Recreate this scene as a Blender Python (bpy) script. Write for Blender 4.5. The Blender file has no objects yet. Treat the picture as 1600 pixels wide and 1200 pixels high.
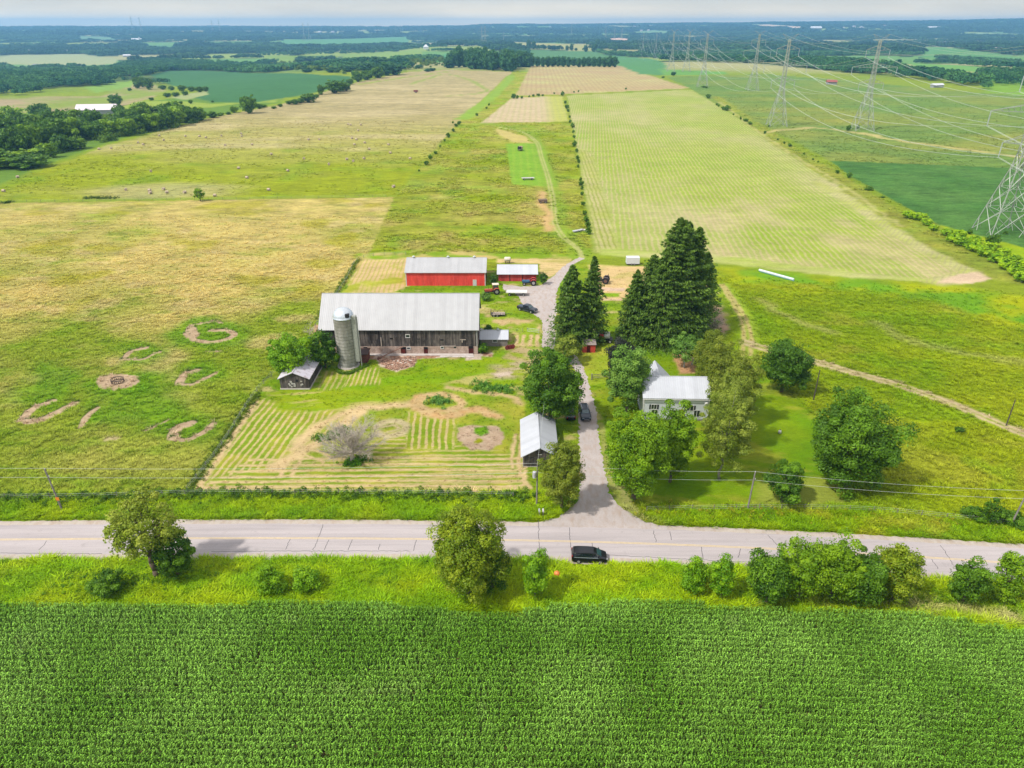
import bpy, bmesh, math, random
import numpy as np
from mathutils import Vector, Matrix
random.seed(7); RNG = np.random.default_rng(7)
R = math.radians
SC = bpy.context.scene
# ------------------------------------------------------------------ camera
F = 1109.0; PITCH = math.atan(560 / F); H = 69.0
CP, SP = math.cos(PITCH), math.sin(PITCH)
cam = bpy.data.cameras.new('camera'); camo = bpy.data.objects.new('camera', cam)
SC.collection.objects.link(camo); SC.camera = camo
camo.location = (0, 0, H); camo.rotation_euler = (math.pi/2 - PITCH, 0, 0)
cam.sensor_width = 36; cam.lens = F / 1600 * 36; cam.clip_start = .5; cam.clip_end = 40000
# ------------------------------------------------------------------ light
SUN_EL, SUN_AZ = 52, 240      # azimuth clockwise from +Y: the sun stands left and a little behind the camera
W = bpy.data.worlds.new('World'); SC.world = W; W.use_nodes = True
nt = W.node_tree; nt.nodes.clear()
sky = nt.nodes.new('ShaderNodeTexSky'); sky.sky_type = 'NISHITA'; sky.sun_disc = False
sky.sun_elevation = R(SUN_EL); sky.sun_rotation = R(SUN_AZ); sky.altitude = 200
sky.air_density = 1.0; sky.dust_density = 2.5; sky.ozone_density = 2.0
tc = nt.nodes.new('ShaderNodeTexCoord'); mp = nt.nodes.new('ShaderNodeMapping'); mp.inputs['Scale'].default_value = (3, 3, 22)
cn = nt.nodes.new('ShaderNodeTexNoise'); cn.inputs['Scale'].default_value = 1.6; cn.inputs['Detail'].default_value = 5
cr = nt.nodes.new('ShaderNodeMapRange'); cr.inputs[1].default_value = .35; cr.inputs[2].default_value = .75; cr.inputs[3].default_value = .5; cr.inputs[4].default_value = .78
mx = nt.nodes.new('ShaderNodeMix'); mx.data_type = 'RGBA'; mx.inputs[7].default_value = (7.7, 7.5, 7.1, 1)
bg = nt.nodes.new('ShaderNodeBackground'); bg.inputs[1].default_value = .115
wo = nt.nodes.new('ShaderNodeOutputWorld'); L = nt.links.new
L(tc.outputs['Generated'], mp.inputs[0]); L(mp.outputs[0], cn.inputs['Vector']); L(cn.outputs[0], cr.inputs[0])
sz = nt.nodes.new('ShaderNodeSeparateXYZ'); L(tc.outputs['Generated'], sz.inputs[0]); er = nt.nodes.new('ShaderNodeMapRange'); er.inputs[1].default_value = .0; er.inputs[2].default_value = .038; L(sz.outputs[2], er.inputs[0])
em = nt.nodes.new('ShaderNodeMix'); em.data_type = 'RGBA'; em.inputs[6].default_value = (17.5, 12.5, 6.2, 1); em.inputs[7].default_value = (2.6, 3.6, 4.6, 1); L(er.outputs[0], em.inputs[0])
eu = nt.nodes.new('ShaderNodeMapRange'); eu.inputs[1].default_value = .06; eu.inputs[2].default_value = .3; L(sz.outputs[2], eu.inputs[0])
en = nt.nodes.new('ShaderNodeMix'); en.data_type = 'RGBA'; en.inputs[7].default_value = (9.6, 9.3, 8.8, 1); L(em.outputs[2], en.inputs[6]); L(eu.outputs[0], en.inputs[0]); L(en.outputs[2], mx.inputs[7])
L(cr.outputs[0], mx.inputs[0]); L(sky.outputs[0], mx.inputs[6]); L(mx.outputs[2], bg.inputs[0]); L(bg.outputs[0], wo.inputs[0])
sl = bpy.data.lights.new('sun', 'SUN'); sl.energy = 3.35; sl.angle = R(2.2); sl.color = (1, .955, .88)
so = bpy.data.objects.new('sun', sl); SC.collection.objects.link(so)
az = R(SUN_AZ); sd = Vector((math.sin(az)*math.cos(R(SUN_EL)), math.cos(az)*math.cos(R(SUN_EL)), math.sin(R(SUN_EL))))
so.rotation_euler = sd.to_track_quat('Z', 'Y').to_euler()
SC.view_settings.view_transform = 'Standard'; SC.view_settings.look = 'None'
SC.view_settings.exposure = .56; SC.view_settings.gamma = 1
SC.cycles.max_bounces = 5; SC.cycles.transparent_max_bounces = 6
# ------------------------------------------------------------------ numbers
ALB = .62
def lin1(c):
    c /= 255.; return c/12.92 if c <= .04045 else ((c+.055)/1.055)**2.4
def col(r, g, b, k=None):        # a colour as seen in daylight -> surface albedo
    k = ALB if k is None else k
    if g >= r*.97 and b < g*.62: b = max(8, b-.45*(min(r, g)-b)); r = r+.1*max(0, g-r)      # daylight greens hold little blue
    return (lin1(r)*k, lin1(g)*k, lin1(b)*k)
def vnoise(x, y, s, seed=0):     # value noise 0..1
    x = np.asarray(x, float)/s + seed*17.3; y = np.asarray(y, float)/s - seed*9.1
    xi = np.floor(x).astype(np.int64); yi = np.floor(y).astype(np.int64); fx = x-xi; fy = y-yi
    fx = fx*fx*(3-2*fx); fy = fy*fy*(3-2*fy)
    def hs(a, b):
        n = (a*374761393 + b*668265263 + seed*982451653) & 0xffffffff
        n = ((n ^ (n >> 13))*1274126177) & 0xffffffff
        return ((n ^ (n >> 16)) & 0xffff)/65535.
    return (hs(xi, yi)*(1-fx)+hs(xi+1, yi)*fx)*(1-fy)+(hs(xi, yi+1)*(1-fx)+hs(xi+1, yi+1)*fx)*fy
def fbm(x, y, s, seed=0, o=3):
    r = 0; a = .5; t = 0
    for i in range(o): r = r+a*vnoise(x, y, s/2**i, seed+i); t += a; a *= .5
    return r/t
def ss(x, a, b):
    t = np.clip((np.asarray(x, float)-a)/(b-a), 0, 1); return t*t*(3-2*t)
def terr(x, y):
    x = np.asarray(x, float); y = np.asarray(y, float); d = np.hypot(x, y)
    h = -16*ss(-x, 285, 560)*ss(y, 150, 420)
    h = h - 14*ss(d, 1600, 2300) + 70*ss(d, 4200, 9500)
    h = h + 78*ss(d, 7000, 10500)*ss(x/np.maximum(y, 1), .0, .75)*(.8+.4*vnoise(x, y, 2600, 5))
    h = h + (fbm(x, y, 2200, 3)-.5)*46*ss(d, 2000, 4500)
    h = h - 260*ss(d, 11500, 15500)
    return h
TT = np.geomspace(50, 16000, 6000)
def P(u, v, z=None):              # the point of the ground (or of height z) in a given direction of view
    a = (u-800)/F; b = -(v-600)/F; dx, dy, dz = a, CP+b*SP, -SP+b*CP
    if z is not None: t = (z-H)/dz; return (dx*t, dy*t)
    g = H+dz*TT-terr(dx*TT, dy*TT); k = np.nonzero(g < 0)[0]
    if len(k) == 0: t = 9000.
    else:
        k = k[0]; t = TT[k] if k == 0 else TT[k-1]+(TT[k]-TT[k-1])*g[k-1]/(g[k-1]-g[k])
    return (dx*t, dy*t)
def depth(x, y, z=0): return y*CP+(H-z)*SP
def hat(x, y, vt):                # height above (x,y) whose top is seen at row vt
    b = -(vt-600)/F; return H + y*(-SP+b*CP)/(CP+b*SP)
# ------------------------------------------------------------------ object helpers
def link(o): SC.collection.objects.link(o); return o
def top(name, label, cat, loc=(0, 0, 0), rz=0, group=None):
    o = link(bpy.data.objects.new(name, None)); o.location = loc; o.rotation_euler = (0, 0, rz); o.empty_display_size = .3
    return tag(o, label, cat, group)
def tag(o, label, cat, group=None, kind=None):
    if label: o['label'] = label
    if cat: o['category'] = cat
    if group: o['group'] = group
    if kind: o['kind'] = kind
    return o
def copy_thing(src, loc, rz=0, s=1, label=None, group=None):
    c = link(src.copy()); c.location = loc; c.rotation_euler = (0, 0, rz)
    c.scale = (s, s, s) if not isinstance(s, tuple) else s
    if label: c['label'] = label
    if group: c['group'] = group
    for ch in list(src.children):
        d = link(ch.copy()); d.parent = c
        for g in list(ch.children):
            e = link(g.copy()); e.parent = d
    return c
class MB:
    def __init__(s): s.v = []; s.f = []
    def add(s, vs, fs):
        n = len(s.v); s.v += [tuple(p) for p in vs]; s.f += [tuple(i+n for i in f) for f in fs]; return s
    def box(s, x0, x1, y0, y1, z0, z1, m=None):
        vs = [(x, y, z) for z in (z0, z1) for x, y in ((x0, y0), (x1, y0), (x1, y1), (x0, y1))]
        if m: vs = [m @ Vector(p) for p in vs]
        return s.add(vs, [(3, 2, 1, 0), (4, 5, 6, 7), (0, 1, 5, 4), (1, 2, 6, 5), (2, 3, 7, 6), (3, 0, 4, 7)])
    def prism(s, prof, a0, a1, axis='y'):     # profile of (p,q), extruded along an axis
        n = len(prof)
        def pt(p, q, a): return (p, a, q) if axis == 'y' else ((a, p, q) if axis == 'x' else (p, q, a))
        vs = [pt(p, q, a0) for p, q in prof]+[pt(p, q, a1) for p, q in prof]
        return s.add(vs, [tuple(range(n)), tuple(range(2*n-1, n-1, -1))]+[(i, i+n, (i+1) % n+n, (i+1) % n) for i in range(n)])
    def bar(s, a, b, r0, r1=None, n=6):
        a = Vector(a); b = Vector(b); r1 = r0 if r1 is None else r1; d = (b-a).normalized()
        u = d.orthogonal().normalized(); w = d.cross(u)
        vs = [a+(u*math.cos(t)+w*math.sin(t))*r0 for t in [2*math.pi*i/n for i in range(n)]]
        vs += [b+(u*math.cos(t)+w*math.sin(t))*r1 for t in [2*math.pi*i/n for i in range(n)]]
        return s.add(vs, [tuple(range(n-1, -1, -1)), tuple(range(n, 2*n))]+[(i, (i+1) % n, (i+1) % n+n, i+n) for i in range(n)])
    def lathe(s, prof, c=(0, 0, 0), n=20, axis='z'):
        vs = []; fs = []
        for r, z in prof:
            for i in range(n):
                t = 2*math.pi*i/n; p = (r*math.cos(t), r*math.sin(t), z)
                if axis == 'y': p = (p[0], p[2], p[1])
                if axis == 'x': p = (p[2], p[0], p[1])
                vs.append((p[0]+c[0], p[1]+c[1], p[2]+c[2]))
        for k in range(len(prof)-1):
            for i in range(n):
                j = (i+1) % n; fs.append((k*n+i, k*n+j, (k+1)*n+j, (k+1)*n+i))
        fs.append(tuple(range(n-1, -1, -1))); fs.append(tuple((len(prof)-1)*n+i for i in range(n)))
        return s.add(vs, fs)
    def build(s, name, mat, parent=None, label=None, smooth=False, bevel=0):
        me = bpy.data.meshes.new(name); me.from_pydata(s.v, [], s.f); me.materials.append(mat)
        bm = bmesh.new(); bm.from_mesh(me); bmesh.ops.recalc_face_normals(bm, faces=bm.faces)
        if bevel: bmesh.ops.bevel(bm, geom=[e for e in bm.edges if len(e.link_faces) == 2 and e.calc_face_angle(0) > .5], offset=bevel, segments=2, affect='EDGES', clamp_overlap=True)
        bm.to_mesh(me); bm.free()
        if smooth:
            for p in me.polygons: p.use_smooth = True
        o = link(bpy.data.objects.new(name, me))
        if parent: o.parent = parent
        if label: o['label'] = label
        return o
def np_mesh(name, V, Fq, attrs=None, mat=None, smooth=False):
    V = np.ascontiguousarray(V, np.float32); Fq = np.ascontiguousarray(Fq, np.int32); k = Fq.shape[1]
    me = bpy.data.meshes.new(name); me.vertices.add(len(V)); me.vertices.foreach_set('co', V.ravel())
    me.loops.add(Fq.size); me.loops.foreach_set('vertex_index', Fq.ravel())
    me.polygons.add(len(Fq)); me.polygons.foreach_set('loop_start', np.arange(0, Fq.size, k, dtype=np.int32))
    try: me.polygons.foreach_set('loop_total', np.full(len(Fq), k, np.int32))
    except Exception: pass
    me.polygons.foreach_set('use_smooth', np.full(len(Fq), bool(smooth)))
    me.update(calc_edges=True)
    for n, (typ, arr) in (attrs or {}).items():
        a = me.attributes.new(n, typ, 'POINT')
        if typ == 'FLOAT': a.data.foreach_set('value', np.ascontiguousarray(arr, np.float32).ravel())
        else: a.data.foreach_set('color', np.ascontiguousarray(arr, np.float32).ravel())
    if mat: me.materials.append(mat)
    return me
# ------------------------------------------------------------------ materials
class NT:
    def __init__(s, name, rough=.9, spec=.25):
        s.m = bpy.data.materials.new(name); s.m.use_nodes = True; s.t = s.m.node_tree
        s.b = s.t.nodes['Principled BSDF']; s.b.inputs['Roughness'].default_value = rough
        s.b.inputs['Specular IOR Level'].default_value = spec
    def n(s, typ, **kw):
        nd = s.t.nodes.new(typ)
        for k, v in kw.items():
            if k.startswith('i_'):
                k = k[2:]; nd.inputs[int(k) if k.isdigit() else k].default_value = v
            else: setattr(nd, k, v)
        return nd
    def l(s, a, b): s.t.links.new(a, b)
    def val(s, x, sock):
        if hasattr(x, 'links') or hasattr(x, 'is_linked'): s.l(x, sock)
        else: sock.default_value = x
    def math(s, op, a, b=0.0, clamp=False):
        nd = s.n('ShaderNodeMath', operation=op, use_clamp=clamp); s.val(a, nd.inputs[0]); s.val(b, nd.inputs[1]); return nd.outputs[0]
    def mix(s, f, a, b, blend='MIX'):
        nd = s.n('ShaderNodeMix', data_type='RGBA', blend_type=blend)
        s.val(f, nd.inputs[0]); s.val(a if not isinstance(a, tuple) else (*a[:3], 1), nd.inputs[6]); s.val(b if not isinstance(b, tuple) else (*b[:3], 1), nd.inputs[7]); return nd.outputs[2]
    def noise(s, scale, detail=3, vec=None, rough=.55):
        nd = s.n('ShaderNodeTexNoise'); nd.inputs['Scale'].default_value = scale; nd.inputs['Detail'].default_value = detail; nd.inputs['Roughness'].default_value = rough
        if vec is not None: s.l(vec, nd.inputs['Vector'])
        return nd.outputs[0]
    def rng(s, x, a, b, c=0., d=1.):
        nd = s.n('ShaderNodeMapRange'); s.val(x, nd.inputs[0])
        for i, q in enumerate((a, b, c, d)): nd.inputs[i+1].default_value = q
        return nd.outputs[0]
    def coord(s, kind='Object', scale=(1, 1, 1), rot=(0, 0, 0)):
        c = s.n('ShaderNodeTexCoord'); m = s.n('ShaderNodeMapping'); m.inputs['Scale'].default_value = scale; m.inputs['Rotation'].default_value = rot
        s.l(c.outputs[kind], m.inputs[0]); return m.outputs[0]
    def attr(s, name, typ='GEOMETRY'):
        nd = s.n('ShaderNodeAttribute', attribute_name=name); nd.attribute_type = typ; return nd
    def bump(s, h, strength=.5, dist=.1):
        nd = s.n('ShaderNodeBump'); nd.inputs['Strength'].default_value = strength; nd.inputs['Distance'].default_value = dist
        s.l(h, nd.inputs['Height']); s.l(nd.outputs[0], s.b.inputs['Normal'])
    def out(s, c): s.val(c, s.b.inputs['Base Color']); return s.m
def plain(name, c, rough=.6, metal=0., var=.18, scale=3., spec=.4, bump=0):
    k = NT(name, rough, spec); k.b.inputs['Metallic'].default_value = metal
    nz = k.noise(scale, 5, k.coord())
    f = k.rng(nz, .3, .7)
    if bump: k.bump(nz, .5, bump)
    return k.out(k.mix(f, tuple(q*(1-var) for q in c), tuple(min(1, q*(1+var)) for q in c)))
def metal_roof(name, base, rust=0., axis=0, rustc=(120, 95, 85)):
    k = NT(name, .45, .5); k.b.inputs['Metallic'].default_value = .0
    c = k.n('ShaderNodeTexCoord'); sp_ = k.n('ShaderNodeSeparateXYZ'); k.l(c.outputs['Object'], sp_.inputs[0])
    w = k.math('ABSOLUTE', k.math('SINE', k.math('MULTIPLY', sp_.outputs[axis], math.pi/.42)))
    rib = k.rng(w, .0, .25, .82, 1.)
    sheet = k.math('FLOOR', k.math('MULTIPLY', sp_.outputs[axis], 1/.84))
    wn = k.n('ShaderNodeTexWhiteNoise', noise_dimensions='1D'); k.l(sheet, wn.inputs['W'])
    tone = k.rng(wn.outputs[0], 0, 1, .93, 1.04)
    big = k.rng(k.noise(.5, 6, k.coord()), .3, .7, .93, 1.03)
    f = k.math('MULTIPLY', k.math('MULTIPLY', rib, tone), big)
    cc = k.mix(1., base, k.n('ShaderNodeCombineColor').outputs[0], 'MULTIPLY')
    comb = k.t.nodes[-1]
    for nd in k.t.nodes:
        if nd.bl_idname == 'ShaderNodeCombineColor':
            for i in range(3): k.l(f, nd.inputs[i])
    rn = k.rng(k.noise(.9, 7, k.coord(scale=(1, 1, 1) if axis else (1, .4, .4)), .7), .62-.2*rust, .66-.1*rust, 0, 1)
    cc = k.mix(k.math('MULTIPLY', rn, min(1, rust*1.1)), cc, col(*rustc))
    k.bump(w, .35, .04)
    return k.out(cc)
def boards(name, base, dark, axis=0, w=.28, rough=.9):
    k = NT(name, rough, .15)
    c = k.n('ShaderNodeTexCoord'); sp_ = k.n('ShaderNodeSeparateXYZ'); k.l(c.outputs['Object'], sp_.inputs[0])
    s_ = k.math('MULTIPLY', k.math('ADD', sp_.outputs[0], k.math('MULTIPLY', sp_.outputs[1], 1.0)), 1/w)
    wn = k.n('ShaderNodeTexWhiteNoise', noise_dimensions='1D'); k.l(k.math('FLOOR', s_), wn.inputs['W'])
    fr = k.math('FRACT', s_); gap = k.math('GREATER_THAN', fr, .1)
    st = k.rng(k.noise(2., 6, k.coord(scale=(2.2, 2.2, .22)), .7), .3, .7)
    f = k.math('ADD', k.math('MULTIPLY', wn.outputs[0], .55), k.math('MULTIPLY', st, .5), True)
    cc = k.mix(f, dark, base)
    cc = k.mix(k.rng(k.noise(.55, 5, k.coord(scale=(1, 1, .25)), .65), .42, .6), cc, k.mix(.75, cc, tuple(q*.7 for q in dark)))
    cc = k.mix(k.math('MULTIPLY', k.rng(k.noise(.9, 6, k.coord(scale=(1.6, 1.6, .3)), .7), .54, .66), .6), cc, tuple(min(.8, q*1.45) for q in base))
    cc = k.mix(gap, tuple(q*.25 for q in dark), cc)
    k.bump(k.math('ADD', gap, k.math('MULTIPLY', wn.outputs[0], .5)), .6, .03)
    return k.out(cc)
def stone(name, a, b, mortar, scale=2.2):
    k = NT(name, .95, .1); br = k.n('ShaderNodeTexBrick'); br.offset = .5
    for i, c in ((1, a), (2, b), (3, mortar)): br.inputs[i].default_value = (*c, 1)
    br.inputs['Scale'].default_value = scale; br.inputs['Mortar Size'].default_value = .04; br.inputs['Bias'].default_value = -.1
    tcx = k.n('ShaderNodeTexCoord'); sx = k.n('ShaderNodeSeparateXYZ'); k.l(tcx.outputs['Object'], sx.inputs[0])
    cx = k.n('ShaderNodeCombineXYZ'); k.l(k.math('ADD', sx.outputs[0], sx.outputs[1]), cx.inputs[0])
    k.l(k.math('ADD', sx.outputs[2], k.math('MULTIPLY', k.noise(1.3, 3, k.coord()), .25)), cx.inputs[1])
    k.l(cx.outputs[0], br.inputs['Vector'])
    cc = k.mix(k.rng(k.noise(1.2, 5, k.coord()), .35, .7), br.outputs[0], tuple(q*.55 for q in a))
    k.bump(br.outputs[1], -.5, .03)
    return k.out(cc)
def leafmat(name, a, b, dark=.62):
    k = NT(name, .55, .25)
    t = k.attr('tint').outputs['Fac']; oi = k.n('ShaderNodeObjectInfo')
    cc = k.mix(t, a, b); cc = k.mix(k.rng(oi.outputs['Random'], 0, 1, 0, .3), cc, k.mix(.5, cc, b))
    nz = k.rng(k.noise(.8, 3, k.coord()), .3, .7, dark+.2, 1.12)
    cmb = k.n('ShaderNodeCombineColor')
    for i in range(3): k.l(nz, cmb.inputs[i])
    cc = k.mix(1., cc, cmb.outputs[0], 'MULTIPLY')
    k.out(cc)
    tr = k.n('ShaderNodeBsdfTranslucent'); k.l(cc, tr.inputs[0]); ms = k.n('ShaderNodeMixShader'); ms.inputs[0].default_value = .3
    om = [n for n in k.t.nodes if n.bl_idname == 'ShaderNodeOutputMaterial'][0]
    k.l(k.b.outputs[0], ms.inputs[1]); k.l(tr.outputs[0], ms.inputs[2]); k.l(ms.outputs[0], om.inputs[0])
    return k.m
# ------------------------------------------------------------------ what covers the ground
A3 = lambda c: np.array(c)
def bl(c1, c2, f): return A3(c1)[None]*(1-f)[:, None]+A3(c2)[None]*f[:, None]
def blv(a, c, f): return a*(1-f)[:, None]+A3(c)[None]*f[:, None]
OPS = []
def pts(*uv): return np.array([P(u, v) for u, v in uv])
def poly(uv, c, soft=.5, jit=.6, **kw): OPS.append(dict(t='p', p=pts(*uv), c=c, soft=soft, jit=jit, **kw))
def stroke(uv, w, c, soft=.3, jit=.4, closed=False, **kw):
    q = pts(*uv); q = smooth(q, closed); OPS.append(dict(t='s', p=q, w=w, c=c, soft=soft, jit=jit, **kw))
def smooth(q, closed=False, n=6):
    if len(q) < 3: return q
    m = len(q); o = []
    g = (lambda i: q[i % m]) if closed else (lambda i: q[min(max(i, 0), m-1)])
    for i in range(m if closed else m-1):
        a, b, c, d = g(i-1), g(i), g(i+1), g(i+2)
        for k in range(n):
            t = k/n; o.append(.5*((2*b)+(-a+c)*t+(2*a-5*b+4*c-d)*t*t+(-a+3*b-3*c+d)*t**3))
    o.append(g(m) if closed else q[-1]); return np.array(o)
def inpoly(x, y, p):
    ins = np.zeros(len(x), bool); n = len(p)
    for i in range(n):
        x0, y0 = p[i]; x1, y1 = p[(i+1) % n]
        if y0 == y1: continue
        c = (y0 > y) != (y1 > y)
        ins ^= c & (x < (x1-x0)*(y-y0)/(y1-y0)+x0)
    return ins
def segdist(x, y, p, closed):
    d = np.full(len(x), 1e9); n = len(p)
    for i in range(n if closed else n-1):
        a = p[i]; b = p[(i+1) % n]; e = b-a; L2 = max(e@e, 1e-9)
        t = np.clip(((x-a[0])*e[0]+(y-a[1])*e[1])/L2, 0, 1)
        d = np.minimum(d, (x-a[0]-t*e[0])**2+(y-a[1]-t*e[1])**2)
    return np.sqrt(d)
def shape(op, x, y):              # mask 0..1 of an op at points
    p = op['p']; pad = op['soft']*2+op['jit']*2+op.get('w', 0)
    m = np.zeros(len(x)); bb = (x > p[:, 0].min()-pad) & (x < p[:, 0].max()+pad) & (y > p[:, 1].min()-pad) & (y < p[:, 1].max()+pad)
    k = np.nonzero(bb)[0]
    if len(k) == 0: return m, k
    X = x[k]; Y = y[k]; j = op['jit']
    if j:
        js = max(j*2.5, 1.2); X = X+(fbm(X, Y, js, 31, 2)-.5)*2*j; Y = Y+(fbm(X, Y, js, 37, 2)-.5)*2*j
    if op['t'] == 'p':
        d = segdist(X, Y, p, True); s = np.where(inpoly(X, Y, p), d, -d)
        v = ss(s, -op['soft'], op['soft'])
    else:
        d = segdist(X, Y, p, False); v = 1-ss(d, max(op['w']-op['soft'], 0), op['w']+op['soft'])
    m[k] = v; return m, k
GR = col(128, 160, 62); YG = col(172, 172, 76); STRAW = col(205, 186, 118); TAN = col(196, 172, 128); SOIL = col(200, 178, 152)
LUSH = col(112, 168, 48); DK = col(70, 112, 44); PALE = col(165, 190, 105); OLV = col(150, 155, 62); HAY = col(214, 188, 140)
GRAV = col(200, 190, 182)
FAR_D = col(52, 78, 48); FORB = col(58, 84, 40)
# -- the big left meadow, straw above, green near the road
def cA(x, y):
    n = fbm(x, y*1.0, 26, 1, 4); n2 = fbm(x, y*2.2, 7, 4, 3); n3 = fbm(x, y, 60, 9, 2)
    f = np.clip(ss(y-x*.12, 145, 225)*.95+(n-.5)*1.5+(n3-.5)*.6, 0, 1)
    c = bl(col(146, 166, 74), col(212, 192, 114), f)
    c = blv(c, col(118, 158, 48), ss(n2, .55, .75)*.6*(1-f*.55)); c = blv(c, col(214, 192, 132), ss(fbm(x, y*1.6, 11, 14, 3), .56, .78)*.6*ss(y-x*.18, 120, 170))
    return blv(c, col(178, 172, 40), ss(fbm(x, y, 17, 22, 3), .6, .76)*.65*ss(y, 130, 165))
def cB(x, y):
    n = fbm(x, y*1.8, 50, 2, 4); f = np.clip(ss(y, 330, 600)+(n-.5)*.9, 0, 1)
    c = bl(col(156, 170, 64), col(190, 178, 108), f*.9); c = blv(c, col(182, 166, 126), ss(y, 470, 720)*.75)
    c = blv(c, col(120, 160, 52), ss(fbm(x, y, 22, 7), .55, .8)*.55*(1-ss(y, 420, 640)))
    return blv(c, col(214, 196, 150), ss(fbm(x*.5, y*1.6, 70, 17, 3), .55, .72)*.5)
def cC(x, y):
    n = fbm(x, y*1.3, 24, 5, 4); c = bl(col(148, 168, 46), col(184, 178, 82), np.clip((n-.32)*1.9, 0, 1))
    c = blv(c, col(128, 176, 64), ss(fbm(x, y, 12, 8), .5, .75)*.5)
    return blv(c, col(202, 176, 110), ss(fbm(x+40, y, 16, 13), .58, .78)*.55*ss(y, 190, 240)*(1-ss(y, 300, 360)))
def cE(x, y):
    n = fbm(x*1.5, y*.6, 45, 6, 4); c = bl(col(154, 176, 92), col(188, 184, 128), np.clip((n-.4)*2, 0, 1))
    c = blv(c, col(140, 174, 74), ss(fbm(x, y, 30, 15), .45, .75)*.6); return blv(c, col(206, 184, 146), ss(fbm(x*1.6, y*.8, 24, 24, 3), .52, .78)*.42*(1-ss(y, 260, 420)))
def cF(x, y):
    n = fbm(x, y*1.5, 70, 10, 4); c = bl(col(118, 152, 84), col(160, 164, 100), np.clip((n-.38)*2.2, 0, 1))
    return blv(c, col(104, 146, 76), ss(y, 560, 900)*.4)
def cH(x, y):
    n = fbm(x, y*1.3, 22, 11, 4); c = bl(col(132, 162, 46), col(162, 176, 64), np.clip((n-.3)*2, 0, 1))
    c = blv(c, col(182, 178, 100), ss(fbm(x*.8+y*.5, y*1.5, 15, 12), .58, .78)*.4)
    return blv(c, col(122, 168, 44), ss(fbm(x, y, 9, 16), .55, .75)*.5)
def cYard(x, y):
    n = fbm(x*.6+y*.15, y*1.5, 7, 18, 4); c = bl(col(116, 160, 40), col(156, 170, 78), np.clip((n-.35)*2, 0, 1))
    return blv(c, col(208, 184, 132), ss(fbm(x, y*2, 5, 19, 3), .6, .78)*.7)
def cLawn(x, y):
    n = fbm(x, y, 9, 20, 3); c = bl(col(104, 150, 32), col(144, 166, 56), np.clip((n-.3)*1.7, 0, 1)); c = blv(c, col(176, 172, 96), ss(fbm(x*.7+y*.5, y*1.4, 4, 21, 4), .55, .75)*.5); return blv(c, col(96, 134, 26), ss(fbm(x, y, 2.2, 26, 3), .55, .8)*.4)
def cVerge(x, y):
    n = fbm(x, y*1.4, 4.5, 23, 4); c = bl(col(118, 162, 36), col(152, 174, 54), np.clip((n-.3)*2, 0, 1))
    return blv(c, col(92, 140, 40), ss(fbm(x, y, 3, 25), .55, .75)*.6)
poly([(-420, 330), (0, 317), (300, 313), (618, 308), (578, 395), (505, 490), (405, 600), (292, 775), (-420, 800)], cA, 1, 1, tuft=1.)
poly([(-300, 305), (0, 294), (60, 268), (165, 228), (330, 184), (440, 163), (560, 128), (640, 112), (700, 109), (800, 112), (790, 150), (718, 190), (618, 305), (300, 310), (0, 314)], cB, 2, 2, tuft=.9)
poly([(718, 190), (790, 120), (805, 112), (890, 112), (885, 150), (925, 395), (905, 420), (560, 420), (578, 395), (618, 308)], cC, .8, 1, tuft=1.2)
poly([(805, 150), (830, 103), (968, 103), (1078, 138), (885, 147)], lambda x, y: bl(col(190, 168, 124), col(196, 192, 128), np.clip((fbm(x, y*1.6, 60, 28)-.35)*2, 0, 1)), 2, 2, rows=(.03, 6., col(176, 150, 108), .5))
poly([(752, 192), (800, 153), (878, 150), (888, 190)], lambda x, y: bl(col(206, 186, 150), col(184, 190, 116), ss(np.abs(x-48-.03*(y-700)), 22, 6)*.9), 1.5, 1.5, rows=(.03, 5., col(176, 178, 112), .4))
stroke([(722, 186), (770, 150), (800, 118)], 6, col(140, 176, 84), 3, 3)
stroke([(560, 132), (640, 120), (700, 112)], 4, col(150, 168, 92), 3, 3)
stroke([(640, 132), (700, 116), (760, 140), (700, 150)], 3, col(150, 168, 96), 3, 4)
# pylon meadow, right crop, striped field, lower right meadow
poly([(1040, 120), (1200, 116), (1320, 126), (1480, 141), (1620, 152), (2000, 170), (2000, 275), (1600, 264), (1298, 252), (1210, 205), (1100, 152), (1078, 138)], cF, 2, 2, tuft=.9)
poly([(1296, 251), (1600, 263), (2000, 278), (2000, 420), (1600, 398), (1480, 358), (1405, 318), (1330, 276)], lambda x, y: bl(col(80, 136, 66), col(100, 150, 80), np.clip((fbm(x, y, 18, 29)-.3)*2, 0, 1)), .8, .5, rows=(1.45, 1.5, col(58, 106, 42), .6), tuft=1.)
poly([(1470, 352), (1640, 398), (2000, 440), (2000, 520), (1600, 440), (1500, 384)], lambda x, y: bl(col(130, 176, 40), col(168, 176, 60), fbm(x, y, 9, 33)), 1, 1)
poly([(1555, 405), (1640, 408), (1760, 450), (1640, 455), (1580, 425)], col(88, 140, 76), 1, .8)
poly([(1100, 424), (1460, 446), (1640, 470), (2100, 540), (2100, 880), (1600, 812), (1250, 800), (1180, 640), (1130, 520)], cH, 1, 1.2, tuft=1.)
poly([(1120, 418), (1500, 450), (1640, 470), (1640, 520), (1450, 470), (1250, 445), (1150, 440)], lambda x, y: bl(col(110, 164, 52), col(168, 178, 60), ss(fbm(x, y, 14, 34), .4, .62)), 5, 3)
poly([(886, 149), (1080, 140), (1180, 200), (1320, 288), (1440, 372), (1560, 432), (1500, 446), (1330, 430), (1105, 402), (932, 394)], cE, 1, 1, rows=(.105, 2.1, col(208, 186, 150), .5))
poly([(905, 232), (925, 240), (968, 396), (932, 394)], lambda x, y: bl(col(202, 186, 150), col(166, 180, 96), fbm(x, y*.3, 5, 35)), 2, 1, rows=(.03, 1.9, col(146, 160, 84), .8))
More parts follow.
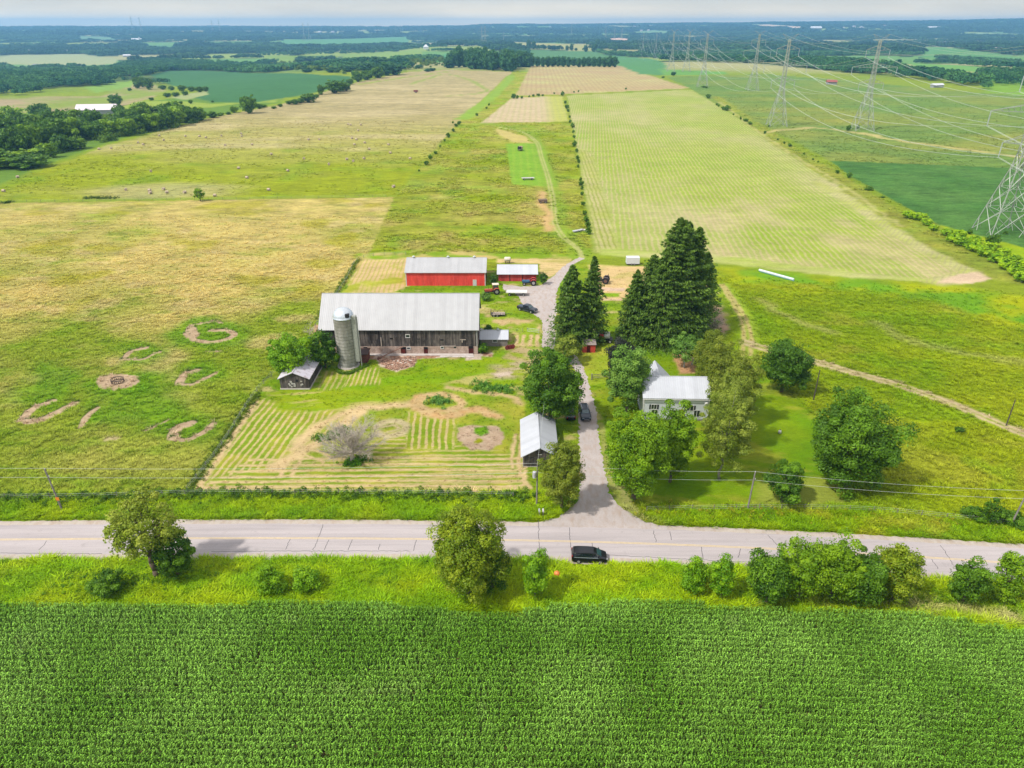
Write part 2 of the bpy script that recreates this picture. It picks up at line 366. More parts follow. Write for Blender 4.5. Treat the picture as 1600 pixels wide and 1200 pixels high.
poly([(940, 388), (1105, 396), (1330, 424), (1470, 440), (1330, 434), (1110, 410), (935, 398)], lambda x, y: bl(col(156, 184, 84), col(200, 190, 140), fbm(x*.4, y*2, 10, 36)), 1.5, 1)
poly([(1290, 268), (1330, 292), (1440, 372), (1555, 430), (1470, 446), (1440, 440), (1500, 424), (1400, 372), (1270, 285)], lambda x, y: bl(col(170, 186, 96), col(202, 190, 148), fbm(x, y, 8, 38)), 2, 1, rows=(.62, 1.6, col(170, 160, 120), .5))
poly([(1462, 442), (1500, 428), (1530, 424), (1562, 432), (1520, 443)], col(216, 190, 160), 1, 1)
stroke([(1120, 152), (1205, 214), (1320, 286), (1440, 366), (1580, 436)], 5.5, lambda x, y: bl(col(128, 160, 72), col(176, 172, 100), fbm(x, y, 7, 39)), 2, 2, tuft=1.)
stroke([(1125, 160), (1200, 216), (1310, 286), (1405, 352)], .9, col(196, 188, 126), 1.2, 2.2, a=.6)
# pylon tracks
stroke([(1200, 206), (1270, 200), (1345, 208), (1420, 222), (1600, 245)], 3, col(196, 184, 120), 3, 5)
# farm yard
poly([(555, 420), (905, 420), (1000, 415), (1110, 415), (1140, 500), (1110, 560), (1000, 780), (900, 800), (820, 772), (300, 772), (405, 610), (505, 490)], cYard, 1, 1, tuft=.5)
poly([(570, 403), (640, 400), (640, 446), (610, 458), (535, 458)], lambda x, y: bl(col(214, 186, 134), col(170, 176, 90), ss(fbm(x, y, 6, 41), .5, .75)), .6, .8, rows=(-.033, 1.35, col(168, 172, 90), .55))
poly([(775, 404), (890, 404), (893, 413), (862, 432), (846, 434), (842, 412), (775, 410)], lambda x, y: bl(col(222, 194, 140), col(190, 180, 100), ss(fbm(x, y, 5, 42), .5, .8)), .6, .8, rows=(1.5, 2.2, col(186, 170, 100), .5))
poly([(920, 414), (1010, 416), (1010, 470), (925, 470)], lambda x, y: bl(col(222, 192, 136), col(196, 180, 110), ss(fbm(x, y, 4, 43), .5, .8)), .6, .8)
poly([(938, 449), (975, 450), (975, 455), (938, 455)], col(216, 186, 160), .4, .4)
poly([(940, 458), (968, 458), (968, 464), (940, 464)], col(134, 172, 60), .5, .4)
stroke([(930, 467), (968, 468)], .8, col(214, 184, 150))
poly([(630, 398), (660, 390), (560, 396), (555, 405), (900, 404), (900, 398), (700, 392)], lambda x, y: bl(col(130, 164, 60), col(200, 180, 110), ss(fbm(x, y, 8, 44), .45, .7)), 1, 1)
# the mown paddock by the road, with windrows
MOW = lambda x, y: bl(col(126, 156, 60), col(176, 174, 96), np.clip((fbm(x, y, 3.5, 45, 3)-.35)*1.8, 0, 1))
poly([(300, 766), (400, 622), (440, 640), (600, 630), (660, 608), (740, 610), (820, 620), (822, 700), (830, 768)], MOW, .5, .5, rows=(0, 2.3, HAY, .0))
poly([(300, 766), (402, 622), (520, 640), (560, 656), (430, 740), (400, 768)], MOW, 1.6, .5, rows=(.085, 1.3, HAY, .8))
poly([(380, 770), (330, 752), (560, 700), (640, 660), (700, 690), (800, 708), (824, 768)], MOW, 1.6, .6, rows=(1.545, 1.45, HAY, .6))
poly([(636, 645), (712, 645), (708, 700), (640, 700)], MOW, 1.5, .6, rows=(-.075, 1.3, HAY, .8))
poly([(420, 612), (500, 600), (620, 586), (700, 570), (810, 540), (830, 560), (800, 610), (680, 606), (560, 640), (440, 645)], lambda x, y: blv(bl(col(114, 162, 34), col(150, 170, 62), np.clip((fbm(x*.4, y*1.6, 5, 46, 4)-.3)*2, 0, 1)), col(214, 190, 130), ss(fbm((x*.97+y*.22)*.25, (y*.97-x*.22)*1.6, 3, 47, 3), .6, .75)*.6), 1, 1.2)
stroke([(560, 645), (500, 690), (430, 730)], 1.4, HAY, .8, .8); stroke([(640, 632), (560, 640), (500, 664), (460, 700)], 1.2, HAY, 1, .8)
stroke([(655, 620), (650, 632), (668, 645), (700, 650), (740, 640), (776, 650)], 1.3, lambda x, y: bl(col(196, 150, 96), HAY, fbm(x, y, 1.5, 48)), .8, .6)
stroke([(700, 605), (740, 612), (790, 618), (812, 630)], .8, col(206, 180, 130), .8, .8)
stroke([(655, 626), (668, 618), (690, 616), (712, 622), (720, 634), (690, 642), (660, 638), (650, 630)], 1.0, lambda x, y: bl(HAY, col(190, 158, 106), fbm(x, y, 1.2, 49)), .6, .5)
stroke([(588, 668), (600, 660), (620, 658), (634, 664), (628, 676), (604, 682), (590, 676)], .9, col(194, 180, 138), .5, .3)
stroke([(598, 668), (616, 664), (622, 670), (606, 675)], .35, col(200, 184, 140), .3, .2)
stroke([(820, 660), (812, 700), (814, 740), (828, 762)], .35, HAY, .3, .3); stroke([(806, 680), (800, 710), (802, 730)], .3, HAY, .3, .3)
for q_ in ([(470, 697), (500, 706), (520, 716)], [(480, 712), (505, 722)], [(455, 742), (475, 710)], [(438, 745), (452, 715)]): stroke(q_, .35, HAY, .3, .3)
for v0 in (717, 726, 735, 744, 752, 760): stroke([(390-(v0-717)*1.7, v0+2), (500, v0), (650, v0-1), (800, v0), (822, v0-8)], .32, HAY, .25, .25)
stroke([(312, 760), (400, 628)], .6, HAY, .5, .4); stroke([(306, 764), (500, 767), (700, 768), (815, 764)], .5, HAY, .4, .3)
poly([(715, 668), (735, 664), (775, 666), (788, 676), (785, 692), (762, 705), (735, 702), (716, 688)], lambda x, y: bl(SOIL, col(178, 150, 126), fbm(x, y, .8, 51)), .3, .4, rows=(0, 1, SOIL, 0))
poly([(741, 668), (760, 666), (764, 676), (752, 682), (742, 678)], LUSH, .3, .2, tuft=1)
stroke([(745, 690), (750, 688)], .5, OLV)
# below the silo: raked hay, lawn by the barn, worn earth
poly([(535, 578), (590, 574), (595, 600), (520, 604)], MOW, 1, .6, rows=(0.0, 1.0, HAY, .7))
poly([(505, 580), (540, 580), (535, 608), (495, 610)], MOW, 1, .6, rows=(0.0, 1.3, HAY, .5))
poly([(770, 572), (830, 556), (836, 580), (800, 592), (768, 590)], lambda x, y: bl(col(186, 172, 132), col(158, 168, 88), ss(fbm(x, y*2, 3, 52), .4, .7)), 1.5, 1)
poly([(768, 584), (800, 580), (800, 587), (776, 589)], col(212, 192, 172), .4, .5)
poly([(755, 490), (845, 500), (845, 545), (790, 548), (756, 520)], lambda x, y: bl(col(146, 172, 72), col(208, 180, 130), ss(fbm(x, y, 4, 53), .46, .72)), 1, 1)
for u0 in (806, 816, 828, 838): stroke([(u0+2, 524), (u0, 540)], .45, HAY, .3, .3)
poly([(566, 560), (590, 554), (700, 552), (770, 551), (770, 557), (700, 558), (652, 561), (648, 572), (620, 581), (596, 574), (588, 562)], lambda x, y: bl(col(216, 194, 176), col(178, 136, 112), ss(fbm(x, y, 1.2, 54, 3), .42, .62)), .3, .4)
poly([(610, 563), (650, 558), (640, 567), (614, 570)], col(226, 214, 206), .3, .4)
poly([(724, 553), (752, 552), (752, 561), (728, 563)], col(214, 196, 180), .3, .4)
poly([(490, 508), (506, 508), (504, 530), (488, 526)], col(196, 160, 128), .4, .5)
poly([(800, 540), (845, 545), (872, 560), (850, 575), (790, 560)], lambda x, y: bl(col(150, 170, 78), col(190, 170, 124), ss(fbm(x, y, 3, 55), .4, .65)), 1, 1)
# worn path beyond the farm and the mown strip in the lane field
poly([(790, 225), (846, 222), (872, 292), (800, 288)], lambda x, y: bl(col(120, 170, 66), col(132, 178, 76), fbm(x, y, 8, 57)), 1, .8, rows=(0, 4, col(146, 180, 84), .5))
stroke([(755, 193), (800, 200), (832, 212), (848, 240), (860, 280), (868, 320), (872, 352), (900, 390), (910, 404)], 4., col(134, 166, 74), 2.5, 2, a=.7)
for o in (-4, 4): stroke([(776+o*.3, 198), (815+o*.3, 206), (838+o*.5, 222), (846+o*.5, 245), (857+o*.6, 280), (864+o*.7, 315), (867+o*.8, 348), (880+o*.8, 370), (902+o*.6, 388), (910+o*.5, 404)], .4, col(184, 184, 116), .5, .3)
stroke([(846, 300), (852, 330), (855, 360)], 2, col(206, 172, 116), 2, 2)
poly([(775, 200), (822, 214), (832, 224), (800, 222), (780, 212)], col(200, 184, 110), 2, 2)
# track right of the spruces and the lane to the east
stroke([(1128, 445), (1150, 475), (1168, 505), (1172, 530), (1170, 560), (1180, 600), (1195, 630)], 2.2, col(144, 172, 74), 1, .6)
for o in (-6, 6): stroke([(1128+o*.4, 445), (1145+o*.5, 470), (1162+o*.7, 500), (1168+o, 530), (1166+o, 555)], .55, col(190, 176, 110), .4, .3)
stroke([(1165, 535), (1200, 548), (1270, 566), (1340, 585), (1420, 607), (1500, 636), (1600, 678), (1750, 735)], 1.7, lambda x, y: bl(col(176, 166, 110), col(140, 158, 70), ss(fbm(x, y, 3, 61), .4, .7)), .5, .4)
for o in (-3, 3): stroke([(1165, 535+o), (1200, 546+o), (1270, 564+o), (1340, 584+o), (1420, 607+o), (1500, 636+o), (1600, 678+o), (1750, 735+o)], .4, col(204, 184, 146), .3, .3)
stroke([(1190, 470), (1240, 500), (1300, 520)], 1.5, col(190, 180, 116), 1.8, 3, a=.45); stroke([(1380, 508), (1450, 540), (1600, 570)], 1.4, col(186, 182, 116), 1.8, 3, a=.4)
poly([(1095, 480), (1125, 478), (1140, 515), (1120, 530), (1100, 520)], lambda x, y: bl(col(170, 150, 128), col(196, 160, 130), fbm(x, y, 2, 62)), .8, .8)
# lawn of the house
poly([(918, 590), (960, 560), (1040, 540), (1110, 560), (1180, 580), (1250, 620), (1290, 680), (1360, 760), (1330, 790), (1200, 800), (1020, 800), (985, 790), (960, 740), (938, 650)], cLawn, .8, .8)
poly([(1180, 745), (1290, 750), (1330, 790), (1180, 792)], col(152, 166, 90), 1.5, 1)
poly([(1050, 552), (1080, 552), (1090, 582), (1062, 585)], col(206, 160, 116), .6, .6)
poly([(900, 540), (955, 545), (955, 600), (915, 600)], lambda x, y: bl(col(140, 174, 62), col(180, 176, 100), fbm(x, y, 4, 63)), .8, .6)
# verges either side of the road, ditch weeds
poly([(-420, 780), (0, 776), (290, 770), (830, 772), (905, 770), (900, 790), (880, 808), (850, 816), (600, 811), (300, 811), (0, 815), (-420, 820)], cVerge, .5, .5, tuft=1.2)
poly([(968, 792), (1020, 796), (1330, 790), (1600, 812), (2000, 850), (2000, 910), (1600, 848), (1200, 828), (1048, 822), (1000, 812)], lambda x, y: blv(cVerge(x, y), col(188, 178, 56), ss(fbm(x, y*1.5, 5, 64, 3), .54, .7)*.5*ss(x, 38, 52)), .5, .5, tuft=1.2)
poly([(968, 792), (948, 752), (940, 700), (933, 660), (943, 660), (952, 720), (990, 786), (1005, 806), (1050, 822), (1000, 812)], lambda x, y: bl(col(176, 168, 110), col(140, 164, 70), fbm(x, y, 1.5, 65)), .3, .3)
poly([(-420, 868), (0, 872), (500, 872), (760, 874), (1000, 878), (1200, 888), (1400, 900), (1600, 912), (2100, 970), (2100, 1300), (-500, 1300), (-500, 930)], cVerge, .5, .4, tuft=1.2)
poly([(1180, 945), (1300, 945), (1480, 958), (1600, 980), (1600, 960), (1450, 935), (1330, 940)], lambda x, y: bl(col(180, 172, 120), col(150, 168, 70), fbm(x, y, 1.5, 66)), .6, .5)
poly([(-700, 960), (1200, 965), (1500, 985), (1620, 1005), (1900, 1050), (2000, 1400), (-800, 1400)], col(104, 96, 60), .5, .4)
# pink-tan horseshoe patches in the left meadow, each ringed by greener grass
def ring(u, v, w, h): OPS.append(dict(t='p', p=pts(*[(u+w*math.cos(t)*1.0, v+h*math.sin(t)) for t in np.linspace(0, 6.28, 16)[:-1]]), c=lambda x, y: bl(col(90, 148, 38), col(130, 166, 58), fbm(x, y, 2.5, 71)), soft=3, jit=3.5, a=.9, tuft=.6))
for q in ((325, 522, 62, 26), (222, 550, 40, 16), (308, 582, 44, 20), (300, 668, 48, 24), (72, 605, 46, 40), (160, 645, 34, 24), (235, 640, 60, 40), (215, 600, 40, 22), (180, 600, 50, 18)): ring(*q)
SO = lambda x, y: bl(col(204, 178, 150), col(176, 152, 120), fbm(x, y, .9, 72))
def arc(uv, w): w *= .9; stroke(uv, w+.12, col(62, 92, 34), .12, .18); stroke([(a, b+.9) for a, b in uv], w, SO, .15, .2)
arc([(292, 518), (300, 508), (335, 502), (345, 504)], .55); arc([(292, 520), (302, 530), (330, 534), (355, 529), (366, 521), (352, 516), (330, 516)], 1.0); arc([(300, 512), (305, 524)], 1.1)
arc([(228, 543), (206, 548), (192, 560)], .8); arc([(192, 561), (220, 561), (240, 553), (250, 549)], .5)
arc([(308, 578), (290, 584), (280, 598)], 1.1); arc([(281, 599), (300, 600), (322, 590), (336, 583)], .6)
arc([(82, 626), (52, 638), (34, 656)], 1.0); arc([(34, 657), (60, 657), (90, 643), (116, 630)], 1.05)
arc([(152, 637), (136, 650), (127, 666)], .75); arc([(298, 661), (278, 668), (270, 682)], 1.25); arc([(270, 684), (292, 687), (312, 678), (325, 670), (333, 662)], .75)
arc([(228, 672), (250, 662), (262, 655)], .3); arc([(322, 549), (348, 548)], .3); stroke([(168, 686), (182, 685)], .7, col(190, 176, 130), .3, .3)
poly([(150, 598), (156, 588), (185, 584), (212, 587), (219, 596), (208, 604), (180, 610), (157, 608)], SO, .2, .3)
# ground beyond the left edge and the far country
poly([(-500, 300), (0, 288), (60, 262), (165, 224), (330, 180), (440, 160), (440, 140), (300, 150), (185, 165), (0, 180), (-500, 200)], col(104, 142, 66), 3, 3)
poly([(180, 160), (230, 158), (330, 162), (430, 160), (445, 152), (330, 168), (190, 180)], col(150, 172, 92), 4, 4)
poly([(-300, 150), (0, 152), (160, 150), (190, 128), (230, 130), (262, 140), (240, 152), (180, 168), (0, 175), (-300, 180)], lambda x, y: bl(col(176, 158, 120), col(140, 160, 88), ss(fbm(x, y, 70, 74), .4, .65)), 5, 6)
poly([(130, 136), (190, 128), (210, 126), (205, 136), (150, 145)], col(132, 172, 90), 5, 5)
poly([(236, 117), (262, 111), (300, 110), (400, 114), (500, 117), (548, 119), (552, 127), (520, 138), (460, 151), (400, 160), (330, 160), (300, 152), (322, 146), (318, 140), (252, 128)], lambda x, y: bl(col(62, 116, 66), col(72, 128, 74), fbm(x, y, 60, 75)), 4, 3)
poly([(262, 152), (322, 142), (325, 148), (290, 156)], col(164, 174, 116), 3, 3)
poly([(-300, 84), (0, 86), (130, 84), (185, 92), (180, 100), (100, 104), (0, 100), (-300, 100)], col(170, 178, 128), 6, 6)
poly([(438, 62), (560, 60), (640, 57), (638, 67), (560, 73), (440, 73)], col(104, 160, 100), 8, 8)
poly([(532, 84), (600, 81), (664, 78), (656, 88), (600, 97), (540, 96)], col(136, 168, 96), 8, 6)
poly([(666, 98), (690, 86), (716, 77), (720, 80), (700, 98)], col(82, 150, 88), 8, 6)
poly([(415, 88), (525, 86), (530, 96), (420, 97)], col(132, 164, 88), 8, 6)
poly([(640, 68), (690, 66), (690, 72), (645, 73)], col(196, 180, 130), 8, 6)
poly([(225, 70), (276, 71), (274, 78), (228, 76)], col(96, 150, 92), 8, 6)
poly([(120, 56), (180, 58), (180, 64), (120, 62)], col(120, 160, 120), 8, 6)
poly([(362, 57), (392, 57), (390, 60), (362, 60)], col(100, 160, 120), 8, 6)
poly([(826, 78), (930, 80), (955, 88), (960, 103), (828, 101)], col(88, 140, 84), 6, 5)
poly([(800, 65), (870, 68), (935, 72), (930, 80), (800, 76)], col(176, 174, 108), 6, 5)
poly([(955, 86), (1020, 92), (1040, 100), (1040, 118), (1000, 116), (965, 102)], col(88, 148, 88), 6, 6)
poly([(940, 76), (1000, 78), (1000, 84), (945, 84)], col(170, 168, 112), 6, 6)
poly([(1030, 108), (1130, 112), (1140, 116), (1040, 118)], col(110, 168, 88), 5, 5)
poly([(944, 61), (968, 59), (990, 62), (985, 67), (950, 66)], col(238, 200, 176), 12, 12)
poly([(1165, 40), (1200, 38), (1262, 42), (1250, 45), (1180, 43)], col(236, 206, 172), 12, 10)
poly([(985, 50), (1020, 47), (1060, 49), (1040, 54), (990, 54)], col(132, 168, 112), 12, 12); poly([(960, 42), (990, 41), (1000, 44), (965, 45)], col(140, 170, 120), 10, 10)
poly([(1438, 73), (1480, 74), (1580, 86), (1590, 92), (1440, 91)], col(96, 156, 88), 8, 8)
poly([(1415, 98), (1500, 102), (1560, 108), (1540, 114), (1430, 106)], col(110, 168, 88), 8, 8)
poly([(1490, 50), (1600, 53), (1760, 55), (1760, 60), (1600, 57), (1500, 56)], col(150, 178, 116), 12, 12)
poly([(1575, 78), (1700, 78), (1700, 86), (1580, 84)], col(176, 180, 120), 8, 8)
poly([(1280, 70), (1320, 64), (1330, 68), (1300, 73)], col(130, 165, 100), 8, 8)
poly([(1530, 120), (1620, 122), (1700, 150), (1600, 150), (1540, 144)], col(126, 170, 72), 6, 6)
NFAR = [i for i, o in enumerate(OPS) if o['p'][:, 1].max() > 1500]
def forest_far(x, y):
    d = np.hypot(x, y)
    g = vnoise(x+.3*y, y-.3*x, 520, 81); g2 = fbm(x, y, 900, 82, 2); th = .40+.1*ss(d, 6000, 9000)
    cx = np.floor((x+.15*y)/380).astype(np.int64); cy = np.floor((y-.15*x)/560).astype(np.int64)
    hsh = (((cx*73856093) ^ (cy*19349663)) & 0xffff)/65535.
    field = (hsh < .54) & (g2 < .75)
    edge = np.minimum(np.abs(((x+.15*y)/380) % 1-.5), np.abs(((y-.15*x)/560) % 1-.5))
    field &= (np.abs(((x+.15*y)/380) % 1-.5) < .45) & (np.abs(((y-.15*x)/560) % 1-.5) < .45)
    return ~field, hsh
def cover(x, y):
    n = len(x); d = np.hypot(x, y)
    f = fbm(x, y, 40, 1, 3)
    C = bl(col(124, 156, 60), col(150, 164, 72), f)
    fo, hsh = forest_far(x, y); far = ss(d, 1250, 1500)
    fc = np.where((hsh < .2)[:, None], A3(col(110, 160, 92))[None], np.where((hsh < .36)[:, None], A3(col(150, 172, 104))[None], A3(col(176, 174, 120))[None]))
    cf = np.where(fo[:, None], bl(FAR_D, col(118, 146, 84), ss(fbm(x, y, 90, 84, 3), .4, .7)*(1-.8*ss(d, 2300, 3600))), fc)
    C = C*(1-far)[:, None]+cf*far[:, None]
    C2 = C.copy(); RC = x*1.; RA = np.zeros(n); TU = np.full(n, .5); FO = (far > .5) & fo
    for op in OPS:
        m, k = shape(op, x, y)
        if len(k) == 0: continue
        mm = m[k]*op.get('a', 1.); q = k[mm > .001]; mm = mm[mm > .001]
        if len(q) == 0: continue
        c = op['c']; c = c(x[q], y[q]) if callable(c) else np.tile(A3(c), (len(q), 1))
        C[q] = C[q]*(1-mm)[:, None]+c*mm[:, None]
        if 'rows' in op:
            ang, per, c2, am = op['rows']; w = mm > .3; qq = q[w]
            RC[qq] = (x[qq]*math.cos(ang)-y[qq]*math.sin(ang))/per; C2[qq] = A3(c2); RA[q] = RA[q]*(1-mm)+am*mm
        else: RA[q] *= (1-mm)
        TU[q] = TU[q]*(1-mm)+op.get('tuft', .25)*mm; FO[q] &= mm < .5
    return C, C2, RC, RA, TU, FO
# ------------------------------------------------------------------ ground sheet
QUICK = False
def make_ground():
    nr, nc = (1000, 1350)
    vv = np.concatenate([np.linspace(1330, 62, 880), np.linspace(61, 36, 120)])
    ang = PITCH+np.arctan((vv-600)/F)
    dist = np.where(ang > .0, H/np.tan(np.maximum(ang, 1e-4)), 1e9)
    d0 = dist[dist < 3400]; far = np.geomspace(d0[-1]*1.004, 15800, nr-len(d0)); dist = np.concatenate([d0, far])
    s = np.linspace(-1, 1, nc); lat = .98*s                        # a fan a third wider than the view
    Y = np.repeat(dist[:, None], nc, 1); dep = (Y*CP+H*SP); X = lat[None]*dep
    x = X.ravel(); y = Y.ravel(); z = terr(x, y)
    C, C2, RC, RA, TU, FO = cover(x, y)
    i = np.arange(nr*nc).reshape(nr, nc); Fq = np.stack([i[:-1, :-1], i[:-1, 1:], i[1:, 1:], i[1:, :-1]], -1).reshape(-1, 4)
    one = np.ones((len(x), 1))
    k = NT('ground_cover', .95, .08)
    c1 = k.attr('cover').outputs['Color']; c2 = k.attr('cover_rows').outputs['Color']; rc = k.attr('row_coord').outputs['Fac']; ra = k.attr('row_amp').outputs['Fac']; tu = k.attr('tuft').outputs['Fac']
    gp = k.n('ShaderNodeNewGeometry').outputs['Position']
    wob = k.math('MULTIPLY', k.math('SUBTRACT', k.noise(.12, 4, gp), .5), 1.1)
    st = k.math('SINE', k.math('MULTIPLY', k.math('ADD', rc, wob), 2*math.pi))
    brk = k.rng(k.noise(.8, 5, gp, .7), .35, .65, -.6, .5)
    sm = k.rng(k.math('ADD', st, brk), -.15, .75)
    cc = k.mix(k.math('MULTIPLY', sm, ra), c1, c2)
    mp = k.n('ShaderNodeMapping'); mp.inputs['Rotation'].default_value = (0, 0, .3); mp.inputs['Scale'].default_value = (1., 2.2, 1); k.l(gp, mp.inputs[0])
    a = k.rng(k.noise(.9, 5, mp.outputs[0], .75), .3, .7, -.5, .5); b = k.rng(k.noise(4.5, 4, gp, .7), .3, .7, -.5, .5); c = k.math('ADD', k.rng(k.noise(.16, 5, mp.outputs[0], .7), .3, .7, -.5, .5), k.rng(k.noise(.045, 6, mp.outputs[0], .75), .3, .7, -.55, .55))
    amp = k.math('ADD', k.math('MULTIPLY', tu, .5), .2)
    tot = k.math('ADD', 1., k.math('MULTIPLY', amp, k.math('ADD', k.math('ADD', a, k.math('MULTIPLY', b, .9)), k.math('MULTIPLY', c, .85))))
    cm = k.n('ShaderNodeCombineColor'); k.l(tot, cm.inputs[0]); k.l(tot, cm.inputs[1]); k.l(k.math('MULTIPLY', tot, k.rng(a, -.5, .5, .9, 1.05)), cm.inputs[2])
    cc = k.mix(1., cc, cm.outputs[0], 'MULTIPLY')
    bn = k.n('ShaderNodeBump'); k.l(k.math('MULTIPLY', k.math('ADD', k.math('MULTIPLY', a, .7), k.math('MULTIPLY', b, .4)), k.math('ADD', tu, .15)), bn.inputs['Height']); bn.inputs['Distance'].default_value = .35; bn.inputs['Strength'].default_value = .8
    k.l(bn.outputs[0], k.b.inputs['Normal']); k.out(cc)
    me = np_mesh('ground', np.stack([x, y, z], 1), Fq, dict(cover=('FLOAT_COLOR', np.hstack([C, one])), cover_rows=('FLOAT_COLOR', np.hstack([C2, one])), row_coord=('FLOAT', RC), row_amp=('FLOAT', RA), tuft=('FLOAT', TU)), k.m, True)
    tag(link(bpy.data.objects.new('ground', me)), None, None, kind='structure')
    # the land to the sides and behind, out of the picture
    k2 = plain('far_grass', col(120, 150, 66), .95, var=.25, scale=.02)
    g = 60; xs = np.linspace(-17000, 17000, g); ys = np.linspace(-2000, 17000, g); gx, gy = np.meshgrid(xs, ys)
    zz = terr(gx.ravel(), gy.ravel())-42; i = np.arange(g*g).reshape(g, g); Fq = np.stack([i[:-1, :-1], i[:-1, 1:], i[1:, 1:], i[1:, :-1]], -1).reshape(-1, 4)
    me = np_mesh('terrain', np.stack([gx.ravel(), gy.ravel(), zz], 1), Fq, None, k2, True)
    tag(link(bpy.data.objects.new('terrain', me)), None, None, kind='structure')
make_ground()
def drape_poly(name, P2, z, mat, jit=.12, step=.6, kind='structure'):
    q = []
    for i in range(len(P2)):
        a, b = P2[i], P2[(i+1) % len(P2)]; n = max(1, int(np.hypot(*(b-a))/step))
        for j in range(n):
            p = a+(b-a)*j/n; q.append((p[0]+random.gauss(0, jit), p[1]+random.gauss(0, jit)))
    bm = bmesh.new(); vs = [bm.verts.new((a, b, z)) for a, b in q]
    es = [bm.edges.new((vs[i], vs[(i+1) % len(vs)])) for i in range(len(vs))]
    bmesh.ops.triangle_fill(bm, use_beauty=True, edges=es)
    for f in bm.faces:
        if f.normal.z < 0: f.normal_flip()
    me = bpy.data.meshes.new(name); bm.to_mesh(me); bm.free(); me.materials.append(mat)
    o = link(bpy.data.objects.new(name, me)); return tag(o, None, None, kind=kind)
def gravel(name, c, edge=None):
    k = NT(name, .95, .15); v = k.coord()
    a = k.rng(k.noise(.35, 5, v), .3, .7); b = k.rng(k.noise(6, 4, v, .8), .3, .7, .8, 1.15); d = k.rng(k.noise(1.2, 5, k.coord(scale=(1, .35, 1))), .45, .7)
    cc = k.mix(a, c, tuple(q*.86 for q in c)); cc = k.mix(k.math('MULTIPLY', d, .5), cc, col(176, 150, 128))
    cm = k.n('ShaderNodeCombineColor'); [k.l(b, cm.inputs[i]) for i in range(3)]
    k.bump(b, .4, .04); return k.out(k.mix(1., cc, cm.outputs[0], 'MULTIPLY'))

cl = pts((-260, 846), (0, 843), (300, 841), (500, 841), (700, 842.5), (850, 845), (1000, 849), (1200, 857), (1400, 868), (1600, 881), (1800, 896))
cl = np.vstack([cl[:1]+(cl[0]-cl[1])*1.0, cl, cl[-1:]+(cl[-1]-cl[-2])*1.5])
cl = smooth(cl, n=14)
def offs(q, o):
    t = np.gradient(q, axis=0); t /= np.linalg.norm(t, axis=1)[:, None]; return q+np.stack([-t[:, 1], t[:, 0]], 1)*(o if np.isscalar(o) else np.asarray(o)[:, None])
def strip(name, q, o0, o1, z, mat, parent=None, jit=0, kind='structure'):
    a = offs(q, o0); b = offs(q, o1)
    if jit: a = a+RNG.normal(0, jit, a.shape); b = b+RNG.normal(0, jit, b.shape)
    n = len(q); V = np.vstack([np.c_[a, np.full(n, z)], np.c_[b, np.full(n, z)]]); i = np.arange(n-1)
    me = np_mesh(name, V, np.stack([i, i+1, i+1+n, i+n], 1)[:, ::1], None, mat); o = link(bpy.data.objects.new(name, me))
    if parent: o.parent = parent
    elif kind: o['kind'] = kind
    return o
def resamp(q, step):
    d = np.r_[0, np.cumsum(np.hypot(*np.diff(q, axis=0).T))]; t = np.arange(0, d[-1], step); return np.stack([np.interp(t, d, q[:, 0]), np.interp(t, d, q[:, 1])], 1)
cr_ = resamp(cl, .7)
strip('road_shoulder', cr_, -4.9, 4.5, .008, gravel('shoulder_gravel', col(208, 196, 184)), jit=.09)
k = NT('asphalt', .9, .2); v = k.coord(); sx = k.n('ShaderNodeSeparateXYZ'); k.l(v, sx.inputs[0])
a1 = k.rng(k.noise(.3, 6, k.coord(scale=(.12, 2.4, 1)), .65), .3, .7); a2 = k.rng(k.noise(9, 3, v), .3, .7, .9, 1.08); a3 = k.rng(k.noise(.7, 6, v), .6, .75)
cc = k.mix(a1, col(206, 196, 195), col(176, 168, 168)); cc = k.mix(k.math('MULTIPLY', a3, .4), cc, col(160, 152, 150)); cm = k.n('ShaderNodeCombineColor'); [k.l(a2, cm.inputs[i]) for i in range(3)]
M_asph = k.out(k.mix(1., cc, cm.outputs[0], 'MULTIPLY'))
road = strip('road', cr_, -3.45, 3.45, .014, M_asph, jit=.05)
M_yel = plain('worn_yellow_paint', col(226, 200, 150), .8, var=.14, scale=2)
strip('road_marking', cr_, -.2, -.08, .019, M_yel, jit=.008); strip('road_marking', cr_, .04, .16, .019, M_yel, jit=.008)
M_tar = plain('crack_tar', col(92, 88, 92), .9)
def crack(uv, w=.04):
    q = resamp(smooth(pts(*uv)), .35); q = q+RNG.normal(0, .05, q.shape); strip('road_crack', q, -w, w, .018, M_tar, kind='structure')
for uv in ([(841, 812), (842, 840), (843, 864)], [(890, 824), (892, 862)], [(925, 848), (926, 858)], [(74, 845), (60, 861)], [(454, 842), (445, 860)], [(505, 820), (496, 846), (488, 860)], [(514, 843), (506, 860)], [(550, 843), (543, 860)], [(594, 850), (590, 862)], [(650, 844), (646, 861)],
           [(1021, 829), (1025, 848)], [(1047, 830), (1050, 846)], [(1095, 855), (1099, 873)], [(1157, 858), (1154, 872)], [(1200, 836), (1216, 854)], [(1277, 840), (1286, 853)], [(1470, 852), (1492, 886)], [(1455, 873), (1466, 890)], [(0, 864), (60, 865), (160, 865)], [(330, 862), (480, 861), (640, 861)], [(930, 866), (1060, 873), (1200, 880)]): crack(uv)
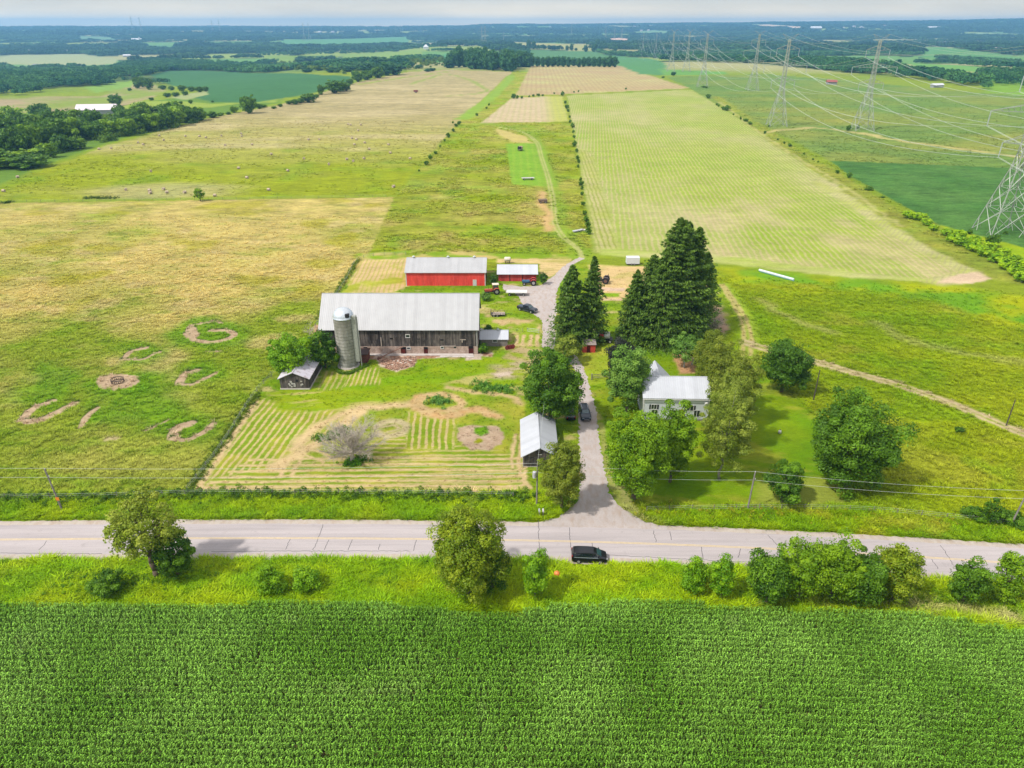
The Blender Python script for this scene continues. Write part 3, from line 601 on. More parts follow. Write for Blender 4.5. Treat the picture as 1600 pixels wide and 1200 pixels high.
drv = pts((1062, 829), (1030, 821), (1000, 811), (968, 791), (952, 770), (942, 720), (935, 680), (931, 640), (924, 615), (918, 595), (912, 575), (903, 560), (885, 545), (868, 532), (868, 515), (866, 500), (870, 485), (868, 465), (872, 450), (882, 432), (893, 415), (903, 409), (914, 404),
          (905, 402), (897, 406), (880, 416), (864, 432), (845, 446), (815, 448), (786, 444), (786, 453), (805, 458), (812, 466), (818, 480), (832, 490), (846, 500), (848, 520), (846, 542), (868, 556), (890, 568), (900, 580), (905, 600), (904, 640), (905, 700), (907, 760), (900, 785), (880, 803), (838, 818), (836, 823), (1062, 836))
drape_poly('driveway', drv, .012, gravel('drive_gravel', col(204, 193, 188)), .16)
# ------------------------------------------------------------------ shared paints
C_ = col
M_white_roof = metal_roof('pale_metal_roof', C_(196, 196, 198), .05); M_white_roof_y = metal_roof('pale_metal_roof_lengthwise', C_(208, 211, 218), .03, axis=1)
M_new_roof = metal_roof('white_metal_roof', C_(214, 217, 225), 0.); M_rust_roof = metal_roof('rusting_metal_roof', C_(232, 226, 236), .5, axis=1, rustc=(150, 118, 116))
M_boards = boards('weathered_barn_boards', C_(158, 146, 138), C_(46, 42, 44)); M_boards2 = boards('grey_shed_boards', C_(140, 130, 124), C_(74, 68, 66), w=.22)
M_red = boards('red_barn_siding', C_(240, 84, 74, .95), C_(230, 74, 66, .95), w=.3, rough=.6); M_red2 = boards('faded_red_boards', C_(226, 96, 90, .85), C_(180, 60, 58, .85), w=.35)
M_stone = stone('fieldstone_wall', C_(222, 190, 172), C_(176, 140, 124), C_(232, 216, 204)); M_block = stone('concrete_block', C_(176, 166, 158), C_(160, 152, 146), C_(140, 134, 128), 1.6)
M_trim = plain('white_trim', C_(226, 224, 220), .7, var=.06); M_dark = plain('dark_opening', C_(24, 22, 22), .9); M_reddoor = boards('rust_red_door', C_(130, 56, 46), C_(86, 36, 32), w=.2)
M_glass = plain('window_glass', C_(40, 48, 56), .12, spec=.8, var=.1); M_conc = plain('pale_concrete', C_(212, 202, 196), .95, var=.12, scale=1.2)
M_steel = plain('galvanised_steel', C_(190, 196, 192, .8), .5, .3, var=.08); M_tyre = plain('tyre_rubber', C_(40, 38, 38), .9); M_rim = plain('wheel_rim', C_(206, 204, 204), .4, .5, var=.05)
M_wood = plain('pole_wood', C_(150, 142, 136), .9, var=.25, scale=2); M_plank = boards('pale_planks', C_(212, 196, 178), C_(176, 160, 146), w=.2); M_black = plain('black_metal', C_(42, 40, 42), .6)
M_siding = NT('white_siding', .7, .3); _s = M_siding; _c = _s.n('ShaderNodeTexCoord'); _x = _s.n('ShaderNodeSeparateXYZ'); _s.l(_c.outputs['Object'], _x.inputs[0])
_l = _s.math('LESS_THAN', _s.math('FRACT', _s.math('MULTIPLY', _x.outputs[2], 1/.2)), .14); M_siding = _s.out(_s.mix(_l, C_(228, 232, 238), C_(188, 192, 200)))
def WL(u, v, y): z = hat(0, y, v); return (u-800)/F*depth(0, y, z), z
def gable(root, x0, x1, y0, y1, zb, ze, zr, axis, wm, rm, over=.4, th=.12, rid=.5):
    if axis == 'x':
        ym = y0+(y1-y0)*rid; w = MB().prism([(y0, zb), (y1, zb), (y1, ze), (ym, zr), (y0, ze)], x0, x1, 'x').build('wall', wm, root)
        r = MB()
        for (a, za, b, zb_) in ((y0, ze, ym, zr), (ym, zr, y1, ze)):
            s = (zr-ze)/(b-a)*(1 if zb_ > za else -1) if b != a else 0
            if a == y0: a2, za2 = a-over, za-over*(zr-ze)/(ym-y0); b2, zb2 = b, zb_
            else: a2, za2 = a, za; b2, zb2 = b+over, zb_-over*(zr-ze)/(y1-ym)
            r.prism([(a2, za2+.01), (b2, zb2+.01), (b2, zb2+th), (a2, za2+th)], x0-over, x1+over, 'x')
        ro = r.build('roof', rm, root); MB().bar((x0-over, ym, zr+th), (x1+over, ym, zr+th), .1).build('ridge_cap', rm, ro)
    else:
        xm = (x0+x1)/2; w = MB().prism([(x0, zb), (x1, zb), (x1, ze), (xm, zr), (x0, ze)], y0, y1, 'y').build('wall', wm, root)
        s = (zr-ze)/(xm-x0); r = MB()
        r.prism([(x0-over, ze-over*s+.01), (xm, zr+.01), (xm, zr+th), (x0-over, ze-over*s+th)], y0-over, y1+over, 'y')
        r.prism([(xm, zr+.01), (x1+over, ze-over*s+.01), (x1+over, ze-over*s+th), (xm, zr+th)], y0-over, y1+over, 'y')
        ro = r.build('roof', rm, root); MB().bar((xm, y0-over, zr+th), (xm, y1+over, zr+th), .1).build('ridge_cap', rm, ro)
    return w, ro
# ------------------------------------------------------------------ the big barn
yb = P(505, 553)[1]; ox = -26.3; b = top('barn', 'long weathered grey board barn with pale metal roof and stone base, beside the silo', 'barn', (ox, yb, 0))
xl, xr = -44.4-ox, -8.1-ox; D = 13.5; ZF = 1.95; ZE = 6.5; ZR = 12.5
fo = MB().box(xl-.08, xr+.08, -.08, D+.08, 0, ZF).build('foundation', M_stone, b)
w, ro = gable(b, xl, xr, 0, D, ZF, ZE, ZR, 'x', M_boards, M_white_roof, .45)
def onbarn(u, v, y=yb): x, z = WL(u, v, y); return x-ox, z
def opening(par, u0, u1, v0, v1, name, mat, frame=None, y=yb, yo=0., off=ox, pr=.06):
    x0, zt = WL(u0, v0, y); x1, zb = WL(u1, v1, y); x0 -= off; x1 -= off; zb = max(zb, .02)
    o = MB().box(x0, x1, yo-pr, yo+.05, zb, zt).build(name, mat, par)
    if frame: f = MB(); f.box(x0-.12, x1+.12, yo-pr-.05, yo-.002, zt, zt+.14).box(x0-.12, x0, yo-pr-.05, yo-.002, zb, zt).box(x1, x1+.12, yo-pr-.05, yo-.002, zb, zt).box(x0-.12, x1+.12, yo-pr-.08, yo-.002, zb-.12, zb).build('frame', frame, o)
    return o
for u0, u1, v0, v1 in ((626, 635, 542, 555), (662, 669, 542, 554), (732, 740, 541, 553)):
    opening(b, u0, u1, v0, v1, 'door', M_reddoor, None, yo=-.08)
    opening(b, u0+.6, u1-.6, v0, v0+3, 'door_gap', M_dark, None, yo=-.08, pr=.1)
opening(b, 634, 640, 523, 527, 'window', M_glass, M_trim)
for u0, u1, v0, v1 in ((609, 614, 528, 530), (688, 693, 530, 532), (652, 656, 529, 530)): opening(b, u0, u1, v0, v1, 'vent', M_dark)
for u0, u1, v0, v1 in ((636, 641, 542.5, 545), (689, 693, 541.5, 544), (709, 713, 541, 543.5), (568, 574, 542, 544)): opening(b, u0, u1, v0, v1, 'window', M_glass, M_trim if u0 in (636, 689) else None, yo=-.08)
M_patch = plain('pale_patch_board', C_(196, 180, 168), .9)
for u, v0, v1 in ((595, 527, 541), (722, 530, 535)):
    x, z1 = onbarn(u, v0); _, z0 = onbarn(u, v1); MB().box(x-.12, x+.12, -.09, -.02, z0, z1).build('patch_board', M_patch, b)
x0, z0 = onbarn(690, 541); x1, z1 = onbarn(712, 540.2); MB().box(x0, x1, -.2, -.02, z0, z0+.12).build('patch_board', M_patch, b); x0, z0 = onbarn(719, 530.5); x1, _ = onbarn(728, 530.5); MB().box(x0, x1, -.13, -.1, z0-.1, z0+.1).build('patch_board', M_patch, b)
MB().box(xr-.25, xr+.06, -.1, -.02, ZF, ZE-.1).build('corner_board', plain('grey_corner_board', C_(170, 166, 162)), b)
MB().box(xl+9, xr-1, -1.1, -.1, 0, .16).box(xr-8.7, xr-.8, -2.0, -1.1, 0, .1).build('apron', M_conc, b)
# leaning rusty feed auger and the feed bunk by the silo
x0, z0 = WL(594, 556, yb-1.5); x1, z1 = WL(630, 541.5, yb-.3)
t = top('feed_auger', 'thin rusty auger tube slanting against the stone base of the barn', 'auger', (x0, yb-3, 0)); MB().bar((0, 0, .3), (x1-x0, 2.6, z1), .13).build('tube', plain('rusty_tube', C_(150, 112, 92)), t); MB().box(-.35, .35, -.35, .35, 0, .5).build('hopper', plain('rusty_hopper', C_(128, 86, 70)), t)
px = P(565, 567); t = top('feed_room', 'small rusty red brick feed room squeezed between silo and barn', 'shed', (px[0], px[1], 0)); MB().box(-1.4, 1.4, 0, 3.2, 0, 2.1).build('wall', stone('red_brick', C_(150, 84, 70), C_(120, 62, 52), C_(140, 110, 100), 3.), t); MB().box(-1.6, 1.6, -.2, 3.3, 2.1, 2.25).build('roof', plain('dark_roofing', C_(86, 66, 62)), t)
# rubble beside the barn
def rock_heap(name, label, uvs, n, r, mat, h=.5):
    q = pts(*uvs); lo = q.min(0); hi = q.max(0); m = MB(); k = 0
    while k < n:
        x, y = random.uniform(lo[0], hi[0]), random.uniform(lo[1], hi[1])
        if not inpoly(np.array([x]), np.array([y]), q)[0]: continue
        s = random.uniform(.4, 1.)*r; M = Matrix.Translation((x, y, random.random()*h*.5)) @ Matrix.Rotation(random.random()*6, 4, 'Z') @ Matrix.Rotation(random.random(), 4, 'X'); m.box(-s, s, -s*.7, s*.7, -s*.6, s*.6, M); k += 1
    o = m.build(name, mat, None, bevel=0); tag(o, label, 'rubble', kind='stuff'); return o
rock_heap('rubble', 'spread of reddish brown rubble and stones below the barn wall', [(592, 562), (650, 557), (648, 571), (618, 580), (596, 572)], 420, .2, plain('rubble_stone', C_(188, 148, 124), .95, var=.4, scale=1.3))
# ------------------------------------------------------------------ silo
sx_, sy_ = P(543.5, 574); s = top('silo', 'tall round concrete silo with silver domed top in front of the barn', 'silo', (sx_, sy_+1.0, 0)); sy_ += 1.0; RS = 2.22; ZD = hat(0, sy_, 495)
k = NT('silo_staves', .95, .1); c = k.n('ShaderNodeTexCoord'); x_ = k.n('ShaderNodeSeparateXYZ'); k.l(c.outputs['Object'], x_.inputs[0])
an = k.math('MULTIPLY', k.math('ARCTAN2', x_.outputs[1], x_.outputs[0]), RS); cb = k.n('ShaderNodeCombineXYZ'); k.l(an, cb.inputs[0]); k.l(x_.outputs[2], cb.inputs[1])
br = k.n('ShaderNodeTexBrick'); k.l(cb.outputs[0], br.inputs['Vector']); br.inputs['Scale'].default_value = 1.3; br.inputs['Mortar Size'].default_value = .02; br.inputs[1].default_value = (*C_(206, 204, 196), 1); br.inputs[2].default_value = (*C_(188, 186, 178), 1); br.inputs[3].default_value = (*C_(150, 146, 138), 1)
hp = k.math('LESS_THAN', k.math('FRACT', k.math('MULTIPLY', x_.outputs[2], 1/.78)), .09)
cc = k.mix(hp, br.outputs[0], C_(130, 124, 114)); cc = k.mix(k.rng(x_.outputs[2], 5, ZD, 0, .5), cc, C_(150, 142, 130)); cc = k.mix(k.rng(k.noise(1.2, 5, k.coord(scale=(1, 1, .3))), .4, .65), cc, k.mix(.5, cc, C_(110, 112, 92)))
k.bump(hp, .8, .05); M_silo = k.out(cc)
MB().lathe([(RS, 0), (RS, ZD)], n=40).build('wall', M_silo, s, smooth=False)
M_dome = plain('dome_metal', C_(214, 220, 226, .8), .35, .55, var=.12, scale=1.5)
MB().lathe([(RS+.1, ZD-.1), (RS+.12, ZD+.05)]+[(RS*math.cos(a)+.06, ZD+.1+RS*.92*math.sin(a)) for a in np.linspace(0, 1.53, 9)], n=32).build('dome', M_dome, s, smooth=True)
ch = MB(); ch.box(RS-.25, RS+.75, -1.3, -.3, 1.6, ZD+.6).build('chute', plain('chute_metal', C_(178, 180, 172), .6, .2, var=.2), s)
MB().box(.9, 1.7, -2.0, -1.2, ZD+.5, ZD+1.3).build('hatch', M_black, s); MB().bar((RS+.95, -.8, .1), (RS+.95, -.8, ZD+.4), .1).build('filler_pipe', M_trim, s)
MB().lathe([(RS+.25, 0), (RS+.2, .3)], n=32).build('footing', M_conc, s)
# ------------------------------------------------------------------ red barn, red shed, milk house, sheds
def px_building(name, label, cat, uL, uR, vb, ve, vr, Dp, wm, rm, over=.3, rid=.5):
    y0 = P((uL+uR)/2, vb)[1]; x0, _ = WL(uL, vb, y0); x1, _ = WL(uR, vb, y0); ze = hat(0, y0, ve); zr = hat(0, y0+Dp*rid, vr); cx = (x0+x1)/2
    t = top(name, label, cat, (cx, y0, 0)); gable(t, x0-cx, x1-cx, 0, Dp, 0, ze, zr, 'x', wm, rm, over, rid=rid); return t, cx, y0, ze, zr, (x1-x0)/2
t, cx, y0, ze, zr, hw = px_building('machine_barn', 'long bright red barn with pale roof and white door behind the grey barn', 'barn', 635, 758.5, 446.5, 425.5, 403, 13, M_red, M_white_roof, .35)
opening(t, 738.6, 744.8, 437, 448, 'door', M_trim, None, y=y0, off=cx)
MB().box(-hw-.05, -hw+.2, -.06, -.01, 0, ze-.1).build('corner_trim', M_trim, t); MB().box(hw-.2, hw+.05, -.06, -.01, 0, ze-.1).build('corner_trim', M_trim, t)
MB().box(hw+.01, hw+.1, 3.5, 9.5, 0, ze*.8).build('sliding_door', M_dark, t)
for u in (646, 700, 741): x, z = WL(u, 404, y0+6); MB().lathe([(.28, zr+.05), (.28, zr+.4), (.5, zr+.45), (.05, zr+.75)], (x-cx, 6.5, 0), 10).build('roof_vent', M_steel, t)
t, cx, y0, ze, zr, hw = px_building('open_shed', 'smaller faded red board shed with white roof beside the blue tractor', 'shed', 779, 838, 439.5, 427.5, 414, 8, M_red2, M_new_roof, .5)
for u in (796.5, 816): x, _ = WL(u, 430, y0); MB().box(x-cx-.1, x-cx+.1, -.05, -.005, 0, ze-.2).build('door_gap', M_dark, t)
t, cx, y0, ze, zr, hw = px_building('milk_house', 'low concrete block outbuilding with white roof against the right end of the barn', 'outbuilding', 751, 793, 541, 530, 516.5, 5.5, M_block, M_new_roof, .25)
opening(t, 770, 776.5, 531, 534, 'window', M_glass, M_trim, y=y0, off=cx)
for u in (752, 778): x, _ = WL(u, 516, y0+2.7); MB().lathe([(.25, zr), (.25, zr+.35), (.35, zr+.4), (.05, zr+.6)], (x-cx, 2.75, 0), 10).build('roof_vent', M_steel, t)
# weathered little shed, seen from its gable end
y0 = P(460, 608.5)[1]; x0, _ = WL(439, 608, y0); x1, _ = WL(484, 608, y0); ze = hat(0, y0, 591); zr = hat(0, y0, 582); cx = (x0+x1)/2
t = top('garden_shed', 'small weathered grey shed with rust streaked roof left of the silo', 'shed', (cx, y0, 0)); hw = (x1-x0)/2
gable(t, -hw, hw, 0, 11.0, .25, ze, zr, 'y', M_boards2, M_rust_roof, .35); MB().box(-hw-.1, hw+.1, -.1, 11.1, 0, .3).build('footing', M_conc, t)
opening(t, 462, 466, 593, 597, 'vent', M_dark, None, y=y0, off=cx); M_peel = plain('peeling_paint', C_(206, 202, 196), .9)
for k in range(14): a = random.uniform(-1.4, 1.7); z = random.uniform(.5, 1.9); MB().box(a, a+random.uniform(.1, .45), -.03-.0015*k, -.005, z, z+random.uniform(.15, .5)).build('paint_patch', M_peel, t)
# garage by the drive
y0 = P(845, 729.5)[1]; x0, _ = WL(817.5, 728, y0); x1, _ = WL(869, 728, y0); ze = hat(0, y0, 711.5); zr = hat(0, y0, 699); cx = (x0+x1)/2; hw = (x1-x0)/2
LG = 0
while True:      # its length from where the far end of the ridge is seen
    LG += .1
    if 600-F*(((y0+LG)*SP+(zr-H)*CP)/((y0+LG)*CP-(zr-H)*SP)) < 645 or LG > 16: break
t = top('garage', 'grey board garage with smooth white gable roof beside the driveway', 'garage', (cx, y0, 0)); gable(t, -hw, hw, 0, LG, .15, ze, zr, 'y', M_boards2, M_white_roof_y, .45)
MB().box(-hw-.05, hw+.05, -.05, LG+.05, 0, .16).build('footing', M_conc, t); MB().box(-.35, .35, -.03, .02, ze+.1, ze+.22).build('patch_board', M_trim, t); MB().box(-hw+.7, hw-.7, -.04, .02, .17, 2.0).build('garage_door', boards('garage_door_boards', C_(120, 112, 106), C_(70, 66, 64), w=.6), t)
# ------------------------------------------------------------------ house
y0 = 121.8; ze = 5.1; x0, _ = WL(1007, 619, y0); x0 = (1007-800)/F*depth(0, y0, ze); x1 = (1109-800)/F*depth(0, y0, ze)
y0 = P(1058, 621, ze)[1]; x0 = (1007-800)/F*depth(0, y0, ze); x1 = (1109-800)/F*depth(0, y0, ze); cx = (x0+x1)/2; hw = (x1-x0)/2
h = top('house', 'white two storey farmhouse with white metal roof between the trees', 'house', (cx, y0, 0), R(-1.5))
DH = 7.4; zr = hat(0, y0+DH/2, 589); gable(h, -hw, hw, 0, DH, .35, ze, zr, 'x', M_siding, M_new_roof, .3); MB().box(-hw+.02, hw-.02, .02, DH-.02, 0, .4).build('foundation', M_block, h)
# rear wing, ridge running back
zw = zr-.35; xw0, xw1 = -hw+.7, -hw+6.6; xm = (xw0+xw1)/2; s2 = (zw-4.3)/((xw1-xw0)/2)
w = MB().prism([(xw0, .35), (xw1, .35), (xw1, 4.3), (xm, zw-.02), (xw0, 4.3)], DH*.5+.1, DH+4.2, 'y').build('wing_wall', M_siding, h)
r = MB(); r.prism([(xw0-.3, 4.3-.3*s2+.02), (xm, zw), (xm, zw+.1), (xw0-.3, 4.3-.3*s2+.12)], DH/2+.05, DH+4.6, 'y'); r.prism([(xm, zw), (xw1+.3, 4.3-.3*s2+.02), (xw1+.3, 4.3-.3*s2+.12), (xm, zw+.1)], DH/2+.05, DH+4.6, 'y'); r.build('wing_roof', M_new_roof, h)
c = MB().box(-hw+.5, -hw+1.15, DH/2+.35, DH/2+1., zr-1.2, zr+.95).build('chimney', stone('chimney_brick', C_(150, 96, 84), C_(116, 70, 60), C_(160, 140, 130), 5), h); MB().box(-hw+.43, -hw+1.22, DH/2+.28, DH/2+1.07, zr+.95, zr+1.05).build('chimney_cap', M_conc, c)
def hwin(xa, xb, za, zb_):
    o = MB().box(xa, xb, -.03, .03, za, zb_).build('window', M_glass, h); f = MB()
    f.box(xa-.08, xb+.08, -.06, -.001, zb_, zb_+.1).box(xa-.1, xb+.1, -.1, -.001, za-.1, za).box(xa-.08, xa, -.06, -.001, za, zb_).box(xb, xb+.08, -.06, -.001, za, zb_)
    n = 3 if xb-xa > 1.4 else 2
    for i in range(1, n): f.box(xa+(xb-xa)*i/n-.04, xa+(xb-xa)*i/n+.04, -.05, -.02, za, zb_)
    f.build('frame', M_trim, o); return o
M_shut = plain('dark_shutter', C_(50, 48, 52), .6)
for ua, ub, va, vb in ((1015, 1029, 632.5, 639.5), (1070, 1086, 633.5, 641.5)):
    xa, zt = WL(ua, va, y0); xb, zb_ = WL(ub, vb, y0); xa -= cx; xb -= cx; hwin(xa+.42, xb-.42, zb_, zt)
    MB().box(xa, xa+.32, -.05, -.002, zb_, zt).build('shutter', M_shut, h); MB().box(xb-.32, xb, -.05, -.002, zb_, zt).build('shutter', M_shut, h)
for xa in (-4.6, -1.2, 3.6): hwin(xa, xa+1.1, .9, 2.3)
MB().box(.6, 1.6, -.04, .02, .4, 2.5).build('door', plain('house_door', C_(150, 60, 50)), h)
for xs in (-1, 1): MB().box(xs*hw-.1, xs*hw+.1, -.05, -.01, .36, ze-.1).build('corner_trim', M_trim, h)
MB().box(-hw-.32, hw+.32, -.42, -.3, ze-.42, ze-.28).build('gutter', M_trim, h)
x, z = WL(1103, 629, y0); d = MB().lathe([(.02, 0), (.25, .05), (.38, .14), (.36, .13), (.24, .03), (.02, -.02)], (x-cx, -.5, z), 16, 'y').build('satellite_dish', M_trim, h); MB().bar((x-cx, -.45, z), (x-cx, 0, z-.2), .03).build('dish_arm', M_black, d)
# ------------------------------------------------------------------ small red shed, white box trailer
def at(u, v): p = P(u, v); return (p[0], p[1], float(terr(p[0], p[1])))
p = at(920, 551); t = top('pump_shed', 'tiny red shed with grey lean-to roof on the lawn by the driveway', 'shed', p)
MB().prism([(0, 0), (2.4, 0), (2.4, 2.3), (0, 2.0)], -1.5, 1.5, 'x').build('wall', plain('red_painted_board', C_(214, 76, 58), .7, var=.08), t); MB().prism([(-.2, 2.0), (2.6, 2.32), (2.6, 2.42), (-.2, 2.1)], -1.7, 1.7, 'x').build('roof', metal_roof('grey_roof', C_(176, 162, 156), .3), t); MB().box(-.5, .3, -.04, .02, .05, 1.8).build('door', M_reddoor, t)
p = at(989, 415); t = top('cargo_trailer', 'white box trailer standing at the edge of the striped field', 'trailer', p)
MB().box(-2.1, 2.1, 0, 2.3, .5, 2.6).build('box', plain('trailer_white', C_(232, 236, 240), .5, var=.04), t, bevel=.06); MB().box(-2.1, 2.1, .1, 2.2, .38, .5).build('chassis', M_black, t)
def wheel(par, x, y, r, w, hubr=.55, rim=None, name='wheel'):
    o = MB().lathe([(r*.6, -w/2), (r*.93, -w/2), (r, -w*.3), (r, w*.3), (r*.93, w/2), (r*.6, w/2)], (x, y, r), 20, 'y').build(name, M_tyre, par)
    MB().lathe([(.02, -w/2-.015), (r*hubr, -w/2-.02), (r*hubr, w/2+.02), (.02, w/2+.015)], (x, y, r), 14, 'y').build('rim', rim or M_rim, o); return o
for x in (-.5, .4): wheel(t, x, -.05, .33, .2); wheel(t, x, 2.35, .33, .2)
MB().bar((2.1, 1.15, .45), (3.1, 1.15, .45), .06).build('drawbar', M_black, t)
# ------------------------------------------------------------------ cars
def loft(st, cap=True):
    m = MB(); V = []
    for (x, zb, zm, zt, wm, wt) in st:
        V += [(x, -wm*.93, zb), (x, -wm, zb+(zm-zb)*.45), (x, -wm*.985, zm), (x, -wt, zt-.03), (x, -wt*.8, zt), (x, wt*.8, zt), (x, wt, zt-.03), (x, wm*.985, zm), (x, wm, zb+(zm-zb)*.45), (x, wm*.93, zb)]
    n = 10; Fs = []
    for k in range(len(st)-1):
        for i in range(n): Fs.append((k*n+i, k*n+(i+1) % n, (k+1)*n+(i+1) % n, (k+1)*n+i))
    Fs += [tuple(range(n)), tuple((len(st)-1)*n+i for i in range(n-1, -1, -1))]
    return m.add(V, Fs)
def lerp_st(st, x):
    for a, b in zip(st, st[1:]):
        if a[0] <= x <= b[0]:
            t = (x-a[0])/(b[0]-a[0]); return [a[i]*(1-t)+b[i]*t for i in range(6)]
    return list(st[-1])
def side_glass(st, xs, name, par, lo=.12, hi=.86, mat=None):
    for s in (-1, 1):
        for xa, xb in xs:
            V = []
            for pr in (.012, -.03):
                for x, f in ((xa, lo), (xb, lo), (xb, hi), (xa, hi)):
                    q = lerp_st(st, x); zz = q[2]+(q[3]-.03-q[2])*f; ww = q[4]*.985+(q[5]-q[4]*.985)*f; V.append((x, s*(ww+pr), zz))
            MB().add(V, [(0, 1, 2, 3), (4, 5, 6, 7), (0, 1, 5, 4), (1, 2, 6, 5), (2, 3, 7, 6), (3, 0, 4, 7)]).build(name, mat or M_darkglass, par)
def top_glass(st, xa, xb, name, par):
    V = []
    for pr in (.015, -.03):
        for x, s in ((xa, -1), (xb, -1), (xb, 1), (xa, 1)):
            q = lerp_st(st, x); V.append((x, s*q[5]*.84, q[3]+pr))
    MB().add(V, [(0, 1, 2, 3), (4, 5, 6, 7), (0, 1, 5, 4), (1, 2, 6, 5), (2, 3, 7, 6), (3, 0, 4, 7)]).build(name, M_carglass, par)
M_carglass = plain('car_glass', C_(60, 92, 96), .08, spec=1., var=.05); M_darkglass = plain('tinted_glass', C_(26, 34, 40), .1, spec=.8, var=.05); M_chrome = plain('chrome_trim', C_(210, 212, 216), .25, .8, var=.03); M_lamp = plain('headlamp_lens', C_(230, 232, 236), .2, spec=.8, var=.03); M_tail = plain('tail_lamp_lens', C_(190, 30, 34), .3, var=.05)
def paint(name, c): k = NT(name, .35, .4); k.b.inputs['Coat Weight'].default_value = .25; k.b.inputs['Coat Roughness'].default_value = .08; return k.out(k.mix(k.rng(k.noise(2., 3, k.coord()), .3, .7), c, tuple(q*1.25 for q in c)))
def car(name, label, cat, loc, rz, st, pm, glass, shield, rear, wx, L_, wd, wr=.34, chrome=False, rails=False, group=None):
    t = top(name, label, cat, loc, rz, group); bo = loft(st).build('body', pm, t, smooth=False)
    for p_ in bo.data.polygons: p_.use_smooth = abs(p_.normal.x) < .9 and False
    side_glass(st, glass, 'side_window', t); top_glass(st, *shield, 'windscreen', t)
    if rear: top_glass(st, *rear, 'rear_window', t)
    for x in wx:
        for s in (-1, 1): wheel(t, x, s*(wd-.06), wr, .24, .62)
    f = lerp_st(st, L_/2-.12); r_ = lerp_st(st, -L_/2+.06)
    for s in (-1, 1):
        MB().box(L_/2-.26, L_/2-.04, s*f[4]*.72-.18, s*f[4]*.72+.18, f[3]-.17, f[3]-.03).build('headlight', M_lamp, t, bevel=.02)
        MB().box(-L_/2-.01, -L_/2+.14, s*r_[4]*.86-.1, s*r_[4]*.86+.1, r_[2]-.1, r_[2]+.25).build('tail_light', M_tail, t, bevel=.02)
        q = lerp_st(st, shield[1]-.35); MB().box(q[0]-.08, q[0]+.1, s*(q[4]+.12)-.11, s*(q[4]+.12)+.11, q[2]+.02, q[2]+.18).build('mirror', M_chrome if rails else pm, t, bevel=.02)
    MB().box(L_/2-.1, L_/2+.03, -.5, .5, .42, .62).build('grille', M_chrome if chrome or rails else M_black, t); MB().box(-wd*.9, wd*.9, 0, 0, 0, 0)
    if rails:
        for s in (-1, 1): MB().box(-1.9, .3, s*.6-.03, s*.6+.03, lerp_st(st, -.8)[3]+.02, lerp_st(st, -.8)[3]+.07).build('roof_rail', M_chrome, t)
    if chrome:
        for s in (-1, 1):
            m = MB()
            for f0, f1 in ((-.04, .1), (.86, .97)):
                V = []
                for pr in (.02, -.03):
                    for x, f_ in ((glass[0][0]-.08, f0), (glass[-1][1]+.1, f0), (glass[-1][1]-.1, f1), (glass[0][0]-.02, f1)):
                        q = lerp_st(st, x); zz = q[2]+(q[3]-.03-q[2])*f_; ww = q[4]*.985+(q[5]-q[4]*.985)*f_; V.append((x, s*(ww+pr), zz))
                m.add(V, [(0, 1, 2, 3), (4, 5, 6, 7), (0, 1, 5, 4), (1, 2, 6, 5), (2, 3, 7, 6), (3, 0, 4, 7)])
            m.build('window_trim', M_chrome, t)
    return t
VAN = [(-2.58, .42, .9, 1.0, .85, .72), (-2.54, .3, 1.04, 1.3, .94, .74), (-2.3, .26, 1.08, 1.72, 1.0, .74), (-1.6, .24, 1.08, 1.79, 1.01, .77), (-.3, .22, 1.08, 1.80, 1.01, .78), (.55, .22, 1.08, 1.76, 1.01, .76), (.95, .22, 1.07, 1.62, 1.01, .74), (1.72, .22, 1.02, 1.14, 1.0, .82), (2.1, .24, .92, 1.02, .97, .78), (2.42, .3, .78, .88, .9, .68), (2.56, .4, .6, .68, .78, .55)]
p = at(920.5, 874); car('minivan', 'black minivan with chrome window trim parked on the road shoulder', 'van', (p[0], p[1], .02), R(-3), VAN, paint('black_paint', C_(20, 20, 26)), [(-2.15, -1.15), (-1.08, .0), (.07, 1.15)], (1.0, 1.68), None, (-1.55, 1.55), 5.15, .98, chrome=True)
SUV = [(-2.5, .45, .9, 1.0, .88, .75), (-2.44, .32, 1.05, 1.35, .96, .76), (-2.2, .28, 1.1, 1.72, .98, .74), (-1.4, .26, 1.1, 1.8, 1.0, .76), (.1, .26, 1.1, 1.8, 1.0, .76), (.45, .26, 1.1, 1.72, 1.0, .74), (1.15, .26, 1.06, 1.16, .99, .84), (1.6, .28, 1.04, 1.12, .98, .82), (2.25, .3, .98, 1.06, .94, .78), (2.5, .4, .7, .86, .86, .68)]
p = at(913.5, 650); car('parked_car', 'dark blue sport utility car with silver roof rails parked on the driveway', 'car', (p[0], p[1], .02), R(-87), SUV, paint('dark_blue_paint', C_(14, 36, 58)), [(-2.05, -1.2), (-1.13, -.2), (-.13, .75)], (.5, 1.1), None, (-1.5, 1.5), 5.0, .96, .36, rails=True)
p = at(890, 650); SED = [(-2.4, .4, .8, .9, .84, .7), (-2.3, .3, .9, 1.02, .9, .74), (-1.9, .26, .92, 1.1, .92, .74), (-1.3, .24, .93, 1.42, .93, .64), (-.2, .22, .93, 1.46, .93, .66), (.4, .22, .93, 1.38, .93, .64), (1.15, .22, .9, 1.0, .92, .76), (2.0, .26, .8, .88, .9, .7), (2.38, .36, .6, .68, .78, .55)]
car('parked_car', 'black car mostly hidden under the maple between garage and driveway', 'car', (p[0], p[1], .02), R(93), SED, paint('black_car_paint', C_(26, 26, 30)), [(-1.5, -.5), (-.43, .6)], (.45, 1.1), (-1.85, -1.35), (-1.4, 1.4), 4.8, .92, .33)
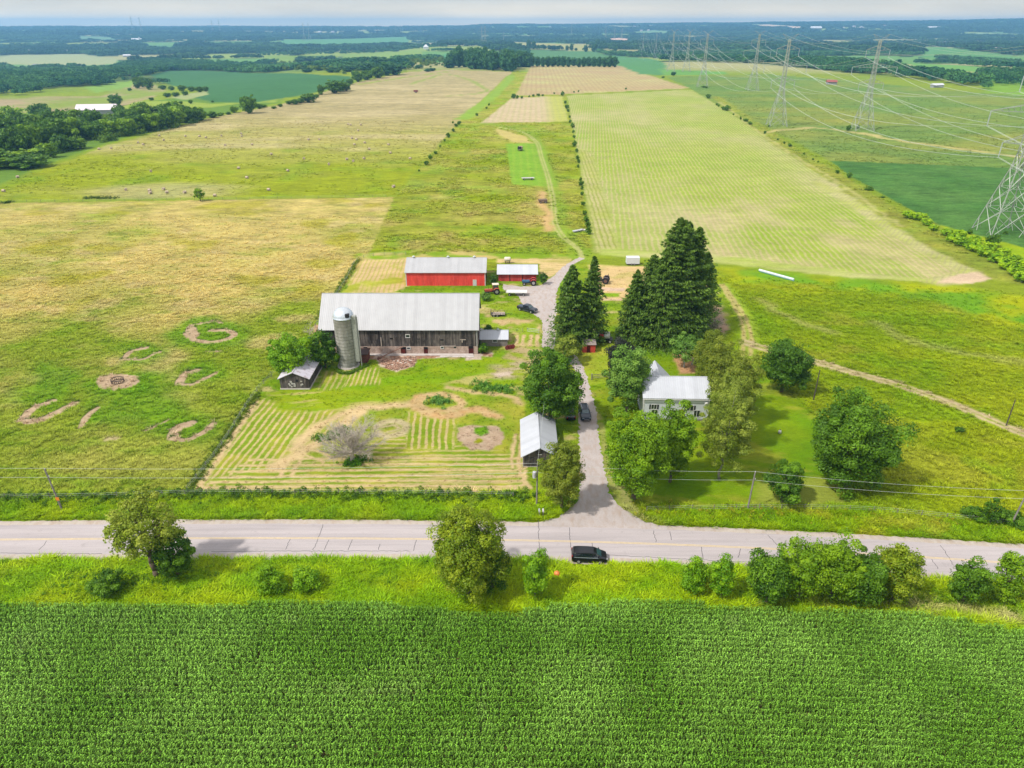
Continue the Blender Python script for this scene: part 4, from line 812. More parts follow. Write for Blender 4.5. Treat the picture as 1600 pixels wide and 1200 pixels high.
PICK = [(-2.85, .5, .95, 1.1, .95, .9), (-2.8, .42, 1.05, 1.16, 1.0, .95), (-.95, .4, 1.1, 1.2, 1.0, .95), (-.9, .4, 1.12, 1.82, 1.0, .78), (-.5, .4, 1.12, 1.9, 1.0, .78), (.45, .4, 1.12, 1.9, 1.0, .78), (.75, .4, 1.12, 1.82, 1.0, .78), (1.35, .4, 1.1, 1.22, 1.0, .86), (2.6, .42, 1.06, 1.16, .98, .84), (2.85, .5, .8, .98, .92, .78)]
p = at(824, 486); t = car('pickup_truck', 'dark grey crew cab pickup truck at the edge of the gravel yard', 'pickup', (p[0], p[1], .0), R(-36), PICK, paint('dark_grey_paint', C_(34, 40, 52)), [(-.72, .0), (.07, .85)], (.8, 1.3), None, (-1.85, 1.8), 5.7, .98, .4)
MB().box(-2.72, -1.05, -.8, .8, 1.17, 1.22).build('bed_cover', plain('bed_cover', C_(70, 84, 100), .7), t); MB().box(2.8, 2.9, -.8, .8, .5, .7).build('bumper', M_chrome, t)
for s in (-1, 1): MB().box(-.9, 1.1, s*1.02-.05, s*1.02+.05, .38, .46).build('running_board', M_chrome, t)
# ------------------------------------------------------------------ tractors and farm machines
def tractor(label, loc, rz, hood, cab=None, roof=None, s=1., rimc=None, group=None, fender=None, post=False):
    t = top('tractor', label, 'tractor', loc, rz, group); t.scale = (s, s, s)
    MB().box(.25, 2.3, -.34, .34, .75, 1.35).build('hood', hood, t, bevel=.06); MB().box(.1, 2.15, -.24, .24, .45, .8).build('engine', M_black, t); MB().box(2.3, 2.34, -.3, .3, .8, 1.28).build('grille', M_black, t)
    for y in (-.85, .85): wheel(t, -.75, y, .82, .46, .5, rimc); wheel(t, 1.75, y*.9, .45, .28, .5, rimc)
    MB().bar((-.75, -.8, .82), (-.75, .8, .82), .14).bar((1.75, -.75, .45), (1.75, .75, .45), .08).box(-1.3, .3, -.3, .3, .5, .95).build('chassis', M_black, t)
    for y in (-1, 1): MB().prism([(-1.5, 1.35), (-1.2, 1.72), (-.4, 1.76), (.0, 1.35), (-.1, 1.3), (-.45, 1.66), (-1.15, 1.62), (-1.42, 1.3)], y*.85-.25, y*.85+.25, 'y').build('fender', fender or hood, t)
    MB().box(-.95, -.45, -.25, .25, 1.0, 1.12).box(-1.02, -.9, -.25, .25, 1.1, 1.55).build('seat', M_black, t); MB().bar((.1, 0, 1.3), (-.1, 0, 1.6), .03).lathe([(.2, 1.58), (.22, 1.6), (.2, 1.62)], (-.15, 0, 0), 12).build('steering_wheel', M_black, t)
    MB().bar((1.3, .2, 1.3), (1.3, .2, 1.95), .045).build('exhaust', M_black, t)
    if cab:
        m = MB()
        for x in (-1.25, .15):
            for y in (-.62, .62): m.bar((x, y, 1.1), (x*.92, y*.92, 2.5), .055, n=4)
        c = m.build('cab', cab, t); MB().box(-1.17, .1, -.56, .56, 1.2, 2.46).build('cab_glass', M_carglass, c); MB().box(-1.4, .3, -.72, .72, 2.48, 2.66).build('cab_roof', roof or cab, c, bevel=.05)
    if post: MB().bar((-1.2, -.6, 1.2), (-1.2, -.6, 2.3), .04).bar((-1.2, .6, 1.2), (-1.2, .6, 2.3), .04).bar((-1.2, -.6, 2.3), (-1.2, .6, 2.3), .04).build('roll_bar', M_black, t)
    return t
M_or = plain('faded_orange_red_paint', C_(206, 96, 74), .5, var=.15); M_cream = plain('cream_paint', C_(240, 226, 206), .5)
tractor('orange red tractor with cream roofed cab between the barns', (*at(771, 459)[:2], 0), R(188), M_or, M_or, M_cream, 1.12)
M_bl = plain('faded_blue_paint', C_(74, 120, 158), .5, var=.2); M_rd = plain('red_fender_paint', C_(214, 66, 58), .5)
tractor('small blue tractor with red fenders in front of the red shed', (*at(829, 445)[:2], 0), R(180), M_bl, None, None, 1.1, fender=M_rd)
M_gr = plain('rusty_grey_paint', C_(96, 84, 88), .7, var=.3)
tractor('old dark tractor with rusty wheels on the bare strip behind the spruces', (*at(942, 442)[:2], 0), R(165), M_gr, None, None, 1.2, rimc=plain('rusty_rim', C_(120, 90, 80)), post=True)
p = at(807, 461); t = top('hay_wagon', 'pale flat deck hay wagon right of the orange tractor', 'wagon', p, R(-2)); MB().box(-3, 3, -1.2, 1.2, 1.0, 1.16).build('deck', plain('bleached_planks', C_(232, 230, 224), .8, var=.1), t); MB().box(-2.7, 2.7, -.3, -.2, .7, .95).box(-2.7, 2.7, .2, .3, .7, .95).box(-2.1, -1.9, -.9, .9, .4, .7).box(1.9, 2.1, -.9, .9, .4, .7).build('chassis', M_black, t); MB().box(-3.05, -2.95, -1.1, 1.1, 1.08, 1.3).build('headboard', M_plank, t)
for x in (-2, 2):
    for y in (-.9, .9): wheel(t, x, y, .38, .2)
p = at(778, 493); t = top('utility_trailer', 'small tandem trailer with pale deck and black rails on the barn lawn', 'trailer', p, R(2)); MB().box(-1.9, 1.9, -.95, .95, .5, .6).build('deck', M_plank, t)
m = MB()
for y in (-1, 1):
    m.box(-1.9, 1.9, y*1-.03, y*1+.03, .95, 1.01).box(-1.9, 1.9, y-.04, y+.04, .45, .55)
    for x in (-1.87, -.6, .6, 1.87): m.box(x-.03, x+.03, y-.03, y+.03, .5, 1.)
m.bar((1.9, .6, .5), (3., 0, .5), .04).bar((1.9, -.6, .5), (3., 0, .5), .04); m.build('rail', M_black, t); MB().box(-1.96, -1.9, -1, 1, .5, 1.5).build('ramp', M_black, t)
for x in (-1.1, -.2):
    for y in (-1.12, 1.12): wheel(t, x, y, .34, .18, .6)
p = at(940, 534); t = top('grain_wagon', 'long farm wagon carrying a red and white tank beside the tiny red shed', 'wagon', p, R(-2)); MB().box(-2.4, 2.6, -1.1, 1.1, .8, .95).build('deck', M_black, t)
MB().lathe([(.05, -1.9), (.7, -1.8), (.85, -1.6), (.85, 1.6), (.7, 1.8), (.05, 1.9)], (0.1, 0, 1.75), 18, 'x').build('tank', plain('white_tank', C_(228, 226, 226), .4), t, smooth=True); MB().lathe([(.88, -.6), (.88, .6)], (-.2, 0, 1.75), 18, 'x').build('tank_band', M_rd, t)
for x in (-1.8, 1.9):
    for y in (-1, 1): wheel(t, x, y, .45, .22)
p = at(797, 546); t = top('hay_rake', 'red hay rake left beside the milk house', 'rake', p, R(20)); m = MB()
for k in range(3): m.lathe([(.55, -.03), (.6, 0), (.55, .03)], (k*.7-.7, 0, .6), 12, 'y')
m.build('rake_wheel', plain('rake_red', C_(150, 56, 60)), t); MB().bar((-1.3, .1, .6), (1.3, .1, .6), .05).bar((1.3, .1, .6), (2, .1, .2), .05).build('frame', M_rd, t)
p = at(813, 235); t = top('hay_wagon', 'rack wagon stacked with pale bales far up the green strip', 'wagon', p, R(80)); MB().box(-3.2, 3.2, -1.2, 1.2, .9, 1.05).build('deck', M_plank, t); MB().box(-3, 2.4, -1.1, 1.1, 1.06, 2.3).build('bales', plain('bale_straw', C_(196, 170, 146), .95, var=.2), t); MB().box(-3.2, -3.1, -1.2, 1.2, 1.05, 2.8).build('headboard', M_black, t)
for x in (-2, 2):
    for y in (-1, 1): wheel(t, x, y, .4, .22)
p = at(825, 281); t = top('hay_wagon', 'empty grey flat wagon across the near end of the green strip', 'wagon', p, R(8)); MB().box(-3.2, 3.2, -1.2, 1.2, .9, 1.08).build('deck', plain('grey_planks', C_(198, 196, 192), .8), t); MB().box(-2.6, 2.6, -.3, .3, .6, .9).build('chassis', M_black, t)
for x in (-2, 2):
    for y in (-1, 1): wheel(t, x, y, .4, .22)
p = at(848, 317); t = top('farm_cart', 'old brown box cart left beside the lane track', 'cart', p, R(10)); MB().box(-1.8, 1.8, -1.1, 1.1, .7, 1.6).build('box', plain('brown_boards', C_(134, 112, 92), .9, var=.3), t); [wheel(t, x, y, .42, .2) for x in (-1.1, 1.1) for y in (-1.15, 1.15)]
for i, (u, v, lab, ang) in enumerate(((903, 362, 'grey aluminium boat lying by the hedge of the lane field', .6), (912, 361, 'small white boat lying against the hedge of the lane field', -.4))):
    p = at(u, v); t = top('rowing_boat', lab, 'boat', p, ang); L2 = 2.4-.9*i
    q = [(-L2, .2, .5), (-L2*.9, .75, .6), (0, .85, .6), (L2*.6, .6, .65), (L2, .03, .8)]; V = [(x, -w_, z) for x, w_, z in q]+[(x, w_, z) for x, w_, z in q[::-1]]+[(x*.9, -w_*.6, .05) for x, w_, z in q]+[(x*.9, w_*.6, .05) for x, w_, z in q[::-1]]; n = 10
    MB().add(V, [tuple(range(n, 2*n))]+[(k, (k+1) % n, (k+1) % n+n, k+n) for k in range(n)]+[(k, k+1, n-2-k, n-1-k) for k in range(4)]).build('hull', plain('boat_shell', C_(206, 206, 214), .4, .2) if i == 0 else M_trim, t); MB().box(-.3, 0, -.8, .8, .6, .66).build('thwart', M_plank, t)
p0 = P(1186, 424); p1 = P(1240, 439); t = top('irrigation_pipe', 'long white and turquoise pipe lying in the meadow right of the spruces', 'pipe', (*p0, 0)); dx, dy = p1[0]-p0[0], p1[1]-p0[1]
MB().bar((0, 0, .45), (dx, dy, .45), .38, n=12).build('tube', plain('white_pipe', C_(226, 238, 240), .4), t); MB().bar((0, -.3, .12), (dx, dy-.3, .12), .12, n=8).build('lower_tube', plain('turquoise_pipe', C_(70, 150, 170), .4), t)
p = at(650, 145); t = top('hay_baler', 'distant red hay baler standing in the upper left field', 'baler', p); MB().box(-2.6, 2.4, -1.4, 1.4, .9, 3.).build('body', plain('baler_red', C_(150, 80, 70)), t, bevel=.3); MB().bar((2.4, 0, .8), (4.6, 0, .7), .12).build('drawbar', M_black, t); [wheel(t, 0, y, .8, .4) for y in (-1.6, 1.6)]
# feeder ring in the bare circle, odd bits
p = at(184, 597); t = top('feeder_ring', 'dark round cattle feeder ring in the middle of the bare earth circle', 'feeder', p); m = MB()
for z in (.15, .75): 
    for k in range(20): a, b_ = k*math.tau/20, (k+1)*math.tau/20; m.bar((1.25*math.cos(a), 1.25*math.sin(a), z), (1.25*math.cos(b_), 1.25*math.sin(b_), z), .08, n=5)
for k in range(20): a = k*math.tau/20; m.bar((1.25*math.cos(a), 1.25*math.sin(a), .02), (1.25*math.cos(a), 1.25*math.sin(a), .8), .05, n=4)
m.build('frame', plain('rusty_ring', C_(84, 66, 58)), t); MB().bar((-.7, -.2, .12), (.6, .3, .12), .07).bar((-.5, .5, .1), (.5, -.5, .1), .06).build('scrap', M_plank, t)
p = at(870, 900); t = tag(MB().lathe([(.03, 0), (.25, .04), (.42, .2), (.46, .42), (.38, .66), (.2, .82), (.03, .86)], p, 18).build('marker_ball', plain('orange_ball', C_(240, 142, 70), .4), None, smooth=True), 'orange ball lying in the ditch grass left of the black minivan', 'ball')
p = at(1218, 677); t = top('propane_cylinder', 'small white gas cylinder standing alone on the house lawn', 'cylinder', p); MB().lathe([(.1, 0), (.3, .05), (.3, .5), (.18, .68), (.05, .7)], n=14).build('tank', M_trim, t, smooth=True); MB().lathe([(.12, .68), (.12, .8)], n=10).build('collar', M_black, t)
p = at(797, 411); p = at(793, 411); t = top('fuel_tank', 'cream rounded tank behind the red shed', 'tank', p); MB().lathe([(.05, -1.1), (.6, -1.), (.75, -.8), (.75, .8), (.6, 1.), (.05, 1.1)], (0, 0, 1.3), 16, 'x').build('shell', M_cream, t, smooth=True); MB().box(-.8, -.6, -.5, .5, 0, .8).box(.6, .8, -.5, .5, 0, .8).build('cradle', M_black, t)
for u, v, lab in ((848.5, 807, 'white mailbox on a post at the mouth of the driveway'), (842.5, 807, 'grey mailbox beside the white one, nearer the utility pole')):
    p = at(u, v); t = top('mailbox', lab, 'mailbox', p); MB().box(-.05, .05, -.05, .05, 0, 1.05).build('post', M_wood, t); MB().prism([(-.14, 1.05), (.14, 1.05), (.14, 1.25), (.08, 1.36), (-.08, 1.36), (-.14, 1.25)], -.3, .3, 'y').build('box', M_trim if u > 845 else M_steel, t)
p = at(938, 592); t = top('wooden_gate', 'short rail gate standing open on the grass right of the driveway', 'gate', p, R(14)); MB().box(-2.1, -1.9, -.1, .1, 0, 1.5).box(1.9, 2.1, -.1, .1, 0, 1.4).build('post', M_wood, t); m = MB()
for z in (.35, .7, 1.1): m.box(-1.9, 1.9, -.03, .03, z, z+.1)
m.build('rail', M_wood, t)
p0 = P(824, 519); p1 = P(842, 521); t = top('metal_gate', 'pale tubular gate on the lawn above the milk house', 'gate', (*p0, 0)); dx, dy = p1[0]-p0[0], p1[1]-p0[1]; m = MB()
for z in (.3, .7, 1.1): m.bar((0, 0, z), (dx, dy, z), .035)
m.bar((0, 0, .2), (0, 0, 1.2), .05).bar((dx, dy, 0), (dx, dy, 1.4), .07).build('frame', M_steel, t)
# ------------------------------------------------------------------ fences (posts and wire)
def fence(label, uvs, step=3.6, h=1.15, cat='fence', wires=3):
    q = resamp(smooth(pts(*uvs)), step); o = q[0]; t = top('wire_fence', label, cat, (o[0], o[1], 0)); m = MB()
    for x, y in q: m.bar((x-o[0], y-o[1], 0), (x-o[0]+random.gauss(0, .04), y-o[1], h+random.gauss(0, .08)), .06, .05, n=5)
    w = MB()
    for z in np.linspace(.4, h-.1, wires):
        for a, b_ in zip(q, q[1:]): w.bar((a[0]-o[0], a[1]-o[1], z), (b_[0]-o[0], b_[1]-o[1], z), .012, n=3)
    pp = m.build('posts', M_wood, t); w.build('wire', M_steel, t); return t
fence('wire fence between the left meadow and the mown paddock', [(293, 768), (345, 700), (402, 612), (440, 575)])
fence('wire fence along the roadside ditch left of the driveway', [(-60, 781), (150, 779), (300, 774), (600, 774), (830, 778)])
fence('wire fence along the roadside right of the driveway', [(1010, 800), (1165, 797), (1360, 800), (1580, 822), (1680, 834)])
fence('wire fence climbing from barn corner past the red barn', [(488, 520), (540, 440), (565, 404), (640, 398)])
fence('wire fence along the far edge of the left meadow', [(20, 316), (200, 314), (400, 311), (618, 307)], 6)
fence('wire fence from the milk house towards the gravel yard', [(795, 520), (806, 519), (822, 519)])
# ------------------------------------------------------------------ utility poles and their wires
def pole(label, u, vb, vt, lean=(0, 0), arm=True, group=None, r=.15, orange=False, drum=False, mat=None):
    x, y = P(u, vb); z = hat(x, y, vt); t = top('utility_pole', label, 'pole', (x, y, 0), 0, group); tx, ty = lean[0]*z, lean[1]*z
    MB().bar((0, 0, -.2), (tx, ty, z), r, r*.68, n=10).build('shaft', mat or M_wood, t)
    if arm: MB().lathe([(.05, z), (.07, z+.08), (.05, z+.2), (.02, z+.24)], (tx, ty, 0), 8).build('top_insulator', M_trim, t); MB().lathe([(.06, -.1), (.08, 0), (.06, .1)], (tx*.83+.2, ty*.83, z*.83), 8).build('side_insulator', M_trim, t)
    if orange: MB().box(-.28, .28, -.22, -.19, 1.9, 2.5).build('warning_sign', plain('orange_sign', C_(250, 150, 40), .6, var=.04), t)
    if drum: MB().lathe([(.05, z-2.5), (.3, z-2.45), (.3, z-1.4), (.05, z-1.3)], (-.45, -.1, 0), 14).build('transformer', plain('grey_transformer', C_(200, 200, 204), .5), t)
    return (x, y, z, tx, ty)
q1 = pole('leaning grey utility pole with orange sign left of the roadside tree', 97, 796, 733, (-.065, .0), orange=True)
q2 = pole('utility pole with transformer in front of the grey board garage', 838.5, 790, 725, drum=True)
q3 = pole('utility pole at the roadside left of the small round lawn tree', 1168, 796, 738, (.02, 0))
q4 = pole('leaning utility pole at the right edge above the road', 1578, 823, 768, (.09, 0))
q5 = pole('pale slim pole in front of the maple above the garage roof', 852, 650, 598, arm=False, r=.12)
q6 = pole('yard pole with white lamp head on the driveway edge by the spruces', 870, 540, 506, r=.12, arm=False)
q7 = pole('dark slim pole standing beside the round tree near the east lane', 1271, 625, 578, arm=False, r=.13, mat=plain('dark_pole_wood', C_(96, 86, 80)))
q8 = pole('dark slim pole beside the east lane near the right edge', 1572, 665, 625, arm=False, r=.13, mat=bpy.data.materials['dark_pole_wood'])
x, y = q6[:2]; t = top('yard_lamp', 'white yard lamp head hung on the pole by the spruces', 'lamp', (x-.9, y, q6[2]-.4)); MB().bar((.9, 0, .1), (.2, 0, .2), .04).build('bracket', M_steel, t); MB().lathe([(.08, .3), (.3, .1), (.36, -.05), (.02, -.06)], n=14).build('lamp_shade', M_trim, t)
def wire(label, a, b_, sag, r=.015, mat=None, name='power_cable', cat='cable', group=None, n=16):
    a = Vector(a); b_ = Vector(b_); m = MB(); p = a
    for k in range(1, n+1):
        t_ = k/n; q = a.lerp(b_, t_); q.z -= sag*4*t_*(1-t_); m.bar(p, q, r, n=4); p = q
    return tag(m.build(name, mat or M_wire, None), label, cat, group)
M_wire = plain('pale_cable', C_(214, 218, 214, .8), .5, .2, var=.04)
qs = [(-170, q1[1]+2, q1[2]+.5, 0, 0), q1, q2, q3, q4, (150, 72, 7.5, 0, 0)]
for a, b_ in zip(qs, qs[1:]):
    i = qs.index(a); nm = ['left edge', 'leaning left pole and the garage pole', 'garage pole and the lawn pole', 'lawn pole and the right edge pole', 'right edge'][i]
    wire('upper roadside cable by the '+nm if i in (0, 4) else 'upper roadside cable between the '+nm, (a[0]+a[3], a[1]+a[4], a[2]+.15), (b_[0]+b_[3], b_[1]+b_[4], b_[2]+.15), .5)
    wire('lower roadside cable by the '+nm if i in (0, 4) else 'lower roadside cable between the '+nm, (a[0]+a[3]*.8, a[1], a[2]*.8), (b_[0]+b_[3]*.8, b_[1], b_[2]*.8), .45)
wire('thin cable from the garage pole to the slim pole under the maple', (q2[0], q2[1], q2[2]), (q5[0], q5[1], q5[2]), .5, .015); wire('thin cable from the slim pole to the yard lamp pole', (q5[0], q5[1], q5[2]), (q6[0], q6[1], q6[2]), .7, .015)
wire('thin cable from the yard lamp pole down to the tiny red shed', (q6[0], q6[1], q6[2]), (*P(920, 548), 2.5), .4, .015)
# ------------------------------------------------------------------ transmission towers
TZ = [hat(0, 554, v) for v in (79, 106, 131)]; TTOP = hat(0, 554, 56); TX = (8.0, 15.5, 8.5); INS = 5.0
def hwid(z): w = TZ[2]-6; return 6.6+(1.5-6.6)*(z/w) if z < w else 1.5-(z-w)/(TTOP-w)*.9
def tower_parts():
    m = MB(); lv = [0]; st = 9.
    while lv[-1] < TZ[2]-7: lv.append(lv[-1]+st); st = max(3.2, st*.84)
    lv += [z for z in np.arange(lv[-1]+3.2, TTOP, 3.2)]
    for s in (-1, 1):
        for u_ in (-1, 1):
            for a, b_ in zip(lv, lv[1:]): m.bar((s*hwid(a), u_*hwid(a), a), (s*hwid(b_), u_*hwid(b_), b_), .19, n=4)
    for a, b_ in zip(lv, lv[1:]):
        A, B = hwid(a), hwid(b_); r = .12 if a < 30 else .09
        for s in (-1, 1):
            m.bar((-A, s*A, a), (B, s*B, b_), r, n=3).bar((A, s*A, a), (-B, s*B, b_), r, n=3).bar((s*A, -A, a), (s*B, B, b_), r, n=3).bar((s*A, A, a), (s*B, -B, b_), r, n=3)
            m.bar((-B, s*B, b_), (B, s*B, b_), r*.8, n=3).bar((s*B, -B, b_), (s*B, B, b_), r*.8, n=3)
            if a < 24:
                M_ = (A+B)/2; zz = (a+b_)/2; m.bar((s*A*.5, -A, a), (s*M_, -M_, zz), r*.7, n=3).bar((s*A*.5, A, a), (s*M_, M_, zz), r*.7, n=3).bar((-A, s*A*.5, a), (-M_, s*M_, zz), r*.7, n=3).bar((A, s*A*.5, a), (M_, s*M_, zz), r*.7, n=3)
    return m, lv
M_lat = plain('lattice_steel', C_(176, 182, 172, .66), .6, .2, var=.15, scale=.3); M_ins = plain('glass_insulator', C_(188, 196, 200, .62), .5)
TOWER = None
def make_tower(label, x, y, rz, s=1., group='high voltage pylons'):
    global TOWER; z0 = float(terr(x, y))
    if TOWER: return copy_thing(TOWER, (x, y, z0), rz, s, label, group)
    t = top('transmission_tower', label, 'pylon', (x, y, z0), rz, group); m, lv = tower_parts(); m.build('lattice', M_lat, t)
    for s_ in (-1, 1):
        for L_, (z, a) in enumerate(zip(TZ, TX)):
            w = hwid(z); m = MB()
            m.bar((s_*w, -w, z), (s_*a, 0, z+.6), .13, n=4).bar((s_*w, w, z), (s_*a, 0, z+.6), .13, n=4).bar((s_*w, -w, z+3), (s_*a, 0, z+.6), .13, n=4).bar((s_*w, w, z+3), (s_*a, 0, z+.6), .13, n=4)
            n = int(a//2.2)
            for k in range(1, n):
                f = k/n; g = (k+.5)/n; X = w+(a-w)*f; X2 = w+(a-w)*g; m.bar((s_*X, -w*(1-f), z+.6*f), (s_*X2, 0, z+3-2.4*g), .07, n=3).bar((s_*X, w*(1-f), z+.6*f), (s_*X2, 0, z+3-2.4*g), .07, n=3).bar((s_*X, -w*(1-f), z+.6*f), (s_*X, w*(1-f), z+.6*f), .07, n=3)
            c = m.build('crossarm', M_lat, t); MB().bar((s_*a, 0, z+.5), (s_*a, 0, z+.5-INS), .16, n=6).build('insulator', M_ins, c)
        zt = TTOP; MB().bar((s_*.6, 0, zt-2), (s_*5.5, 0, zt+1), .12, n=4).bar((s_*.6, 0, zt-4.5), (s_*5.5, 0, zt+1), .12, n=4).build('earth_wire_arm', M_lat, t)
    TOWER = t; return t
M_line = plain('dull_line_cable', C_(208, 216, 212, .8), .6, .1)
LA = [(163, -110), (182, 262), (204, 579), (P(1097, 136)), (P(1048, 112)), (P(1004, 84))]
LB = [(212, -110), (232, 240), (259, 554), (P(1175, 141)), (P(1072, 112)), (P(1024, 86))]
names = {('A', 1): 'nearest lattice pylon cut by the right edge, beside the sumac thicket', ('A', 2): 'lattice pylon with bare earth at its feet above the striped field', ('B', 2): 'lattice pylon with two bushes at its feet, rightmost whole one', ('A', 3): 'lattice pylon standing above the far corner of the striped field', ('B', 3): 'lattice pylon in the far hay meadow right of the striped field corner', ('A', 4): 'distant left pylon of the pair before the blue woods', ('B', 4): 'distant right pylon of the pair before the blue woods', ('A', 5): 'faint left pylon near the pale quarry', ('B', 5): 'faint right pylon near the pale quarry', ('B', 1): 'pylon just past the right edge of the view', ('A', 0): 'pylon behind the camera on the left line', ('B', 0): 'pylon behind the camera on the right line'}
for nm, Ln in (('A', LA), ('B', LB)):
    pos = []
    for i, (x, y) in enumerate(Ln):
        j = min(i+1, len(Ln)-1); k_ = max(i-1, 0); rz = -math.atan2(Ln[j][0]-Ln[k_][0], Ln[j][1]-Ln[k_][1]); pos.append((x, y, rz))
        if i > 0: make_tower(names[(nm, i)], x, y, rz, 1.)
    side = 'left' if nm == 'A' else 'right'
    for s_, sn in ((-1, 'left'), (1, 'right')):
        for L_, ln in enumerate(('top', 'middle', 'bottom')):
            m = MB()
            for (x0, y0, r0), (x1, y1, r1) in zip(pos, pos[1:]):
                A = Vector((x0+s_*TX[L_]*math.cos(r0), y0+s_*TX[L_]*math.sin(r0), TZ[L_]+.5-INS+float(terr(x0, y0)))); B = Vector((x1+s_*TX[L_]*math.cos(r1), y1+s_*TX[L_]*math.sin(r1), TZ[L_]+.5-INS+float(terr(x1, y1))))
                for o in (-.28, .28):
                    p_ = A+Vector((o, 0, 0)); sg = .034*(B-A).length
                    for k in range(1, 25): q = A.lerp(B, k/24)+Vector((o, 0, -sg*4*(k/24)*(1-k/24))); m.bar(p_, q, .045, n=3); p_ = q
            tag(m.build('power_cable', M_line, None), ln+' level cable on the '+sn+' arms of the '+side+' pylon line', 'cable', 'cables strung between the pylons')
        m = MB()
        for (x0, y0, r0), (x1, y1, r1) in zip(pos, pos[1:]):
            A = Vector((x0+s_*5.5*math.cos(r0), y0, TTOP+1+float(terr(x0, y0)))); B = Vector((x1+s_*5.5*math.cos(r1), y1, TTOP+1+float(terr(x1, y1)))); p_ = A
            for k in range(1, 17): q = A.lerp(B, k/16)+Vector((0, 0, -.025*(B-A).length*4*(k/16)*(1-k/16))); m.bar(p_, q, .04, n=3); p_ = q
        tag(m.build('power_cable', M_wire, None), 'thin earth wire on the '+sn+' peaks of the '+side+' pylon line', 'cable', 'cables strung between the pylons')
for i, (u, v, vt) in enumerate(((209, 52, 25), (222, 52, 26), (333, 50, 31), (344, 50, 31), (476, 64, 35), (484, 64, 35), (619, 54, 39), (626, 54, 39), (753, 68, 40), (758, 68, 40), (787, 66, 50), (893, 56, 38), (946, 62, 40), (960, 62, 42), (971, 64, 43))):
    x, y = P(u, v); z0 = float(terr(x, y)); zt = hat(x, y, vt); make_tower('faint pylon on the horizon '+['above the white barn with silo, left of two', 'above the white barn with silo, right of two', 'left of two above the far left woods', 'right of two above the far left woods', 'left of two on the pale green far field', 'right of two on the pale green far field', 'left of two above the white pyramid roof', 'right of two above the white pyramid roof', 'left of two over the small wood', 'right of two over the small wood', 'standing alone over the small wood', 'standing alone left of the pale quarry', 'first left of the pale quarry', 'second left of the pale quarry', 'rising over the pale quarry'][i], x, y, random.uniform(-.4, .4), max(.5, (zt-z0)/TTOP))
# ------------------------------------------------------------------ far buildings
def farm(label, u, v, w, d_, hgt, roofc, wallc, cat='barn', name='farm_building', silo=False, pyr=False):
    x, y = P(u, v); z = float(terr(x, y)); t = top(name, label, cat, (x, y, z), random.uniform(-.2, .2))
    MB().box(-w/2, w/2, 0, d_, -3, hgt).build('wall', plain('far_wall', wallc, .8), t)
    if pyr: MB().add([(-w/2-1, -1, hgt), (w/2+1, -1, hgt), (w/2+1, d_+1, hgt), (-w/2-1, d_+1, hgt), (0, d_/2, hgt+w*.55)], [(0, 1, 4), (1, 2, 4), (2, 3, 4), (3, 0, 4), (3, 2, 1, 0)]).build('roof', plain('far_roof', roofc, .6), t)
    else: MB().prism([(-1, hgt), (d_+1, hgt), (d_/2, hgt+d_*.32)], -w/2-.6, w/2+.6, 'x').build('roof', plain('far_roof', roofc, .6), t)
    if silo: MB().lathe([(3.4, -2), (3.4, 20), (2.6, 22.5), (.3, 23.5)], (w*.36, -2, 0), 14).build('silo_tower', plain('far_silo', C_(232, 232, 236), .6), t)
    return t
Wt = C_(240, 240, 244); Gy = C_(180, 180, 184)
farm('low white roofed farm building among trees near the left edge', 150, 180, 34, 14, 4.5, C_(236, 226, 232), Gy)
farm('white barn with a tall white silo in the far left woods', 213, 64, 60, 22, 8, Wt, Wt, silo=True)
farm('white house with steep pyramid roof beyond the fields', 666, 77, 18, 18, 8, Wt, Wt, 'house', 'house', pyr=True)
farm('far grey shed below the green soy field', 198, 89, 26, 12, 5, Wt, Gy, 'shed')
farm('long pale roofed shed in the hazy left distance', 32, 54, 60, 20, 6, Wt, Gy, 'shed')
farm('grey house in the tan field at the far left', 57, 107, 22, 14, 6, C_(150, 150, 160), C_(200, 200, 205), 'house', 'house')
farm('small white house left of the tan far field', 46, 82, 20, 14, 6, Wt, Wt, 'house', 'house'); farm('small white house near the far left tan field', 105, 82, 24, 14, 5, Wt, Wt, 'house', 'house')
farm('white roofed warehouse right of the pale gravel pit', 1276, 46, 90, 40, 12, Wt, Gy, 'warehouse')
farm('large white building on the right skyline slope', 1457, 47, 70, 40, 14, Wt, Wt, 'warehouse')
farm('low grey building in the wooded slope right of the gravel pit', 1345, 60, 60, 24, 7, C_(200, 190, 196), Gy, 'building')
farm('tiny white house on the edge of the wood behind the right pylon', 1374, 106, 13, 9, 5, Wt, Wt, 'house', 'house')
farm('red roofed building at the edge of the far green field', 1300, 132, 12, 8, 3, C_(170, 90, 80), Gy, 'shed')
farm('long pale building by the far right hedge', 1466, 137, 14, 6, 3, C_(220, 222, 226), Gy, 'shed'); farm('pale farmhouse beside the far right field', 1560, 80, 30, 16, 7, C_(226, 214, 206), Wt, 'house', 'house')
M_hf = [plain('hamlet_wall', C_(230, 224, 220), .8), plain('hamlet_roof', C_(206, 200, 204), .7)]
HP = None; hamlet = [(1310+i*12+random.uniform(-5, 5), 43+random.uniform(-2, 4)) for i in range(14)]+[(980+i*11, 44+random.uniform(-1, 5)) for i in range(7)]+[(545, 44), (560, 46), (675, 45), (690, 43), (700, 46), (740, 52), (860, 44), (1530, 48), (1555, 49), (1590, 48), (1345, 44), (520, 52), (500, 52), (655, 67), (1235, 55), (1100, 44), (1130, 45)]
